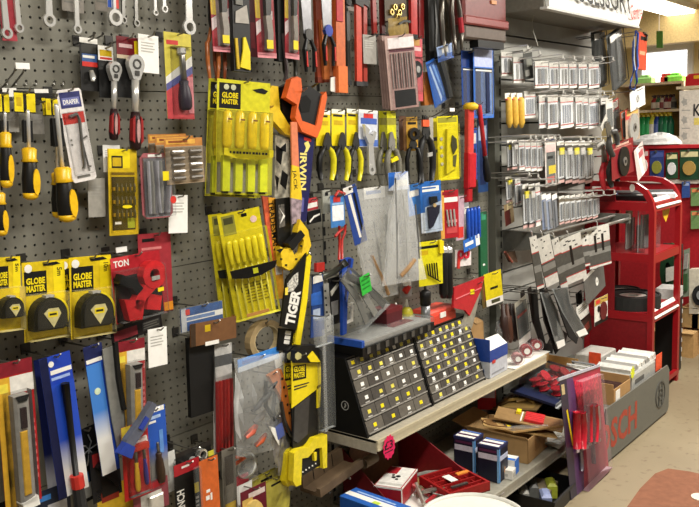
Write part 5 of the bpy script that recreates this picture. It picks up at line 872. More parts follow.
# ---------------------------------------------------------------- the cream shelf: drawer cabinets and what stands on them
CTOP = SZ+.006
def cabinet(label, x0, x1, rows, seed):
    random.seed(seed); w = x1-x0; H, yb, yt = .268, -.215, -.125
    t = thing('drawer_cabinet', label, 'cabinet', Matrix.Translation((x0, 0, CTOP)))
    KB = mat('#0b0b0b', .4)
    for x in (0, w-.006): b = MB(); b.add([(x+dx, y, z) for dx in (0, .006) for y, z in ((yb, 0), (yt, H), (-.004, H), (-.004, 0))], [(0, 1, 2, 3), (7, 6, 5, 4), (0, 4, 5, 1), (1, 5, 6, 2), (2, 6, 7, 3), (3, 7, 4, 0)], KB); part(t, 'side_panel', b)
    part(t, 'top_panel', MB().box(.006, w-.006, yt, -.004, H-.005, H, KB)); part(t, 'bottom_panel', MB().box(.006, w-.006, yb+.004, -.004, 0, .006, KB)); part(t, 'back_panel', MB().box(.006, w-.006, -.01, -.004, .006, H-.005, KB))
    n = math.hypot(yt-yb, H); Yv = Vector((0, (yt-yb)/n, H/n)); Zv = Vector((1, 0, 0)).cross(Yv)
    F4 = Matrix((Vector((1, 0, 0)), Yv, Zv)).transposed().to_4x4(); F4.translation = Vector((0, yb, 0))
    tot = sum(r[1] for r in rows); y = n-.008
    FR = clear('#aaa8a2', .75, .15); DB = mat('#3a3733', .4)
    for nc, hh in rows:
        hgt = (n-.016)*hh/tot; cw = (w-.016)/nc
        for i in range(nc):
            xa = .008+i*cw; b = MB(); b.M = F4
            b.box(xa+.0015, xa+cw-.0015, y-hgt+.002, y-.001, -.03, -.001, DB); b.box(xa+.0015, xa+cw-.0015, y-hgt+.0015, y-.001, -.001, .001, mat(random.choice(['#55514b', '#4a4641', '#625d55']), .25))
            b.box(xa+.0015, xa+cw-.0015, y-hgt+.0015, y-hgt+.006, .001, .006, mat('#8b8780', .25))
            c = random.choice([YEL, mat('#d9cc52', .5), mat('#d9cc52', .5), WHITE]) if nc > 5 or random.random() < .75 else WHITE
            lw, lh = min(.017, cw*.5), min(.013, hgt*.42); lx = xa+cw*random.uniform(.35, .55); b.box(lx, lx+lw, y-hgt*.62, y-hgt*.62+lh, .001, .002, c)
            if random.random() < .75: b.box(lx-.004, lx+.018, y-hgt+.007, y-hgt+.0105, .001, .0018, FAINT)
            part(t, 'drawer', b)
        y -= hgt
    return t
t = cabinet('black sloped cabinet of small clear drawers, under the big flat case', -.2, .2, ((8, .8), (6, 1), (5, 1.1), (5, 1.2), (5, 1.2), (4, 1.2)), 2)
b = MB(); b.M = Matrix(((0, 0, -1, -.0005), (-1, 0, 0, -.12), (0, 1, 0, .1), (0, 0, 0, 1))); b.ring(0, 0, .014, .017, 0, .001, mat('#9a9a98'), 20); b.blade([(-.003, -.008), (.003, 0), (0, .008)], .005, .001, mat('#9a9a98')); part(t, 'side_emblem', b)
cabinet('black sloped cabinet of tiny labelled drawers, nearer the upright', .206, .605, ((8, 1), (7, 1), (6, 1), (6, 1), (6, 1), (5, 1), (5, 1), (4, 1)), 4)
ZC = CTOP+.268
# big flat case on the first cabinet
def obox(name, label, cat, c, xp, yp, zt, zb, build, group=None):
    """box whose top corner c and two neighbours lie on the plane z = zt; build(root, lx, ly, h) adds the parts"""
    A = G(*c, zt); ex = G(*xp, zt)-A; ey = G(*yp, zt)-A; lx = ex.length; ex = ex/lx; ey = ey-ex*ey.dot(ex); ly = ey.length; ey = ey/ly
    sgn = ex.cross(ey).z; M4 = Matrix((ex, ey if sgn > 0 else ey, Vector((0, 0, 1)))).transposed().to_4x4()
    if sgn < 0:      # keep the frame right-handed: swap the two axes
        M4 = Matrix((ey, ex, Vector((0, 0, 1)))).transposed().to_4x4(); lx, ly = ly, lx
    M4.translation = Vector((A.x, A.y, zb)); o = thing(name, label, cat, M4, group); build(o, lx, ly, zt-zb); return o
def f(o, lx, ly, h):
    part(o, 'tray', MB().box(0, lx, 0, ly, 0, h*.55, BLACK)); part(o, 'contents', MB().box(.01, lx-.01, .01, ly-.01, h*.55, h*.8, mat('#8f8d88', .4)))
    b = MB(); b.box(.02, lx*.95, .02, ly*.9, h*.8, h*.84, mat('#9c9c98', .4)); b.box(lx*.55, lx*.85, ly*.3, ly*.8, h*.84, h*.86, mat('#6a1f22')); part(o, 'printed_sheet', b)
    part(o, 'lid', MB().rbox(0, lx, 0, ly, h*.55, h, .006, CLR2)); 
    b = MB(); [b.box(lx*(.05+.12*i), lx*(.05+.12*i)+.02, -.003, 0, h*.1, h*.5, mat('#5b5a57', .3, .5)) for i in range(8)]; part(o, 'catches', b)['kind'] = 'stuff'
    part(o, 'blue_edge', MB().box(-.003, .012, 0, ly, h*.6, h*1.02, mat('#2a55b0', .3)))
def box_at(name, label, cat, x, y, z, lx, ly, h, rz, build, group=None):
    o = thing(name, label, cat, Matrix.Translation((x, y, z)) @ Matrix.Rotation(rz, 4, 'Z'), group); build(o, lx, ly, h); return o
box_at('flat_case', 'large flat black case with a clear lid lying on the near cabinet', 'case', -.155, -.17, ZC+.001, .46, .155, .055, R(1), f)
# on the far cabinet
p = W(417, 320, .1)
def f(o, lx, ly, h):
    part(o, 'case_body', MB().box(0, lx, 0, ly, 0, h*.55, mat('#c4402f', .35))); part(o, 'case_lid', MB().rbox(0.004, lx-.004, .004, ly-.004, h*.55, h, .012, mat('#d95040', .3))); part(o, 'latch', MB().box(lx*.4, lx*.6, -.004, 0, h*.35, h*.7, WHITE))
box_at('tool_case', 'orange red plastic case lying on the far cabinet', 'case', .33, -.12, ZC, .2, .1, .06, 0, f)
q = G(433, 326, ZC); b = MB(); b2 = MB()
t = thing('spray_can', 'tall grey and black can standing in front of the orange red case', 'can', Matrix.Translation((.325, -.14, ZC)) @ Matrix.Rotation(pi/2, 4, 'X') @ Matrix.Translation((0, 0, -.03)))
b.lathe([(0, .018), (.09, .019)], 0, 0, mat('#77787a', .3, .4), 14); part(t, 'can_body', b, smooth=True); b2.lathe([(.09, .021), (.14, .022), (.15, .012)], 0, 0, BLACK, 14); part(t, 'cap', b2, smooth=True); b = MB(); b.lathe([(.15, .006), (.2, .004)], 0, 0, mat('#4a4a4a'), 8); part(t, 'nozzle', b)
for i, (px_, lb) in enumerate(((396, 'first'), (407, 'second'))):
    v = W(px_, 312, .045); t = thing('glue_bottle', 'yellow glue bottle with white cap behind the flat case, %s of two' % lb, 'bottle', Matrix.Translation((v.x, -.045, ZC)) @ Matrix.Rotation(pi/2, 4, 'X'), 'yellow glue bottles')
    b = MB(); b.lathe([(0, .024), (.06, .025), (.075, .018), (.082, .01)], 0, 0, mat('#c9c03a', .35), 14); part(t, 'bottle_body', b, smooth=True); b = MB(); b.lathe([(.082, .009), (.1, .006), (.112, .003)], 0, 0, WHITE, 10); part(t, 'cap', b, smooth=True); part(t, 'label', MB().box(-.016, .016, .02, .05, .021, .0265, mat('#e0dcae')))
v = W(386, 314, .05)
def f(o, lx, ly, h):
    part(o, 'carton_body', MB().box(0, lx, 0, ly, 0, h, mat('#511a20', .4))); part(o, 'lid_flap', MB().box(-.001, lx+.001, -.001, ly+.001, h*.86, h+.001, mat('#6a2026', .4))); part(o, 'label', MB().box(lx*.2, lx*.8, -.0016, -.0008, h*.3, h*.5, mat('#7d3a3a')))
box_at('carton', 'dark maroon carton standing behind the flat case beside yellow bottles', 'box', v.x-.05, -.09, ZC, .1, .07, .11, 0, f)
v = W(404, 300, .03); t = iden('blister_pack', 'white and black clutter of small parts behind the yellow bottles', 'pack', (404, 282), .03); plate(t, 'card', [(400, 280), (411, 278), (411, 296), (400, 298)], .03, .004, mat('#8b8a86')); plate(t, 'red_tool', [(402, 290), (406, 285), (409, 287), (405, 294)], .034, .012, CRED); plate(t, 'white_cap', [(403, 280), (409, 279), (409, 285), (403, 286)], .034, .01, WHITE); hook((405, 281), .035, 'small parts pack behind the bottles')
# right end of the cream shelf
def f(o, lx, ly, h):
    part(o, 'carton_body', MB().box(0, lx, 0, ly, 0, h*.72, mat('#b9bcc4', .4)))
    b = MB(); b.box(-.0012, lx+.0012, -.0012, ly+.0012, h*.42, h*.72, mat('#22418f', .35)); part(o, 'blue_band', b); part(o, 'back_flap', MB().box(-.001, .003, 0, ly, h*.72, h, mat('#22418f', .35))); b = MB(); b.add([(0, 0, h*.72), (lx, 0, h*.72), (lx*.8, ly*.2, h*.98), (lx*.1, ly*.2, h), (0, .004, h*.72), (lx, .004, h*.72), (lx*.8, ly*.2+.004, h*.98), (lx*.1, ly*.2+.004, h)], [(0, 1, 2, 3), (7, 6, 5, 4), (0, 4, 5, 1), (1, 5, 6, 2), (2, 6, 7, 3), (3, 7, 4, 0)], WHITE); part(o, 'white_flap', b)
    b = MB(); b.box(lx*.12, lx*.3, -.002, -.0013, h*.36, h*.44, CRED); b.box(lx*.1, lx*.8, -.002, -.0013, h*.08, h*.12, mat('#8f9299')); b.box(-.002, -.0013, ly*.2, ly*.7, h*.1, h*.22, mat('#35507f')); part(o, 'print', b)
v = W(490, 373, .225); box_at('carton', 'blue and white carton with a raised white flap on the shelf end', 'box', v.x, -.225, CTOP, .16, .13, .165, R(2), f)
for i, (px_, py_, r, d, lb) in enumerate(((517, 358, .03, .22, 'clear reel with red core next to the blue and white carton'), (526, 352, .034, .2, 'red reel second along from the blue and white carton'), (536, 348, .032, .19, 'red and clear reel at the very end of the cream shelf'))):
    v = W(px_, py_, d); t = thing('wire_reel', lb, 'reel', Matrix.Translation((v.x, -d, CTOP+r)) @ Matrix.Rotation(R(-50), 4, 'Z'), 'reels on the shelf end')
    for s in (-1, 1): b = MB(); b.M = Matrix.Rotation(pi/2, 4, 'X'); b.disc(0, 0, r, s*.02-.002, s*.02+.002, clear('#e8d8d8', .45), 16); part(t, 'flange', b)
    b = MB(); b.M = Matrix.Rotation(pi/2, 4, 'X'); b.disc(0, 0, r*.75, -.018, .018, mat('#a81c24' if i else '#b88'), 14); part(t, 'winding', b); b = MB(); b.M = Matrix.Rotation(pi/2, 4, 'X'); b.disc(0, 0, r*.4, .0222, .024, WHITE, 12); part(t, 'label', b)
t = thing('receipt_sheet', 'white paper sheet lying on the shelf end under the reels', 'paper', Matrix.Translation((W(520, 364, .23).x, -.23, CTOP+.0005))); part(t, 'sheet', MB().box(-.08, .26, -.02, .09, 0, .001, WHITE))
v = W(476, 325, .05); t = iden('cardboard_scrap', 'torn piece of brown cardboard sticking up behind the far cabinet', 'cardboard', (476, 330), .08); plate(t, 'cardboard', [(470, 340), (470, 320), (476, 317), (482, 321), (483, 345)], .06, .006, CARDB); plate(t, 'fold', [(470, 320), (476, 317), (482, 321), (476, 324)], .066, .003, mat('#b99566', .7))
# pink price star under the price rail
t = iden('price_star', 'bright pink star price ticket marked 3 below the cream shelf', 'ticket', (393, 448), .262); v = W(389, 447, .262); b = MB()
b.M = t.matrix_world.inverted() @ Matrix.Translation(v) @ Matrix.Rotation(pi/2, 4, 'X'); b.prism([((.036 if i % 2 else .031)*cos(pi*i/12), (.036 if i % 2 else .031)*1.25*sin(pi*i/12)) for i in range(24)], 0, .001, mat('#d81f58', .5)); part(t, 'star_card', b)
ptext(t, '£3', (384.5, 447), (393, 443), .03, .2635, mat('#3a0f20'), .02); ptext(t, '-', (385, 453.5), (393, 449.5), .004, .2635, mat('#3a0f20'), .02)
# ---------------------------------------------------------------- base shelf and the floor in front
def lbox(name, label, cols, x, y, lx, ly, h, rz=0., z=LZ+.006, prints=None, cat='box', group=None, flaps=None):
    def f(o, lx, ly, h):
        part(o, 'carton_body', MB().box(0, lx, 0, ly, 0, h, cols[0])); part(o, 'lid', MB().box(-.0008, lx+.0008, -.0008, ly+.0008, h*.93, h+.001, cols[1]))
        if prints:
            b = MB()
            for (s, a0, b0, a1, b1, mt) in prints:
                if s == 'f': b.box(a0*lx, a1*lx, -.0016, -.0009, b0*h, b1*h, mt)
                elif s == 'l': b.box(-.0016, -.0009, a0*ly, a1*ly, b0*h, b1*h, mt)
                else: b.box(a0*lx, a1*lx, b0*ly, b1*ly, h+.001, h+.0018, mt)
            part(o, 'print', b)
        if flaps:
            for fl in flaps: b = MB(); b.add([(px_*lx, py_*ly, pz*h) for px_, py_, pz in fl]+[(px_*lx, py_*ly, pz*h+.003) for px_, py_, pz in fl], [(3, 2, 1, 0), (4, 5, 6, 7), (0, 1, 5, 4), (1, 2, 6, 5), (2, 3, 7, 6), (3, 0, 4, 7)], cols[1]); part(o, 'flap', b)
    return box_at(name, label, cat, x, y, z, lx, ly, h, rz, f, group)
DB = mat('#171a2c', .35); LV = mat('#c9c6d4', .4); MV = mat('#5a2a4a', .4)
PR = [('l', .05, .62, .95, .78, LV), ('l', .1, .84, .9, .9, MV), ('l', .0, .0, .08, .95, mat('#7fb0e0')), ('f', .05, .6, .95, .74, mat('#b8bed6')), ('f', .3, .25, .6, .5, mat('#3a3a3f')), ('f', .0, .0, .1, .95, mat('#5fa0e0')), ('f', .55, .2, .66, .35, mat('#d99a5a')), ('t', .08, .05, .3, .95, WHITE), ('t', .36, .05, .44, .95, MV), ('t', .5, .05, .72, .95, WHITE), ('t', .8, .05, .92, .95, mat('#5a78b8'))]
FLP = [[(0, 1, 1), (.4, 1, 1), (.4, 1.2, 1.22), (0, 1.2, 1.22)]]
lbox('product_box', 'dark blue printed box with striped top, rear one of the pair', (DB, mat('#2a2f55')), .352, -.305, .08, .09, .14, R(4), prints=PR, group='dark blue printed boxes')
lbox('product_box', 'dark blue printed box with striped top, nearest the shelf edge', (DB, mat('#2a2f55')), .33, -.425, .08, .09, .14, R(4), prints=PR, group='dark blue printed boxes')
lbox('small_box', 'small white box with a bright blue end beside the printed boxes', (mat('#d9dadb'), WHITE), .425, -.44, .05, .11, .06, R(10), prints=[('f', 0, 0, 1, 1, mat('#2a6fd0')), ('t', 0, 0, .35, .3, mat('#2a6fd0')), ('l', .2, .3, .8, .6, FAINT)])
lbox('small_box', 'smaller white box in front of the blue ended one', (WHITE, WHITE), .385, -.452, .04, .09, .035, R(10), prints=[('f', .1, .2, .9, .7, FAINT), ('l', .2, .3, .8, .6, FAINT)])
# open cardboard box of carded goods
def f(o, lx, ly, h):
    KR = mat('#a8875a', .75, 0, .08, 30); th = .004
    part(o, 'box_walls', MB().box(0, lx, 0, th, 0, h, KR).box(0, lx, ly-th, ly, 0, h, KR).box(0, th, 0, ly, 0, h, KR).box(lx-th, lx, 0, ly, 0, h, KR)); part(o, 'box_bottom', MB().box(th, lx-th, th, ly-th, 0, .004, KR)); part(o, 'tape', MB().box(lx*.35, lx*.6, -.001, 0, h*.3, h*.8, mat('#8a6a40', .4)))
    for fl in ([(0, 0, 1), (0, 1, 1), (-.1, 1, 1.2), (-.1, 0, 1.15)], [(0, 1, 1), (1, 1, 1), (1, 1.25, 1.2), (0, 1.25, 1.25)]): b = MB(); b.add([(a*lx, c*ly, d*h) for a, c, d in fl]+[(a*lx, c*ly, d*h+.003) for a, c, d in fl], [(3, 2, 1, 0), (4, 5, 6, 7), (0, 1, 5, 4), (1, 2, 6, 5), (2, 3, 7, 6), (3, 0, 4, 7)], KR); part(o, 'flap', b)
box_at('cardboard_box', 'open brown cardboard box full of carded goods on the base shelf', 'box', .555, -.432, LZ+.006, .21, .27, .1, R(5), f)
def lie(name, label, cat, x, y, z, lx, ly, rx, ry, rz, mb, group=None):
    o = thing(name, label, cat, Matrix.Translation((x, y, z)) @ Matrix.Rotation(rz, 4, 'Z') @ Matrix.Rotation(ry, 4, 'Y') @ Matrix.Rotation(rx, 4, 'X'), group); part(o, 'pack_card', cardmb(lx, ly, *mb, th=.006)); return o
KRF = mat('#9a7a4a', .6)
o = lie('carded_tool', 'brown carded pack with a dark price label lying over the open box', 'pack', .56, -.22, LZ+.135, .13, .3, R(10), R(6), R(35), (mat('#a98a58', .5), [(.3, .3, .7, .5, mat('#2f3350')), (.38, .34, .6, .4, YEL), (.1, .05, .9, .2, mat('#7a5a35'))])); part(o, 'rounded_edge', MB().ring(0, -.05, .046, .052, .004, .009, mat('#6a4a2a'), 14))
o = lie('carded_tool', 'brown carded pack of small red pieces on top of the open box', 'pack', .66, -.23, LZ+.15, .12, .28, R(8), R(-4), R(20), (mat('#8d7048', .5), [(.1, .5, .9, .95, mat('#7d5a3a'))]))
for k in range(5): part(o, 'red_piece', MB().rbox(-.04+.017*k, -.027+.017*k, -.2, -.12, .006, .02, .003, mat('#c2262a', .3)))
part(o, 'yellow_cap', MB().rbox(.02, .05, -.1, -.08, .006, .02, .003, YEL)); part(o, 'white_strip', MB().box(-.045, .045, -.11, -.105, .006, .01, WHITE))
o = lie('carded_tool', 'narrow kraft pack sloping at the front of the open box', 'pack', .55, -.34, LZ+.125, .09, .24, R(4), R(10), R(62), (KRF, [(.2, .1, .8, .25, mat('#7a5c36'))]))
part(o, 'clear_cover', MB().rbox(-.03, .03, -.18, -.01, .006, .014, .003, CLR2))
lbox('product_box', 'tilted red and white box behind the open cardboard box', (mat('#b01f2a', .35), mat('#d9d9dc')), .82, -.14, .11, .08, .1, R(30), LZ+.1, prints=[('t', .1, .1, .6, .9, mat('#4a4a55')), ('l', .05, .55, .95, 1, LV), ('f', .05, .5, .95, 1, mat('#d0d0d8'))])
o = lie('brown_pack', 'brown packed hardware heap behind the red and white box', 'pack', .9, -.12, LZ+.11, .24, .2, R(-6), 0, R(10), (mat('#5f4a2a', .5), [(.1, .1, .9, .9, mat('#7a6236'))])); random.seed(2)
for k in range(9): b = MB(); b.tube([(random.uniform(-.08, .05), -random.uniform(.02, .18), .012), (random.uniform(-.05, .08), -random.uniform(.02, .18), .022)], .008, [mat('#8a6f3a', .4), mat('#b0a890', .3, .6), mat('#5a4522')][k % 3], 7); part(o, 'fitting', b)
o = lie('clear_pack', 'clear crumpled pack at the front right of the open box', 'pack', .8, -.38, LZ+.03, .12, .1, R(6), 0, R(0), (mat('#8a8578', .4), [(.2, .2, .8, .5, mat('#c9c6be'))])); part(o, 'bag_film', MB().pillow(.12, .1, .04, HAZE, 6, .05, .004))
# red punnets tray on the far end of the base shelf
t = thing('blister_tray', 'clear tray of shiny red reels over a navy card, below the cream shelf end', 'tray', Matrix.Translation(W(551, 386, .3)) @ Matrix.Rotation(R(-4), 4, 'Y') @ Matrix.Rotation(R(8), 4, 'X'))
part(t, 'backing_card', MB().box(-.16, .17, -.1, .12, -.012, 0, mat('#1b2340', .4))); part(t, 'clear_lip', MB().box(-.165, .175, -.115, -.1, -.014, .006, CLR2))
random.seed(4)
for k in range(9): x, y = -.05+.085*(k % 3)+random.uniform(-.02, .02), -.05+.055*(k//3)+random.uniform(-.012, .012); b = MB(); b.M = Matrix.Translation((x, y, 0)) @ Matrix.Rotation(pi/2, 4, 'X') @ Matrix.Rotation(R(random.uniform(-50, 50)), 4, 'X'); b.lathe([(0, .028), (.004, .03), (.006, .02), (.026, .02), (.028, .03), (.032, .028)], 0, 0, mat(['#8f1a24', '#a8202c', '#7a1a20'][k % 3], .2), 12); part(t, 'red_reel', b)
part(t, 'clear_dome', MB().rbox(-.1, .17, -.095, .11, .0, .05, .02, CLR))
# open red display box, red and white box, red tray
t = thing('display_box', 'open dark red box with raised side flaps under the pink star', 'box', Matrix.Translation((.02, -.2, LZ+.006)))
MR = mat('#5f1418', .4); part(t, 'floor_panel', MB().box(-.14, .2, -.1, .17, 0, .004, CARDB)); part(t, 'back_panel', MB().box(-.1, .2, .165, .17, .004, .2, mat('#7a5a42', .7)))
b = MB(); b.add([(-.14, -.1, 0), (-.14, .17, 0), (-.14, .17, .2), (-.136, -.1, 0), (-.136, .17, 0), (-.136, .17, .2)], [(0, 2, 1), (3, 4, 5), (0, 1, 4, 3), (1, 2, 5, 4), (2, 0, 3, 5)], MR); part(t, 'side_flap', b)
b = MB(); b.add([(.2, -.16, 0), (.2, .17, 0), (.2, .17, .22), (.2, -.16, .06), (.204, -.16, 0), (.204, .17, 0), (.204, .17, .22), (.204, -.16, .06)], [(3, 2, 1, 0), (4, 5, 6, 7), (0, 1, 5, 4), (1, 2, 6, 5), (2, 3, 7, 6), (3, 0, 4, 7)], mat('#7a1a20', .4)); part(t, 'side_flap', b); part(t, 'white_edge', MB().box(.199, .206, -.165, -.16, 0, .065, WHITE))
part(t, 'black_tool', MB().rbox(.0, .12, .02, .06, .004, .05, .01, BLACK)); b = MB(); b.tube([(.05, .03, .05), (.12, -.02, .06), (.18, -.05, .05)], .008, GREY, 7); part(t, 'steel_part', b)
def f(o, lx, ly, h):
    part(o, 'carton_body', MB().box(0, lx, 0, ly, 0, h, mat('#9a1a24', .35))); part(o, 'top_label', MB().box(.004, lx-.004, .004, ly-.004, h, h+.0012, mat('#dcdad4', .4)))
    b = MB(); b.box(lx*.62, lx*.95, ly*.55, ly*.97, h+.0012, h+.002, mat('#a0202a')); part(o, 'red_print', b); part(o, 'print', MB().box(lx*.1, lx*.18, ly*.05, ly*.95, h+.0012, h+.002, FAINT))
    for a, c, r in ((.45, .55, .008), (.52, .42, .009), (.38, .4, .006), (.55, .62, .006)): b = MB(); b.disc(a*lx, c*ly, r, h+.002, h+.0028, BLACK, 10); part(o, 'print_dot', b)
    b = MB(); b.box(-.002, 0, 0, ly, 0, .006, WHITE).box(-.002, 0, 0, ly, h-.006, h, WHITE).box(0, lx, -.002, 0, h-.006, h, WHITE).box(0, .006, -.002, 0, 0, h, WHITE); part(o, 'white_border', b)
obox('product_box', 'red box with a white top and black dots in front of the red flap', 'box', (401, 489), (417, 469), (375, 484), LZ+.1, LZ+.03, f)
def f(o, lx, ly, h):
    RT_ = mat('#8f1c1c', .35); part(o, 'tray_floor', MB().box(0, lx, 0, ly, 0, .004, mat('#5a1412', .4))); part(o, 'tray_rim', MB().box(0, lx, 0, .01, 0, h, RT_).box(0, lx, ly-.01, ly, 0, h, RT_).box(0, .01, .01, ly-.01, 0, h, RT_).box(lx-.01, lx, .01, ly-.01, 0, h, RT_))
    for k in range(4): part(o, 'divider', MB().box(.01, lx-.01, ly*(.2+.2*k)-.003, ly*(.2+.2*k)+.003, .004, h*.9, RT_))
    n = int(lx/.03)
    for k in range(1, n): part(o, 'rib', MB().box(lx*k/n-.002, lx*k/n+.002, .01, ly-.01, .004, h*.7, RT_))
    part(o, 'white_label', MB().box(lx*.35, lx*.52, ly*.4, ly*.7, h, h+.002, WHITE)); part(o, 'steel_file', MB().box(lx*.2, lx*.6, ly*.18, ly*.24, h*.9, h*.9+.006, STEEL)); part(o, 'orange_strip', MB().box(lx*.68, lx*.98, ly*.6, ly*.7, h*.9, h*.9+.004, mat('#d98a3a')))
obox('tool_tray', 'dark red slotted plastic tray with a white label', 'tray', (450, 494), (419, 476), (497, 485), LZ+.075, LZ+.04, f)
random.seed(8)
t = thing('fittings_bag', 'clear bag of red and metal fittings in front of the red box', 'bag', Matrix.Translation(G(425, 492, LZ+.05)))
for k in range(8): b = MB(); a = random.uniform(0, 6); b.tube([(random.uniform(-.05, .03), random.uniform(-.06, .06), -.02), (random.uniform(-.02, .06), random.uniform(-.06, .06), .015)], .008, [mat('#a8a298', .3, .6), mat('#a02a30'), mat('#6a5a48')][k % 3], 7); part(t, 'fitting', b)
part(t, 'white_card', MB().box(-.07, .08, -.09, .08, -.034, -.032, WHITE))
def f(o, lx, ly, h):
    part(o, 'carton_body', MB().box(0, lx, 0, ly, 0, h, mat('#20509e', .35))); b = MB(); b.box(-.001, lx+.001, ly*.3, ly*.62, h*.3, h+.001, WHITE); b.box(lx*.1, lx*.8, ly*.72, ly*.8, h, h+.001, mat('#a8c4ea')); b.box(-.001, 0, .0, ly*.3, h*.7, h*.9, mat('#3f78c8')); b.box(lx*.5, lx*.62, ly*.3, ly*.5, h+.001, h+.0016, mat('#b8d04a')); part(o, 'white_band', b)
    part(o, 'lid', MB().box(-.0008, lx+.0008, -.0008, ly+.0008, h-.004, h+.0006, mat('#2a5fb0', .35)))
obox('product_box', 'blue box with a broad white band, lowest in the corner by the saw pack', 'box', (340, 496), (395, 516), (354, 487), .3, .17, f)
# wooden mitre box
t = iden('mitre_box', 'wooden mitre box hanging crosswise under the yellow saw pack', 'mitre box', (300, 470), .1)
WD = mat('#665440', .65, 0, .2, 20); 
b = MB(); A = W(304, 492, .08); B = W(344, 464, .08); L = (B-A).length; M5 = t.matrix_world.inverted() @ Matrix.Translation(A) @ Matrix.Rotation(-math.atan2(B.z-A.z, B.x-A.x), 4, 'Y')
for nm, bx in (('rear_fence', (0, L, 0, .016, 0, .065)), ('floor_board', (0, L, -.06, 0, 0, .014)), ('front_fence', (0, L*1.08, -.076, -.06, 0, .03))): b = MB(); b.M = M5; b.box(*bx, WD); part(t, nm, b)
for k in (.25, .5, .72): b = MB(); b.M = M5; b.box(L*k, L*k+.003, -.001, .0005, .02, .066, DARK); part(t, 'saw_slot', b)
for k in (.2, .7): b = MB(); b.M = M5; b.tube([(L*k, .08, -.004), (L*k, -.08, -.004)], .004, STEEL, 6); part(t, 'support_pin', b)
t = iden('dowel', 'short pale wooden dowel lying beside the mitre box', 'dowel', (371, 461), .1); rod(t, 'dowel_body', [(363, 464), (375, 457)], [.12, .12], .02, mat('#7a6a52', .6), 10)
part(t, 'end_grain', MB().disc(0, 0, .004, 0, .001, WD))
# white bucket on the floor
t = thing('bucket', 'white plastic bucket standing on the floor at the bottom edge', 'bucket', Matrix.Translation((-.19, -.62, 0)) @ Matrix.Rotation(pi/2, 4, 'X'))
b = MB(); b.lathe([(0, .125), (.27, .155), (.275, .165), (.3, .168), (.302, .16), (.29, .155), (.02, .12)], 0, 0, mat('#c9c8c0', .4, 0, .03), 36); part(t, 'bucket_wall', b, smooth=True)
b = MB(); b.disc(0, 0, .158, 0, .004, mat('#d6d5cc', .45, 0, .03), 36); b2 = part(t, 'lid', b); b2.matrix_local = Matrix.Translation((0, .288, 0)) @ Matrix.Rotation(-pi/2, 4, 'X')
b = MB(); b.tube([(.165*cos(a), .29+.03*sin(a*3), .165*sin(a)-.02) for a in [R(q) for q in range(-75, 20, 12)]]+[(.2, .3, .0)], .0025, STEEL, 6); part(t, 'wire_handle', b)
# black crate and a wood block on the floor under the base shelf
t = thing('crate', 'black plastic crate of oddments on the floor under the base shelf', 'crate', Matrix.Translation((.5, -.57, 0)) @ Matrix.Rotation(R(4), 4, 'Z')); KP = mat('#121212', .4)
for bx in ((0, .27, 0, .006, .0, .06), (0, .27, .2, .206, 0, .06), (0, .006, .006, .2, 0, .06), (.264, .27, .006, .2, 0, .06)): part(t, 'crate_side', MB().box(*bx, KP))
part(t, 'crate_floor', MB().box(.006, .264, .006, .2, 0, .006, KP)); [part(t, 'rim', MB().box(-.006, .276, y-.006, y, .052, .064, DGREY)) for y in (0, .212)]
for x, y, m_, nm in ((.06, .06, mat('#8f9ac0'), 'blue_pack'), (.17, .08, mat('#a8b03a'), 'green_yellow_part'), (.12, .14, mat('#6a6a66'), 'grey_part'), (.05, .15, mat('#9a9890'), 'pale_part')): b = MB(); b.M = Matrix.Translation((x, y, .04)) @ Matrix.Rotation(R(30), 4, 'Z'); b.rbox(-.04, .04, -.02, .02, -.03, .03, .01, m_); part(t, nm, b)
v = G(556, 503, 0); t = thing('timber_offcut', 'pale timber offcut on the floor beside the plier board foot', 'timber', Matrix.Translation((v.x-.02, v.y+.02, 0)) @ Matrix.Rotation(R(8), 4, 'Z')); b = MB(); b.rbox(0, .12, 0, .1, 0, .05, .004, mat('#8a7d66', .7)); part(t, 'timber', b); part(t, 'end_grain', MB().box(0.004, .116, -.001, 0, .004, .046, mat('#7a6c54', .8)))
# big plier board leaning on the shelf
t = iden('plier_set', 'tall purple and magenta blister board of red handled pliers leaning on the base shelf', 'plier set', (585, 430), .52)
D_ = .555
plate(t, 'backing_board', [(559, 379), (599, 365), (608, 470), (571, 502)], D_, .004, mat('#a4243f', .3)); plate(t, 'navy_edge', [(559, 379), (566, 377), (577, 497), (571, 502)], D_+.0045, .0012, mat('#241f3a', .3)); plate(t, 'purple_band', [(566, 377), (572, 375), (583, 430), (584, 492), (577, 497)], D_+.0045, .001, mat('#5a3a6a', .3)); plate(t, 'top_edge', [(558, 378), (599, 364), (599, 366.5), (558, 381)], D_+.004, .004, mat('#b9b9c4'))
plate(t, 'speckled_print', [(574, 381), (597, 373), (601, 405), (577, 412)], D_+.0045, .001, mat('#c22f48', .3, 0, .5, 90))
plate(t, 'barcode_label', [(561, 385), (564, 384), (565, 394), (562, 395)], D_+.006, .001, mat('#cdb98a'))
ptext(t, 'I', (567, 410), (573, 445), .012, D_+.006, YEL, .03, 'yellow_print'); 
for k, (x, y) in enumerate(((577, 412), (589, 405))):
    for s in (0, 1):
        rod(t, 'red_handle', [(x+s*5, y), (x+s*6.5, y+18), (x+s*5.5, y+36)], D_+.022, .017, mat('#b3202f', .25), 8)
    rod(t, 'steel_jaw', [(x+3, y+36), (x+4.5, y+46), (x+5, y+58)], D_+.014, .009, mat('#77717a', .3, .7), 7); plate(t, 'white_label', [(x+8, y+2), (x+10.5, y+1), (x+12, y+24), (x+9.5, y+25)], D_+.02, .001, WHITE)
    plate(t, 'painted_steel_highlight', [(x-1, y+38), (x+11, y+33), (x+11, y+36), (x-1, y+41)], D_+.012, .004, mat('#d0c8d0', .3))  # pale bar paints a highlight across the steel of the pliers
plate(t, 'blister', [(575, 381), (597, 373), (606, 466), (582, 490)], D_+.002, .03, clear('#f4d8e4', .16))
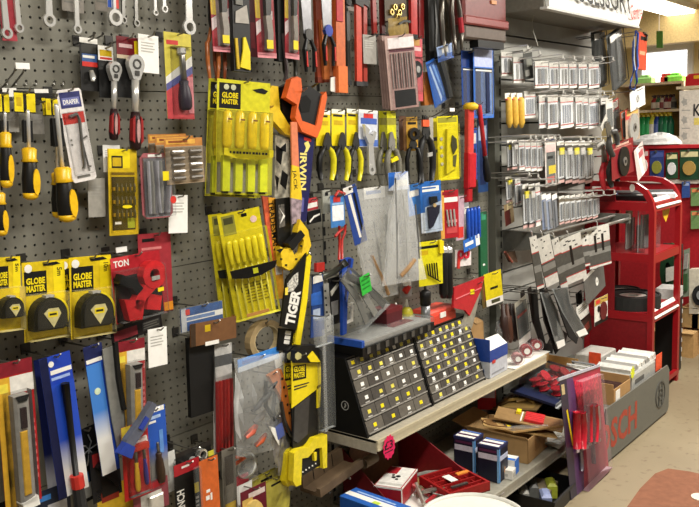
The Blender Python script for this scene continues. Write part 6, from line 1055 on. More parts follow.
# ---------------------------------------------------------------- slatwall bay: rows of drill and blade packs on long hooks
HG = 'rows of drill accessory packs'
ORD = 'first second third fourth fifth sixth seventh eighth ninth tenth eleventh twelfth'.split()
def rowpack(row, k, top, bot, w_, d, kind, hk=True, lbl=None):
    nm = {'drill': 'drill bit pack', 'blade': 'jigsaw blade pack', 'hole': 'hole saw pack', 'slim': 'slim drill bit pack', 'dark': 'brown tool bit pack'}[kind]
    lb = lbl or '%s counted from the upright in the %s row of the slatwall' % ({'drill': 'white headed drill pack', 'blade': 'grey blade pack', 'hole': 'hole saw pack', 'slim': 'slim drill pack', 'dark': 'brown bit pack'}[kind]+', '+ORD[k], row)
    base = {'drill': mat('#a3a8b0', .35), 'blade': mat('#83847f', .35), 'hole': mat('#8b8a78', .35), 'slim': mat('#56534e', .35), 'dark': mat('#6a6255', .35)}[kind]
    o, w, h = card('drill_pack' if kind != 'blade' else 'blade_pack', lb, 'pack', top, bot, w_, d, base, [(0, 0, 1, .2, mat('#c4c2bb', .35)), (0, .2, 1, .235, mat('#b8433f')), (.0, .9, 1, 1, mat('#dedcd6', .35)), (0, .87, 1, .9, mat('#b8433f')), (.0, .02, .06, .98, mat('#3f403c'))] if kind in ('drill', 'blade', 'hole') else [(0, 0, 1, .1, mat('#d9d7d0', .35)), (0, .93, 1, 1, mat('#cfa8a2'))], group=HG)
    n = {'drill': 3, 'blade': 4, 'hole': 2, 'slim': 2, 'dark': 3}[kind]; random.seed(k*7+len(row))
    for i in range(n):
        x = w*(-.32+.64*(i+.5)/n); b = MB()
        if kind == 'blade': b.box(x-w*.05, x+w*.05, -h*.84, -h*.3, .002, .004, mat('#868c98', .35, .4))
        else: b.lathe([(-h*.28, w*.05), (-h*.5, w*.06), (-h*.84, w*.05)], x, .006, [mat('#858a92', .3, .5), mat('#b9b8b4', .3, .5), mat('#5f5c58', .35)][(i+k) % 3], 6)
        part(o, 'bit' if kind != 'blade' else 'blade', b)
    if kind == 'slim':
        b = MB(); b.box(-w*.3, w*.3, -h*.32, -h*.16, .006, .012, mat('#d9cc3a') if k % 2 == 0 else mat('#c9c6c0')); part(o, 'yellow_tag' if k % 2 == 0 else 'white_tag', b)
    blister(o, -w*.45, w*.45, -h*.88, -h*.22, .014, clear('#e4e7e8', .55))
    if hk:
        p = W(top[0], top[1]+2, d); t = thing('slatwall_hook', ' '.join(('long chrome slatwall hook of the '+lb.replace(' counted from the upright', '').replace(' of the slatwall', '').replace(' beside the tall white pack', '').replace(' above the hanging bar', '').replace(' framed', '')).split()[:16]), 'hook', Matrix.Translation((p.x, -.014, p.z)) @ Matrix.Rotation(pi/2, 4, 'X'), 'long slatwall hooks')
        b = MB(); L = d+.1; b.tube([(0, 0, 0), (0, 0, L*.9), (0, .01, L)], .0028, CHROME, 6); part(t, 'wire', b); b = MB(); b.box(-.006, .006, .012, .026, L-.012, L-.008, LGREY); part(t, 'end_clip', b); b = MB(); b.tube([(0, .022, 0), (0, .03, L-.01)], .002, CHROME, 5); part(t, 'ticket_wire', b)
    return o, w, h
r1 = ((506, 52, 76, 12, .1, 'hole'), (518, 57, 83, 12, .13, 'hole'), (541, 61, 88, 15, .18, 'drill'), (553, 62, 88, 10, .18, 'drill'), (563, 62, 88, 9, .18, 'hole'), (572, 62, 88, 8, .17, 'drill'), (582, 62, 88, 9, .17, 'drill'), (593, 62, 88, 11, .16, 'drill'))
for k, (x, y0, y1, w_, d, kd) in enumerate(r1): rowpack('top', k, (x, y0), (x+.6, y1), w_, d, kd)
card('black_pack', 'dark pack with a curved wire between pale top row packs', 'pack', (527, 48), (529, 79), 9, .15, mat('#3c3d3a', .4), [(0, 0, 1, .15, mat('#9a9a92')), (.3, .3, .9, .6, mat('#77786f')), (.1, .7, .6, .9, mat('#8f8e88'))], hk='dark pack in the top row')
t = iden('wire_loop', 'thin curved wire hanging from the canopy over the top row', 'wire', (533, 20), .1); rod(t, 'wire', [(534, 12), (532.5, 22), (533.5, 32), (536, 40), (538, 46)], [.12, .13, .14, .15, .16], .0018, mat('#b8b6ac', .4), 5)
for k, x in enumerate((507, 513, 519)):
    M4, w, h = frame((x, 93), (x+1, 128), 5, .12+.012*k); o = thing('marking_pencil', 'yellow pencil shaped bit hanging below the top row, %s of three' % ORD[k], 'pencil', M4, 'yellow pencils on the slatwall'); b = MB(); b.lathe([(-h*.12, w*.2), (-h*.2, w*.34), (-h*.85, w*.34), (-h, w*.12)], 0, .008, mat('#d9b04a', .35), 8); part(o, 'barrel', b, smooth=True); part(o, 'header_card', MB().box(-w*.5, w*.5, -h*.16, 0, 0, .003, mat('#e6e2d8'))); part(o, 'red_ring', MB().box(-w*.5, w*.5, -h*.2, -h*.16, .002, .012, mat('#b8544a')))
r2 = ((529, 91, 118, 12, .14, 'blade'), (542, 95, 128, 8, .16, 'drill'), (552, 95, 128, 11, .17, 'drill'), (566, 95, 128, 14, .17, 'blade'), (578, 95, 128, 7, .17, 'hole'), (584, 96, 128, 8, .16, 'drill'), (593, 96, 128, 11, .16, 'blade'))
for k, (x, y0, y1, w_, d, kd) in enumerate(r2): rowpack('second', k, (x, y0), (x+.6, y1), w_, d, kd)
r3 = ((509, 140, 170, 5, .12, 'slim'), (514, 140, 169, 5, .14, 'slim'), (521, 140, 170, 6, .15, 'drill'), (527, 140, 171, 6, .15, 'drill'), (533, 140, 171, 6, .15, 'drill'), (539, 140, 171, 6, .15, 'hole'))
for k, (x, y0, y1, w_, d, kd) in enumerate(r3): rowpack('third', k, (x, y0), (x+.6, y1), w_, d, kd)
o, w, h = card('drill_pack', 'tall white pack with red and yellow print in the middle of the slatwall', 'pack', (550, 137), (551, 186), 11, .17, mat('#cfc6c0', .35), [(.1, .03, .9, .1, mat('#2f3550')), (.1, .15, .9, .3, mat('#d8b4b0')), (.2, .38, .7, .44, INK), (.3, .58, .95, .75, mat('#d9c23a')), (.1, .8, .8, .92, mat('#b86a62'))], hk='tall white pack'); blister(o, -w*.4, w*.4, -h*.95, -h*.3, .014)
for k, (x, d) in enumerate(((560, .17), (568, .17), (575, .17), (581, .16), (588, .16))): rowpack('third', k, (x, 141), (x+.6, 183), 7, d, 'slim', lbl='slim dark framed masonry bit beside the tall white pack, %s of five' % ORD[k])
card('dark_card', 'dark card behind the five slim masonry bits', 'card', (575, 138), (576, 186), 36, .13, mat('#3a3935', .5), [(.0, .93, 1, 1, mat('#6a6862'))])
r4 = ((508, 176, 202, 6, .1, 'slim'), (517, 178, 206, 6, .13, 'drill'), (525, 184, 228, 6, .17, 'slim'), (531, 184, 227, 6, .18, 'slim'), (537, 183, 226, 5, .19, 'drill'))
for k, (x, y0, y1, w_, d, kd) in enumerate(r4): rowpack('fourth', k, (x, y0), (x+1, y1), w_, d, kd)
for k, (x, y1) in enumerate(((543, 229), (548, 229), (554, 228))):
    o, w, h = card('blade_pack', 'bluish sawblade strip in the fourth row beside the grey frame, %s of three' % ORD[k], 'pack', (x, 194), (x+2, y1), 5, .19, mat(['#77829a', '#8d96a8', '#6b6d70'][k], .35), [(0, 0, 1, .15, WHITE)], group=HG); b = MB(); b.blade([(0, -h*.2), (w*.1, -h*.95)], w*.4, .004, mat('#a8acb4', .3, .6), .002); part(o, 'blade', b)
for k in range(7): x = 561+5.6*k; rowpack('fourth', k, (x, 196-k*.5), (x+.6, 224-k*1.0), 5, .2, 'dark', hk=(k % 2 == 0), lbl='brown tool bit pack above the hanging bar, %s of seven' % ORD[k])
# big bracket and the hanging bar
t = iden('hang_bar', 'grey steel bracket with a long bar carrying the saw blade packs', 'bracket', (505, 240), .02)
a = W(502, 236, .01); b = MB(); Li = t.matrix_world.inverted(); BZ = a.z
b.M = Li; b.add([(a.x+dx, y, z) for dx in (0, .02) for y, z in ((-.01, BZ+.03), (-.24, BZ+.02), (-.3, BZ+.0), (-.25, BZ-.045), (-.01, BZ-.075))], [(0, 1, 2, 3, 4), (9, 8, 7, 6, 5)]+[(i, i+5, (i+1) % 5+5, (i+1) % 5) for i in range(5)], mat('#6b6b65', .4, .3)); part(t, 'bracket_arm', b)
for nm, y, z, r in (('front_bar', -.295, BZ+.005, .008), ('rear_bar', -.22, BZ+.02, .006)): b = MB(); b.M = Li; b.tube([(a.x, y, z), (2.0, y, z+.0)], r, mat('#8f8f89', .3, .6), 8); part(t, nm, b)
b = MB(); b.M = Li; b.box(1.98, 2.0, -.3, -.01, BZ-.02, BZ+.03, mat('#6b6b65', .4, .3)); part(t, 'far_arm', b)
SB = mat('#5d5c58', .4, .2)
def sawcard(label, top, bot, w_, d, slots=1, foot=.14, head=.28, tag_=None, yaw=R(-32)):
    o, w, h = card('saw_blade_pack', label, 'pack', top, bot, w_, d, SB, [(0, 0, 1, head, mat('#d9d7cf', .4)), (0, head, 1, head+.02, mat('#b8433f')), (0, 1-foot, 1, 1, mat('#e0ded8', .4)), (0, 1-foot-.02, 1, 1-foot, mat('#b8433f')), (0, .55, 1, .68, mat('#8a8984'))], group='saw blade packs on the bar', yaw=yaw, th=.006)
    random.seed(int(top[0]))
    for i in range(5): b = MB(); x = random.uniform(-.35, .3)*w; y = -h*random.uniform(.06, head*.85); b.box(x, x+w*.12, y, y+.006, .006, .0066, INK); part(o, 'print_mark', b)
    for i in range(slots): x = w*(-.5+(i+1)/(slots+1)); b = MB(); b.box(x-w*.05, x+w*.05, -h*.62, -h*.2, .006, .0075, mat('#1d1816')); part(o, 'slot', b)
    b = MB(); b.tube([(0, -.004, .003), (0, .02, .003), (0, .025, -.006)], .0025, CHROME, 6); part(o, 'hanger_loop', b)
    return o
sawcard('slim pale saw pack nearest the bracket on the bar', (532, 236), (540, 288), 7, .29, 0, .05, .3)
sawcard('tall white saw pack second from the bracket on the bar', (542, 236), (552, 284), 13, .3, 0, .2, .5)
sawcard('narrow leaning saw pack between the white and the wide grey ones', (554, 238), (564, 288), 7, .29, 0, .1, .3)
sawcard('wide grey saw pack with white head and foot and one slot', (568, 236), (575, 281), 23, .31, 1, .16, .28)
sawcard('thin dark saw pack behind the wide grey one', (583, 234), (585, 266), 9, .27, 0, .06, .35)
sawcard('broad grey saw pack with two slots, farthest along the bar', (597, 226), (600, 266), 22, .3, 2, .05, .4)
o, w, h = card('sanding_pack', 'grey sanding pack with a white oval below the broad saw pack', 'pack', (593, 268), (596, 296), 20, .26, mat('#5b5a57', .5), [(0, 0, 1, .12, mat('#c2bfb8'))], hk='grey sanding pack with the oval'); b = MB(); b.ring(w*.1, -h*.55, .006, .016, .0014, .003, WHITE, 14, 1.4); part(o, 'white_oval', b)
# sanding belts and sleeves hanging lower
BL = mat('#1b1816', .8)
for i, (pts, ds, w_, lb) in enumerate((([(534, 290), (536, 320), (543, 347), (552, 349)], .2, .022, 'black sanding belt loop hanging nearest the upright'), ([(541, 287), (545, 318), (556, 350), (562, 340)], .24, .02, 'black sanding belt loop behind the long grey sleeve'), ([(556, 290), (563, 312), (570, 332), (577, 338)], .22, .03, 'black sanding belt under the wide grey saw pack'), ([(578, 292), (580, 315), (583, 333), (588, 328)], .2, .03, 'dark sanding belt behind the small white card'))):
    t = iden('sanding_belt', lb, 'belt', pts[0], ds, 'black sanding belts'); b = MB(); b.M = t.matrix_world.inverted() @ Matrix.Rotation(pi/2, 4, 'X'); q = [W(*p, ds) for p in pts]; b.blade([(v.x, v.z) for v in q], w_*2, .006, BL, ds); part(t, 'belt_face', b); b = MB(); b.M = t.matrix_world.inverted() @ Matrix.Rotation(pi/2, 4, 'X'); b.blade([(v.x-.02, v.z-.004) for v in q], w_*1.6, .004, mat('#2a211c', .8), ds-.05); part(t, 'belt_back', b); hook((pts[0][0], pts[0][1]+1), ds, lb)
GS = mat('#6b6a67', .4)
def sleeve(label, pts, d, hk, foot):
    t = iden('sanding_sleeve', label, 'sleeve', pts[0], d, 'grey sanding sleeves'); plate(t, 'sleeve_card', pts, d, .006, GS); plate(t, 'clear_wrap', pts, d+.006, .004, CLR2); plate(t, 'white_label', foot, d+.0105, .001, WHITE); hook((pts[0][0]+2, pts[0][1]+2), d, hk)
    return t
sleeve('long grey sanding sleeve with a white foot label, nearest the upright', [(540, 292), (548, 293), (556, 310), (565, 344), (557, 349), (550, 326)], .27, 'long grey sleeve', [(556, 342), (564, 339), (565, 345), (558, 349)])
sleeve('wide grey sanding sleeve with a white foot label under the grey saw pack', [(552, 289), (567, 287), (570, 304), (587, 333), (577, 337), (562, 312)], .3, 'wide grey sleeve', [(576, 332), (585, 328), (588, 334), (579, 337)])
o, w, h = card('abrasive_card', 'small white abrasive card beside the wide grey sleeve', 'card', (582, 303), (583, 318), 12, .24, mat('#c9c7c0'), bars(.15, .2, .85, .6, 3, GREY), hk='small white abrasive card'); 
card('abrasive_card', 'brown abrasive pack below the small white card', 'card', (585, 317), (587, 334), 10, .22, mat('#3a2a24'), [(.3, .4, .8, .8, mat('#8a3a32'))])
o, w, h = card('disc_pack', 'white and yellow card with a dark disc, hanging last in the bay', 'pack', (601, 297), (601, 323), 13, .27, mat('#d9d6cc'), [(0, .0, 1, .25, mat('#b89a4a')), (.1, .05, .4, .2, CRED), (0, .85, 1, 1, BLACK)], hk='white and yellow disc card'); b = MB(); b.disc(w*.12, -h*.55, w*.26, .002, .008, mat('#5a1a1c'), 12, 1.1); part(o, 'disc', b); b = MB(); b.disc(-w*.2, -h*.4, w*.1, .002, .004, BLACK, 8); part(o, 'print_dot', b)
# packs low beside the upright
t = iden('drill_pack', 'brown drill bit hanging in the slots under the bracket', 'pack', (512, 255), .06); plate(t, 'card', [(503, 251), (514, 250), (517, 262), (508, 262)], .06, .004, mat('#5a4638')); rod(t, 'bit', [(505, 252), (512, 262)], .07, .006, mat('#8a4a3a', .4), 6); hook((509, 251), .07, 'brown drill bit under the bracket')
o, w, h = card('sander_card', 'small tan card with a red sleeve next to the slotted upright', 'card', (508, 203), (510, 224), 9, .09, mat('#a08a68'), [(0, .3, .6, 1, mat('#5a2622')), (.3, 0, .8, .3, mat('#e0cfa0'))], hk='small tan card')
for k in range(4):
    M4, w, h = frame((501+4.3*k, 304), (505+4.3*k, 343-k), 4, .12); o = thing('chisel_bit', 'dark brown flat bit standing low beside the upright, %s of four' % ORD[k], 'bit', M4, 'brown flat bits'); b = MB(); b.lathe([(0, w*.25), (-h*.3, w*.3), (-h*.32, w*.5), (-h*.9, w*.5), (-h, w*.2)], 0, .006, mat(['#3a2620', '#5a3a2c', '#2a1d19', '#6a4a36'][k], .45), 8); part(o, 'bit_body', b, smooth=True); part(o, 'tag', MB().box(-w*.5, w*.5, -h*.1, 0, 0, .003, mat('#8d887c'))); hook((501+4.3*k, 305), .12, 'brown flat bit, %s of four' % ORD[k])
o, w, h = card('blade_pack', 'pale clear pack with a white foot beside the brown flat bits', 'pack', (520, 299), (525, 343), 12, .16, mat('#8f8b80', .35), [(0, 0, 1, .2, mat('#b5b1a2')), (0, .82, 1, 1, WHITE), (.1, .3, .9, .36, mat('#b8544a'))], hk='pale clear pack'); blister(o, -w*.45, w*.45, -h*.8, -h*.1, .014)
t = thing('clear_pack', 'clear bag of small parts heaped behind the blue and white carton', 'bag', frame((497, 318), (499, 350), 16, .08)[0]); part(t, 'bag_film', MB().pillow(.1, .14, .05, HAZE, 6, .05, .004)); b = MB(); b.tube([(-.03, -.05, .03), (.03, -.1, .03)], .012, mat('#6a645a'), 7); part(t, 'content', b); b = MB(); b.tube([(.0, -.03, .02), (.02, -.08, .03)], .01, mat('#8a4a42'), 7); part(t, 'content', b)
# tall items at the far end of the slatwall
for i, (a, c, w_, d, lb, c1) in enumerate((((597, 33), (600, 86), 13, .13, 'grey shiny plastering trowel bag, nearer of the two', '#5b5c5a'), ((613, 33), (619, 84), 15, .2, 'grey shiny plastering trowel bag, beside the blue strap', '#6e6f6e'))):
    M4, w, h = frame(a, c, w_, d); o = thing('trowel_bag', lb, 'bag', M4, 'shiny trowel bags'); b = MB(); b.prism([(-w*.3, 0), (w*.3, 0), (w*.5, -h*.5), (w*.4, -h*.97), (-w*.5, -h), (-w*.45, -h*.4)], 0, .012, mat(c1, .3, .4)); part(o, 'trowel_blade', b); b = MB(); b.prism([(-w*.1, -h*.1), (w*.1, -h*.1), (w*.2, -h*.9), (-w*.2, -h*.9)], .012, .022, mat('#9b9c9a', .25, .5)); part(o, 'bright_face', b); part(o, 'header_card', MB().box(-w*.4, w*.4, -h*.12, .0, .012, .015, WHITE)); part(o, 'bag_film', MB().rbox(-w*.45, w*.45, -h*1.02, .01, -.003, .026, .008, CLR)); hook((a[0], a[1]+2), d, lb)
t = iden('strap', 'blue webbing strap hanging at the edge of the sign', 'strap', (634, 32), .3); rod(t, 'webbing', [(636, 31), (633.5, 42), (633, 56), (634, 70), (631, 80), (630, 88), (634, 90), (637, 82), (636, 72), (638, 66), (637, 50), (638, 34), (636, 31)], .3, .006, mat('#25438f', .5), 6); rod(t, 'pale_edge', [(634.5, 36), (634, 60), (635.5, 70)], .306, .003, mat('#b8c4d8', .5), 5)
hook((636, 32), .3, 'blue webbing strap')
o, w, h = card('red_tool', 'orange red clamp hanging behind the blue strap', 'clamp', (641, 33), (640, 70), 8, .29, mat('#b5472f', .4), [(.2, .1, .8, .2, BLACK), (.1, .5, .8, .6, mat('#d98a6a'))], th=.012, hk='orange red clamp'); b = MB(); b.tube([(0, -.0, .012), (w*.3, -h*.05, .02), (w*.2, -h*.2, .02)], .006, BLACK, 7); part(o, 'black_knob', b)
# cutter and disc packs below them
for i, (a, c, w_, d, col, lb, dz) in enumerate((((622, 141), (623, 176), 22, .33, '#7a1d24', 'maroon card with a big black grinding disc', BLACK), ((632, 108), (633, 141), 14, .26, '#a08f7d', 'pale card with a big silver disc above the maroon one', mat('#b9bab8', .3, .5)))):
    o, w, h = card('disc_pack', lb, 'pack', a, c, w_, d, mat(col, .4), [(.2, .05, .8, .12, mat('#c09a8a')), (.1, .14, .9, .18, mat('#a86a62'))] if not i else [(0, 0, .5, .3, mat('#b8403a')), (.1, .05, .9, .2, mat('#c9a05a'))], hk=lb); r = min(w*.46, h*.4); b = MB(); b.disc(0, -h*.58, r, .002, .012, dz, 22, 1.05); part(o, 'disc', b); b = MB(); b.disc(0, -h*.58, r*.32, .012, .016, mat('#8a8885', .3, .6), 14); part(o, 'hub', b); b = MB(); b.disc(0, -h*.58, r*.13, .016, .018, BLACK, 10); part(o, 'bore', b)
o, w, h = card('white_card', 'white card with a grey picture hanging above the silver disc', 'card', (637, 89), (638, 108), 15, .28, mat('#d6d5d0'), hk='white card above the silver disc'); b = MB(); b.ring(0, -h*.5, .008, .02, .0014, .004, mat('#9a9a97'), 12); part(o, 'picture', b)
for i, (a, c, w_, d, c1, lb) in enumerate((((604, 96), (605, 128), 9, .18, '#4a4a48', 'black edged pack just past the second row of drill packs'), ((609, 99), (610, 130), 7, .22, '#c9c6be', 'slim white pack with print beside the black edged one'), ((614, 100), (617, 134), 8, .2, '#9a3a36', 'red and white pack over the pliers'), ((624, 110), (626, 138), 8, .24, '#b5583a', 'orange red card edge beside the silver disc'))):
    o, w, h = card('tool_pack', lb, 'pack', a, c, w_, d, mat(c1, .4), [(.1, .05, .9, .25, mat('#d0cdc6')), (.3, .4, .7, .85, mat('#3a3a3a'))], hk=lb); blister(o, -w*.4, w*.4, -h*.9, -h*.3, .016)
for i, (a, c, col, lb) in enumerate((((601, 144), (606, 186), '#c22f38', 'red handled pliers hanging at the end of the third row'), ((609, 142), (613, 184), '#2b2a28', 'black handled pliers beside the red handled ones'), ((604, 122), (614, 150), '#3a3a38', 'grey pliers tilted above the red handled ones'))):
    o, w, h = pl2(lb, a, c, 9, .25+.04*i, mat(col, .4), STEEL, lb, 'pliers at the slatwall end', .4); part(o, 'hang_card', MB().box(-w*.4, w*.4, -h*.1, .01, -.003, 0, mat('#b9b6ae')))
card('silver_pack', 'clear pack with a silver blade right of the maroon disc card', 'pack', (638, 146), (642, 176), 9, .34, mat('#c9b8b4', .35), [([(.2, .0), (.5, 0), (.8, 1), (.5, 1)], mat('#e3e3e0')), (.4, .2, .9, .4, mat('#a8545a'))], hk='clear pack right of the maroon disc card')
# ---------------------------------------------------------------- lettered grey base unit with its trays
BG = mat('#66665f', .45, 0, .05); X0, X1, BD, BH = 1.085, 1.93, .54, .262
t = thing('base_unit', 'grey base unit with big red letters under the slatwall', 'unit', Matrix.Translation((X0, 0, 0))); L = X1-X0
b = MB(); b.prism([(0, .012), (L-.02, .012), (L, .03), (L, BH-.03), (L-.03, BH), (0, BH)], 0, .006, BG); q = part(t, 'front_panel', b); q.matrix_local = Matrix.Translation((0, -BD+.006, 0)) @ Matrix.Rotation(pi/2, 4, 'X')
part(t, 'deck', MB().box(0, L-.03, -BD+.006, 0, BH-.03, BH-.02, mat('#6a6a64', .5))); part(t, 'end_panel', MB().box(L-.006, L, -BD+.006, 0, .03, BH-.03, BG)); part(t, 'painted_kick_shadow', MB().box(.02, L-.04, -BD+.04, -BD+.06, 0, .012, DARK))  # near-black strip stands in for the shadow under the front panel
a = W(575, 469, BD); c = W(638, 404, BD); o = text(t, 'BOSCH', 0, 0, .56, .14, mat('#a8402f', .5), 0, bold=.03); o.matrix_local = Matrix.Translation((W(637, 400, BD).x-X0-.28, -BD-.0008, .128)) @ Matrix.Rotation(pi/2, 4, 'X')
b = MB(); b.ring(0, 0, .062, .07, 0, .003, mat('#4a4a46'), 26); b.ring(0, 0, .028, .036, .0, .003, mat('#4a4a46'), 6); b.box(-.026, -.018, -.06, .06, 0, .003, mat('#4a4a46')); b.box(.018, .026, -.06, .06, 0, .003, mat('#4a4a46')); b.box(-.02, .02, -.005, .005, 0, .003, mat('#4a4a46')); q = part(t, 'round_emblem', b); q.matrix_local = Matrix.Translation((.71, -BD-.0002, .135)) @ Matrix.Rotation(pi/2, 4, 'X')
ZB = BH-.02
def tray(o, lx, ly, h, mt=CARDB):
    th = .004; part(o, 'tray_wall', MB().box(0, lx, 0, th, 0, h, mt)); part(o, 'tray_wall', MB().box(0, lx, ly-th, ly, 0, h*1.5, mt)); part(o, 'tray_wall', MB().box(0, th, th, ly-th, 0, h*1.3, mt)); part(o, 'tray_wall', MB().box(lx-th, lx, th, ly-th, 0, h*1.2, mt)); part(o, 'tray_floor', MB().box(th, lx-th, th, ly-th, 0, .003, mt))
random.seed(12)
def f(o, lx, ly, h):
    tray(o, lx, ly, h); part(o, 'price_label', MB().box(lx*.1, lx*.35, -.0012, 0, h*.2, h*.85, WHITE))
    for k in range(6): b = MB(); b.M = Matrix.Translation((lx*(.12+.14*k), ly*.5, .04)) @ Matrix.Rotation(R(25+random.uniform(-8, 8)), 4, 'Y'); b.prism([(0, -.08), (.004, -.08), (.05, .08), (-.03, .08)], -.012, .02, mat('#4a2f28', .6)); part(o, 'brown_disc_pack', b)
box_at('display_tray', 'cardboard tray of brown discs on the grey base unit front', 'tray', 1.2, -.53, ZB, .2, .17, .075, 0, f)
def f(o, lx, ly, h):
    part(o, 'clear_wall', MB().rbox(0, lx, 0, ly, 0, h, .006, mat('#a9a9a4', .3)))
    for k in range(7): b = MB(); b.M = Matrix.Translation((lx*(.08+.13*k), ly*.5, h)) @ Matrix.Rotation(R(-20), 4, 'Y'); b.box(-.005, .03, -ly*.42, ly*.42, -.01, .02, mat(['#c9c8c2', '#8f8e8a', '#dddbd4'][k % 3], .35)); part(o, 'clear_pack', b)
    part(o, 'orange_price_card', MB().box(lx*.8, lx*1.02, -.004, -.002, h*.2, h*1.3, mat('#e0532f', .5))); part(o, 'grey_print', MB().box(lx*.1, lx*.4, -.001, 0, h*.3, h*.6, mat('#5a5a58')))
box_at('clear_tray', 'clear tray of white packs with an orange price card on the base unit', 'tray', 1.45, -.52, ZB, .4, .2, .075, 0, f)
def f(o, lx, ly, h): 
    part(o, 'clear_wall', MB().rbox(0, lx, 0, ly, 0, h, .006, mat('#b5b3ac', .3))); part(o, 'orange_price_card', MB().box(-.004, -.002, ly*.0, ly*.45, h*.2, h*1.2, mat('#e0532f', .5)))
    for k in range(6): b = MB(); b.disc(lx*(.2+.12*(k % 3)), h*(.3+.35*(k//3)), .012, 0, .002, BLACK, 8); q = part(o, 'black_dot_part', b); q.matrix_local = Matrix.Rotation(pi/2, 4, 'X')
box_at('clear_tray', 'white box with black dots and orange price card behind the clear tray', 'tray', 1.64, -.29, ZB, .2, .14, .09, 0, f)
def f(o, lx, ly, h): tray(o, lx, ly, h, mat('#b08d58', .75)); part(o, 'white_edge', MB().box(0, lx, -.003, 0, h*.9, h, WHITE))
box_at('display_tray', 'empty kraft cardboard tray at the back of the base unit', 'tray', 1.3, -.19, ZB, .3, .17, .06, 0, f)
def f(o, lx, ly, h):
    tray(o, lx, ly, h, mat('#9a7a4c', .75))
    for k in range(5): b = MB(); b.M = Matrix.Translation((lx*(.1+.18*k), ly*.5, .05)) @ Matrix.Rotation(R(-30), 4, 'Y'); b.box(-.004, .004, -ly*.4, ly*.4, -.05, .06, mat(['#b9b9b6', '#77787a', '#d4d4d0'][k % 3], .35)); part(o, 'grey_pack', b); b = MB(); b.M = Matrix.Translation((lx*(.1+.18*k), ly*.5, .05)) @ Matrix.Rotation(R(-30), 4, 'Y'); b.box(-.0055, -.004, -ly*.3, ly*.3, .02, .055, WHITE); part(o, 'white_label', b)
box_at('display_tray', 'cardboard tray of grey packs with white labels in the middle', 'tray', 1.22, -.35, ZB, .32, .15, .055, 0, f)
t = thing('felt_roll', 'brown and white rolls lying at the near end of the base unit', 'roll', Matrix.Translation((1.1, -.3, ZB+.05)) @ Matrix.Rotation(R(15), 4, 'Z')); b = MB(); b.tube([(0, -.1, 0), (0, .1, 0)], .05, mat('#3f2a24', .8), 16); part(t, 'brown_roll', b, smooth=True); b = MB(); b.tube([(.01, -.13, .0), (.01, -.102, .0)], .045, mat('#d6cdb8', .7), 16); part(t, 'white_pad', b); b = MB(); b.tube([(.09, -.1, -.005), (.09, .08, -.005)], .045, mat('#8f9294', .5), 14); part(t, 'grey_roll', b, smooth=True)
b = MB(); b.M = Matrix.Rotation(pi/2, 4, 'X'); b.prism([((.03 if i % 2 else .017)*cos(pi*i/9), (.035 if i % 2 else .022)*sin(pi*i/9)) for i in range(18)], 0, .001, mat('#d8e02f', .5)); solid('price_star', 'fluorescent yellow star ticket on the clear tray', 'ticket', b, Matrix.Translation((1.44, -.526, ZB+.095)))
# ---------------------------------------------------------------- red stand, far shelves
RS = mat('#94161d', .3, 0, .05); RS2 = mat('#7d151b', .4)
t = thing('red_stand', 'red steel stand with two curved side rails and three shelves', 'stand', Matrix.Identity(4)); AXx, BXx, YF, YB = 2.06, 2.49, -.405, -.02
zt = W(622, 182, .25).z
def sideframe(x, zt):
    prof = [(YF, .0), (YF, zt-.16), (YF+.012, zt-.1), (YF+.045, zt-.045), (YF+.1, zt-.01), (YF+.16, zt), (YB, zt)]
    b = MB(); w = .03
    for i in range(len(prof)-1):
        (y0, z0), (y1, z1) = prof[i], prof[i+1]; dy, dz = y1-y0, z1-z0; n = math.hypot(dy, dz); ny, nz = dz/n*w, -dy/n*w
        if i == 0: nA = (w, 0)
        nB = ((ny, nz) if i == len(prof)-2 else None)
        if nB is None:
            dy2, dz2 = prof[i+2][0]-y1, prof[i+2][1]-z1; n2 = math.hypot(dy2, dz2); my, mz = ny/w+dz2/n2, nz/w-dy2/n2; mm = math.hypot(my, mz); nB = (my/mm*w, mz/mm*w)
        vs = [(x+dx, yy, zz) for dx in (0, .03) for yy, zz in ((y0, z0), (y1, z1), (y1+nB[0], z1+nB[1]), (y0+nA[0], z0+nA[1]))]
        b.add(vs, [(0, 1, 2, 3), (7, 6, 5, 4), (0, 4, 5, 1), (1, 5, 6, 2), (2, 6, 7, 3), (3, 7, 4, 0)], RS); nA = nB
    return b
for x in (AXx, BXx): part(t, 'side_rail', sideframe(x, zt)); part(t, 'rear_post', MB().box(x, x+.03, YB-.03, YB, 0, zt, RS))
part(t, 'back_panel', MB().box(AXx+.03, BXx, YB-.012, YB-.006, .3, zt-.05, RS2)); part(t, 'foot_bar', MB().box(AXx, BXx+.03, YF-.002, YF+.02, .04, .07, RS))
SZS = [W(653, y, .4).z for y in (203, 255, 314)]
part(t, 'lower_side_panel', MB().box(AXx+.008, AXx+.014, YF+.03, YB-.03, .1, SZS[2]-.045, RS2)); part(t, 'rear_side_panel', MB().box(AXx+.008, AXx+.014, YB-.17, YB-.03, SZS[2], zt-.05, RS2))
for z in SZS:
    part(t, 'shelf_board', MB().box(AXx+.03, BXx, YF+.01, YB-.03, z-.02, z, RS)); part(t, 'side_skirt', MB().box(AXx+.002, AXx+.028, YF+.03, YB-.03, z-.045, z+.0, RS)); part(t, 'front_lip', MB().box(AXx+.03, BXx, YF+.002, YF+.012, z-.05, z-.004, RS)) 
for z in (SZS[0], SZS[2]): b = MB(); b.add([(AXx+.03, YF-.005, z-.03), (BXx, YF-.005, z-.03), (BXx, YF+.03, z+.02), (AXx+.03, YF+.03, z+.02), (AXx+.03, YF-.003, z-.034), (BXx, YF-.003, z-.034), (BXx, YF+.032, z+.016), (AXx+.03, YF+.032, z+.016)], [(0, 1, 2, 3), (7, 6, 5, 4), (0, 4, 5, 1), (1, 5, 6, 2), (2, 6, 7, 3), (3, 7, 4, 0)], WHITE); part(t, 'price_strip', b)
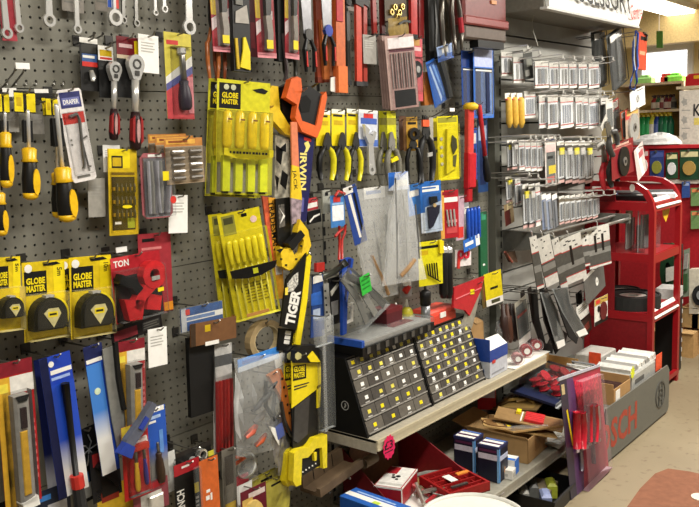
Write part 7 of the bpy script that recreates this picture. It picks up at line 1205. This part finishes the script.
b = MB(); b.M = Matrix.Rotation(pi/2, 4, 'X'); b.disc(0, 0, .014, 0, .002, WHITE, 10, 1.5); solid('price_sticker', 'white round sticker at the top of the near stand rail', 'sticker', b, Matrix.Translation((AXx-.003, YF+.12, zt-.035)) @ Matrix.Rotation(R(-90), 4, 'Z'))
def tyre(label, x, y, z, r, h, grp):
    o = thing('grinding_wheel', label, 'wheel', Matrix.Translation((x, y, z)), grp); b = MB(); b.ring(0, 0, r*.5, r*.96, .006, h-.006, mat('#1d1d1c', .7), 28); b.ring(0, 0, r*.92, r, 0, h, mat('#232322', .6), 28); part(o, 'rubber_tyre', b); b = MB(); b.ring(0, 0, r*.2, r*.52, h*.2, h*.85, mat('#b9b6ac', .35, .4), 20); part(o, 'hub', b); return o
zz = SZS[2]; tyre('black rubber wheel lying on the lowest stand shelf, in front', AXx+.155, YF+.165, zz, .15, .075, 'black rubber wheels'); tyre('black rubber wheel behind the front one on the lowest stand shelf', BXx-.08, YF+.3, zz, .1, .06, 'black rubber wheels')
zz = SZS[1]; random.seed(6)
for k, (x, y, lb) in enumerate(((2.16, -.3, 'tall clear pack of silver parts standing at the near end of the middle stand shelf'), (2.24, -.22, 'clear pack of silver parts behind the tall one on the stand'), (2.33, -.3, 'grey clear pack in the middle of the stand shelf'), (2.41, -.24, 'squat clear pack at the far end of the middle shelf'))):
    hgt = (.25, .22, .19, .12)[k]; o = thing('clear_pack', lb, 'pack', Matrix.Translation((x, y, zz)) @ Matrix.Rotation(R(20-15*k), 4, 'Z'), 'clear packs on the red stand'); part(o, 'pack_film', MB().box(-.06, .06, -.02, .02, 0, hgt, CLR2)); part(o, 'backing_card', MB().box(-.058, .058, .014, .018, .002, hgt-.002, mat(['#9a9c9a', '#c2c0b8', '#7d807e', '#a8a59c'][k], .4)))
    for i in range(3): b = MB(); b.tube([(-.025+.025*i, -.002, .02), (-.022+.025*i, -.002, hgt*.8)], .006, [STEEL, mat('#d0d0cc', .3, .6), mat('#4a4c4a', .4)][i], 7); part(o, 'silver_part', b)
zz = SZS[0]
for k, (x, y, c, lb) in enumerate(((2.2, -.25, '#1d1d1f', 'black flat pack lying on the top stand shelf'), (2.3, -.2, '#3a4a7a', 'blue flat pack lying on the top stand shelf'), (2.39, -.3, '#c9c9cc', 'white flat pack lying at the far end of the top stand shelf'))):
    o = thing('flat_pack', lb, 'pack', Matrix.Translation((x, y, zz)) @ Matrix.Rotation(R(10*k), 4, 'Z')); part(o, 'pack_body', MB().rbox(-.06, .06, -.1, .1, 0, .03, .006, mat(c, .35))); part(o, 'label', MB().box(-.04, .04, -.07, -.02, .03, .031, WHITE)); part(o, 'bar', MB().rbox(-.02, .0, -.09, .09, .03, .045, .004, mat('#77787a', .3, .5)))
o = thing('price_flag', 'yellow and red price flag hanging under the top stand shelf', 'ticket', Matrix.Translation((2.36, YF+.04, SZS[0]-.075)) @ Matrix.Rotation(pi/2, 4, 'X')); part(o, 'flag_card', MB().prism([(-.06, .03), (.05, .05), (.06, 0), (.0, -.06), (-.05, -.02)], 0, .002, mat('#d9b02a', .4))); part(o, 'red_stripe', MB().prism([(-.05, .03), (.04, .04), (.04, .02), (-.04, .005)], .002, .003, CRED)); part(o, 'string', MB().box(-.002, .002, .03, .075, 0, .002, RED))
# dark carton beside the stand
o = thing('boxed_tool', 'black and silver upright box standing behind the far leg of the stand', 'box', Matrix.Translation((2.6, -.36, 0)) @ Matrix.Rotation(R(5), 4, 'Z')); part(o, 'box_body', MB().rbox(0, .16, 0, .12, 0, .52, .006, BLACK)); part(o, 'white_top', MB().box(-.001, .161, -.001, .121, .46, .521, mat('#c9c9c6', .3))); b = MB(); [b.box(.15, .162, -.002, .0, .05+.06*i, .075+.06*i, mat('#c9c9c6')) for i in range(7)]; part(o, 'edge_marks', b)['kind'] = 'stuff'
# red display wall with green and blue packs
t = thing('red_gondola', 'red display gondola with green and blue carded packs', 'display', Matrix.Translation((3.3, 0, 0)))
XR = 3.3; yl = AX(596, 200, XR).y; yr = AX(740, 200, XR).y; ztop = AX(650, 147, XR).z
part(t, 'panel', MB().box(0, .05, yr, yl, .0, ztop, mat('#a8232a', .4))); part(t, 'top_ledge', MB().box(-.03, .06, yr, yl, ztop-.01, ztop+.012, mat('#b8282f', .4))); part(t, 'pale_rail', MB().box(-.02, -.001, yr, yl, AX(690, 181, XR).z-.015, AX(690, 181, XR).z+.01, mat('#d0c4bb')))
def xplate(root, name, pts, X, th, mt):
    b = MB(); q = [AX(*p, X) for p in pts]; b.M = root.matrix_world.inverted() @ Matrix(((0, 0, -1, X), (-1, 0, 0, 0), (0, 1, 0, 0), (0, 0, 0, 1))); b.prism([(-v.y, v.z) for v in q], 0, th, mt); return part(root, name, b)
def xpack(label, x0, y0, x1, y1, cols, disc=None, n='carded_pack', X=XR-.03):
    o = thing(n, label, 'pack', Matrix.Translation(AX((x0+x1)/2, y0, X)), 'packs on the red display'); xplate(o, 'backing_card', [(x0, y0), (x1, y0-.6), (x1, y1-.6), (x0, y1)], X, .004, mat(cols[0], .4)); h = y1-y0
    xplate(o, 'header', [(x0+1, y0+h*.06), (x1-1, y0+h*.05), (x1-1, y0+h*.22), (x0+1, y0+h*.24)], X-.004, .001, mat(cols[1], .4))
    if disc: xplate(o, 'disc', [((x0+x1)/2+(x1-x0)*.34*cos(i*pi/7), y0+h*.6+h*.24*sin(i*pi/7)) for i in range(14)], X-.004, .012, mat(disc, .4))
    xplate(o, 'peg', [((x0+x1)/2-.5, y0-1), ((x0+x1)/2+.5, y0-1), ((x0+x1)/2+.5, y0+1.5), ((x0+x1)/2-.5, y0+1.5)], X, .03, STEEL); return o
xpack('blue and green card with a cream disc on the red display', 650, 151, 664, 178, ('#2f3f7a', '#4a5a9a'), '#8a8a3a'); xpack('dark green card with a big white disc', 666, 153, 678, 179, ('#274a33', '#d9d2a0'), '#dcdcdc'); xpack('dark green card with a gold emblem disc', 680, 150, 699, 180, ('#24452f', '#d0c89a'), '#a8894a'); xpack('green card past the gold emblem one, partly out of frame', 700, 150, 716, 180, ('#24452f', '#c9c08a'), '#8a9a4a')
xpack('red and white card with a slanted blade on the red display', 641, 150, 649, 176, ('#b8232c', '#e0c9c4'), '#dedad6')
for k, (y0, y1) in enumerate(((188, 206), (211, 229))): xpack(['pale green card hanging by the frame edge, upper of two', 'pale green card hanging by the frame edge, lower of two'][k], 691, y0, 708, y1, ('#6f8f5a', '#d98a5a'))
xpack('blue pack hanging just under the pale rail', 682, 182, 690, 198, ('#35508f', '#8fa0c8'))
o = thing('hose_pack', 'dark green coiled hose in a clear pack seen through the stand', 'hose', Matrix.Translation(AX(668, 270, 3.0))); 
for k in range(4): b = MB(); b.M = Matrix.Translation((.02*k, 0, 0)) @ Matrix(((0, 0, 1, 0), (1, 0, 0, 0), (0, 1, 0, 0), (0, 0, 0, 1))); b.ring(0, 0, .02+.006*k, .05+.005*k, -.01, .01, mat(['#1f3d27', '#25482e', '#1a3322', '#2b5236'][k], .4), 20, 2.6); part(o, 'hose_coil', b)
xplate(o, 'label', [(666, 268), (674, 266), (674, 280), (666, 282)], 2.97, .004, mat('#d2d0c6')); part(o, 'stand_board', MB().box(.08, .1, -.06, .06, -.3, .16, mat('#3a3a36')))
v = AX(688, 240, 3.1); o = thing('strip_pack', 'clear strip of silver and green parts hanging right of the stand', 'pack', Matrix.Translation(v)); xplate(o, 'card', [(684, 250), (690, 248), (689, 296), (683, 297)], 3.1, .006, mat('#7d8a78', .35)); xplate(o, 'silver_part', [(685, 254), (689, 253), (688, 268), (684, 269)], 3.09, .02, mat('#c9cac6', .3, .6)); xplate(o, 'green_part', [(684, 274), (688, 273), (688, 290), (684, 291)], 3.09, .02, mat('#3a5a3a', .4))
o = thing('white_box', 'white box with a black wheel printed, at the frame edge', 'box', Matrix.Translation(AX(697, 290, 3.15))); xplate(o, 'box_face', [(692, 268), (712, 267), (712, 312), (692, 312)], 3.15, .06, mat('#cfc9b8')); xplate(o, 'wheel', [(700+7*cos(i*pi/9), 295+10*sin(i*pi/9)) for i in range(18)], 3.085, .02, mat('#26282a')); xplate(o, 'hub', [(700+3*cos(i*pi/9), 295+4.5*sin(i*pi/9)) for i in range(18)], 3.06, .012, mat('#8a8f92'))
for k, (x, y, h, lb) in enumerate(((3.02, .0, .16, 'kraft carton on the floor below the red display, at the frame edge'), (3.02, .19, .15, 'kraft carton on the floor behind the far stand leg'))):
    def f(o, lx, ly, h): part(o, 'carton_body', MB().box(0, lx, 0, ly, 0, h, mat('#b48f5c', .75))); part(o, 'flap', MB().box(-.02, lx, 0, ly, h, h+.004, mat('#c09c6a', .75))); part(o, 'tape', MB().box(-.001, 0, ly*.4, ly*.55, 0, h, mat('#96734a', .5)))
    box_at('kraft_carton', lb, 'box', x, y-.34, 0, .2, .18 if k == 0 else .2, h, 0, f)
for k, (px_, z) in enumerate(((690, .3), (700, .3))): v = AX(px_, 320, 3.1); o = thing('shelf_carton', 'small brown carton on the low ledge, %s the frame edge' % ('just inside' if k == 0 else 'right at'), 'box', Matrix.Translation((3.1, v.y, .18))); part(o, 'carton_body', MB().box(0, .12, -.05, .05, 0, .13, mat('#a08458', .7))); part(o, 'top_flap', MB().box(-.01, .12, -.05, .05, .13, .134, mat('#b89a6a', .7)))
# white poster board
X = 3.9
o = thing('poster', 'white poster board with grey drawings and a large letter K', 'poster', Matrix.Translation(AX(690, 120, X))); xplate(o, 'board', [(680, 91), (720, 88), (720, 145), (680, 146)], X, .012, mat('#d8d3c6', .6)); xplate(o, 'yellow_band', [(694, 118), (720, 117), (720, 124), (694, 125)], X-.012, .001, mat('#e0d070'))
for k, y in enumerate((102, 120, 136)): xplate(o, 'drawing', [(683+3.5*cos(i*pi/5)*(1 if i % 2 else .6)+1.5, y+4.5*sin(i*pi/5)*(1 if i % 2 else .7)) for i in range(10)], X-.012, .001, mat('#a9a9a2')); xplate(o, 'caption', [(682, y+8), (690, y+7.8), (690, y+8.6), (682, y+8.8)], X-.012, .001, mat('#9a9a94'))
K_ = text(None, 'K', 0, 0, .05, .085, INK, 0, bold=.02); v = AX(697, 110, X-.0135); K_.parent = o; K_.matrix_parent_inverse = o.matrix_world.inverted(); K_.matrix_world = Matrix.Translation(v) @ Matrix.Rotation(-pi/2, 4, 'Z') @ Matrix.Rotation(pi/2, 4, 'X')
# far shelving with green bottles
X = 4.6; yl = AX(618, 120, X).y; yr = AX(682, 120, X).y
t = thing('far_shelf', 'pale far shelving unit holding green spray bottles', 'shelf', Matrix.Translation((X, 0, 0))); SW = mat('#cfc0a0', .6)
zA = AX(650, 137, X).z; zB = AX(650, 110, X).z; zC = AX(650, 83, X).z
for z in (zA, zB, zC): part(t, 'shelf_board', MB().box(-.04, .28, yr, yl, z-.02, z, SW))
part(t, 'back_board', MB().box(.28, .3, yr, yl, 0, zC, mat('#c9a860', .7))); part(t, 'end_panel', MB().box(-.04, .28, yr-.02, yr, 0, zC, SW)); part(t, 'end_panel', MB().box(-.04, .28, yl, yl+.02, 0, zC, SW)); part(t, 'base_cabinet', MB().box(-.02, .28, yr, yl, 0, zA-.02, mat('#7d5a3a', .6)))
def bottle(label, px_, z, h, c1, c2, cc, grp, r=.032):
    y = AX(px_, 125, X+.05).y; o = thing('spray_bottle', label, 'bottle', Matrix.Translation((X+.05, y, z)) @ Matrix.Rotation(pi/2, 4, 'X'), grp); b = MB(); b.lathe([(0, r), (h*.6, r), (h*.75, r*.5), (h*.8, r*.4)], 0, 0, mat(c1, .3), 10); part(o, 'bottle_body', b, smooth=True); b = MB(); b.lathe([(h*.1, r*1.02), (h*.5, r*1.02)], 0, 0, mat(c2, .4), 10); part(o, 'label', b); b = MB(); b.lathe([(h*.8, r*.5), (h*.95, r*.45), (h, r*.3)], 0, 0, mat(cc, .35), 8); b.box(-.045, .0, h*.88, h*.97, -.008, .008, mat(cc, .35)); part(o, 'trigger_head', b)
for k, x in enumerate((639, 643.5, 648, 652.5, 657, 661.5, 666, 670)):
    bottle('spray bottle on the far shelf, %s of eight counting from the disc cards' % ORD[k], x, zA, .21, ['#1f8a4a', '#23924a', '#1f8a4a', '#c9d04a', '#24408f', '#1f6a4a', '#1f7a4a', '#1a5f40'][k], ['#2aa05a', '#2aa05a', '#35a860', '#d8d8d0', '#5a70b0', '#1a5f40', '#2a8a5a', '#1f6a4a'][k], '#e0cf3a', 'spray bottles on the far shelf')
for k, x in enumerate((654, 658, 662, 666, 670, 673)): bottle('small dark capped bottle on the upper far shelf, %s of six' % ORD[k], x, zB, .12, ['#8a2a2a', '#3a6a4a', '#d0c9bb', '#7a2a3a', '#9a3a3a', '#8a8a80'][k], ['#c9c0b0', '#c9c0b0', '#8a3a3a', '#d0c8c0', '#d8d0c8', '#4a4a48'][k], '#3a2a2a', 'small bottles on the upper far shelf', .026)
for k, (px_, c, lb) in enumerate(((645, '#9ad07a', 'pale green cloth on top of the far shelving'), (666, '#c9483a', 'small red box on top of the far shelving'), (675, '#8ae05a', 'bright green tray on top of the far shelving'))):
    y = AX(px_, 82, X+.05).y; o = thing('shelf_item', lb, ['cloth', 'box', 'tray'][k], Matrix.Translation((X+.05, y, zC))); part(o, 'body', MB().rbox(-.05, .05, -.07 if k != 1 else -.03, .07 if k != 1 else .03, 0, .05, .012, mat(c, .5))); part(o, 'fold', MB().rbox(-.03, .03, -.04, .03, .05, .07, .008, mat(c, .6)))
o = thing('white_bag', 'crumpled white plastic bag lying on top of the red display', 'bag', Matrix.Translation(AX(657, 146, 3.32)+Vector((0, 0, .012)))); random.seed(1); b = MB(); vs = []; n = 12; m_ = 6
for j in range(m_+1):
    for i in range(n): a = 2*pi*i/n; ph = pi/2*j/m_; vs.append((.07*cos(a)*cos(ph)*random.uniform(.85, 1.1), .17*sin(a)*cos(ph)*random.uniform(.9, 1.08), .075*sin(ph)*random.uniform(.8, 1.1)))
b.add(vs, [tuple(range(n-1, -1, -1)), tuple(range(m_*n, m_*n+n))]+[(j*n+i, j*n+(i+1) % n, (j+1)*n+(i+1) % n, (j+1)*n+i) for j in range(m_) for i in range(n)], mat('#dcdcda', .35)); part(o, 'bag_film', b); part(o, 'knot', MB().rbox(-.02, .02, .15, .19, .0, .03, .006, mat('#cfcfcd', .4)))
# goods piled at the frame edge high up
zP = AX(692, 86, 4.2).z; y0 = AX(692, 86, 4.2).y
t = thing('high_shelf', 'high wooden shelf at the frame edge carrying red packets', 'shelf', Matrix.Translation((4.2, y0, zP))); part(t, 'shelf_board', MB().box(-.05, .3, -.5, .1, -.02, 0, SW)); part(t, 'support_post', MB().box(.1, .13, -.45, -.42, -zP, -.02, SW))
for k, (dy, dz, w_, c, lb) in enumerate(((.0, 0, .2, '#b8262a', 'large red packet with a yellow band on the high shelf'), (-.12, .09, .18, '#a02024', 'red packet stacked upon the yellow banded one'), (-.06, .19, .16, '#5a3226', 'brown bundle on top of the red packets'), (-.2, .0, .16, '#c93a2a', 'orange red packet farthest along the high shelf'))):
    o = thing('packet', lb, 'packet', Matrix.Translation((4.22, y0+dy-.06, zP+dz)) @ Matrix.Rotation(R(8*k), 4, 'Z')); part(o, 'packet_body', MB().rbox(-.05, .06, -w_/2, w_/2, 0, .09, .02, mat(c, .35))); part(o, 'band', MB().box(-.052, .062, -w_*.2, w_*.2, .05, .075, mat('#e0b02a' if k != 2 else '#2a2a2a', .4)))
o = thing('hanging_sign', 'green paper strip hanging from the far bulkhead', 'sign', Matrix.Translation(AX(659, 32, 4.45))); xplate(o, 'strip', [(656.5, 31), (663, 31), (663, 48), (656.5, 48)], 4.45, .003, mat('#5a8a3a', .6)); part(o, 'string', MB().box(-.003, .0, -.002, .002, 0, 2.62-AX(659, 32, 4.45).z, WHITE))
# lighter leaf of the ceiling recess, dark red mat on the floor
MT = mat('#80543e', .9, 0, .12, 40, .3); a = [G(*p, .001) for p in ((628, 507), (640, 490), (655, 475), (668, 470), (690, 473), (720, 480), (760, 540), (640, 560), (600, 545))]
t = thing('floor_mat', 'rust red mat on the concrete at the corner of the picture', 'mat', Matrix.Translation((a[2].x, a[2].y, 0))); b = MB(); b.M = t.matrix_world.inverted(); b.prism([(v.x, v.y) for v in a], .0005, .008, MT); part(t, 'mat_pile', b)
b = MB(); b.M = t.matrix_world.inverted(); p_ = G(698, 502, 0); b.disc(p_.x+.03, p_.y, .035, .008, .011, mat('#d8cfbb', .6), 16); part(t, 'worn_spot', b)
dup_ = [k for k, v in LABELS.items() if len(v) > 1]
if dup_: print('DUPLICATE LABELS', dup_)
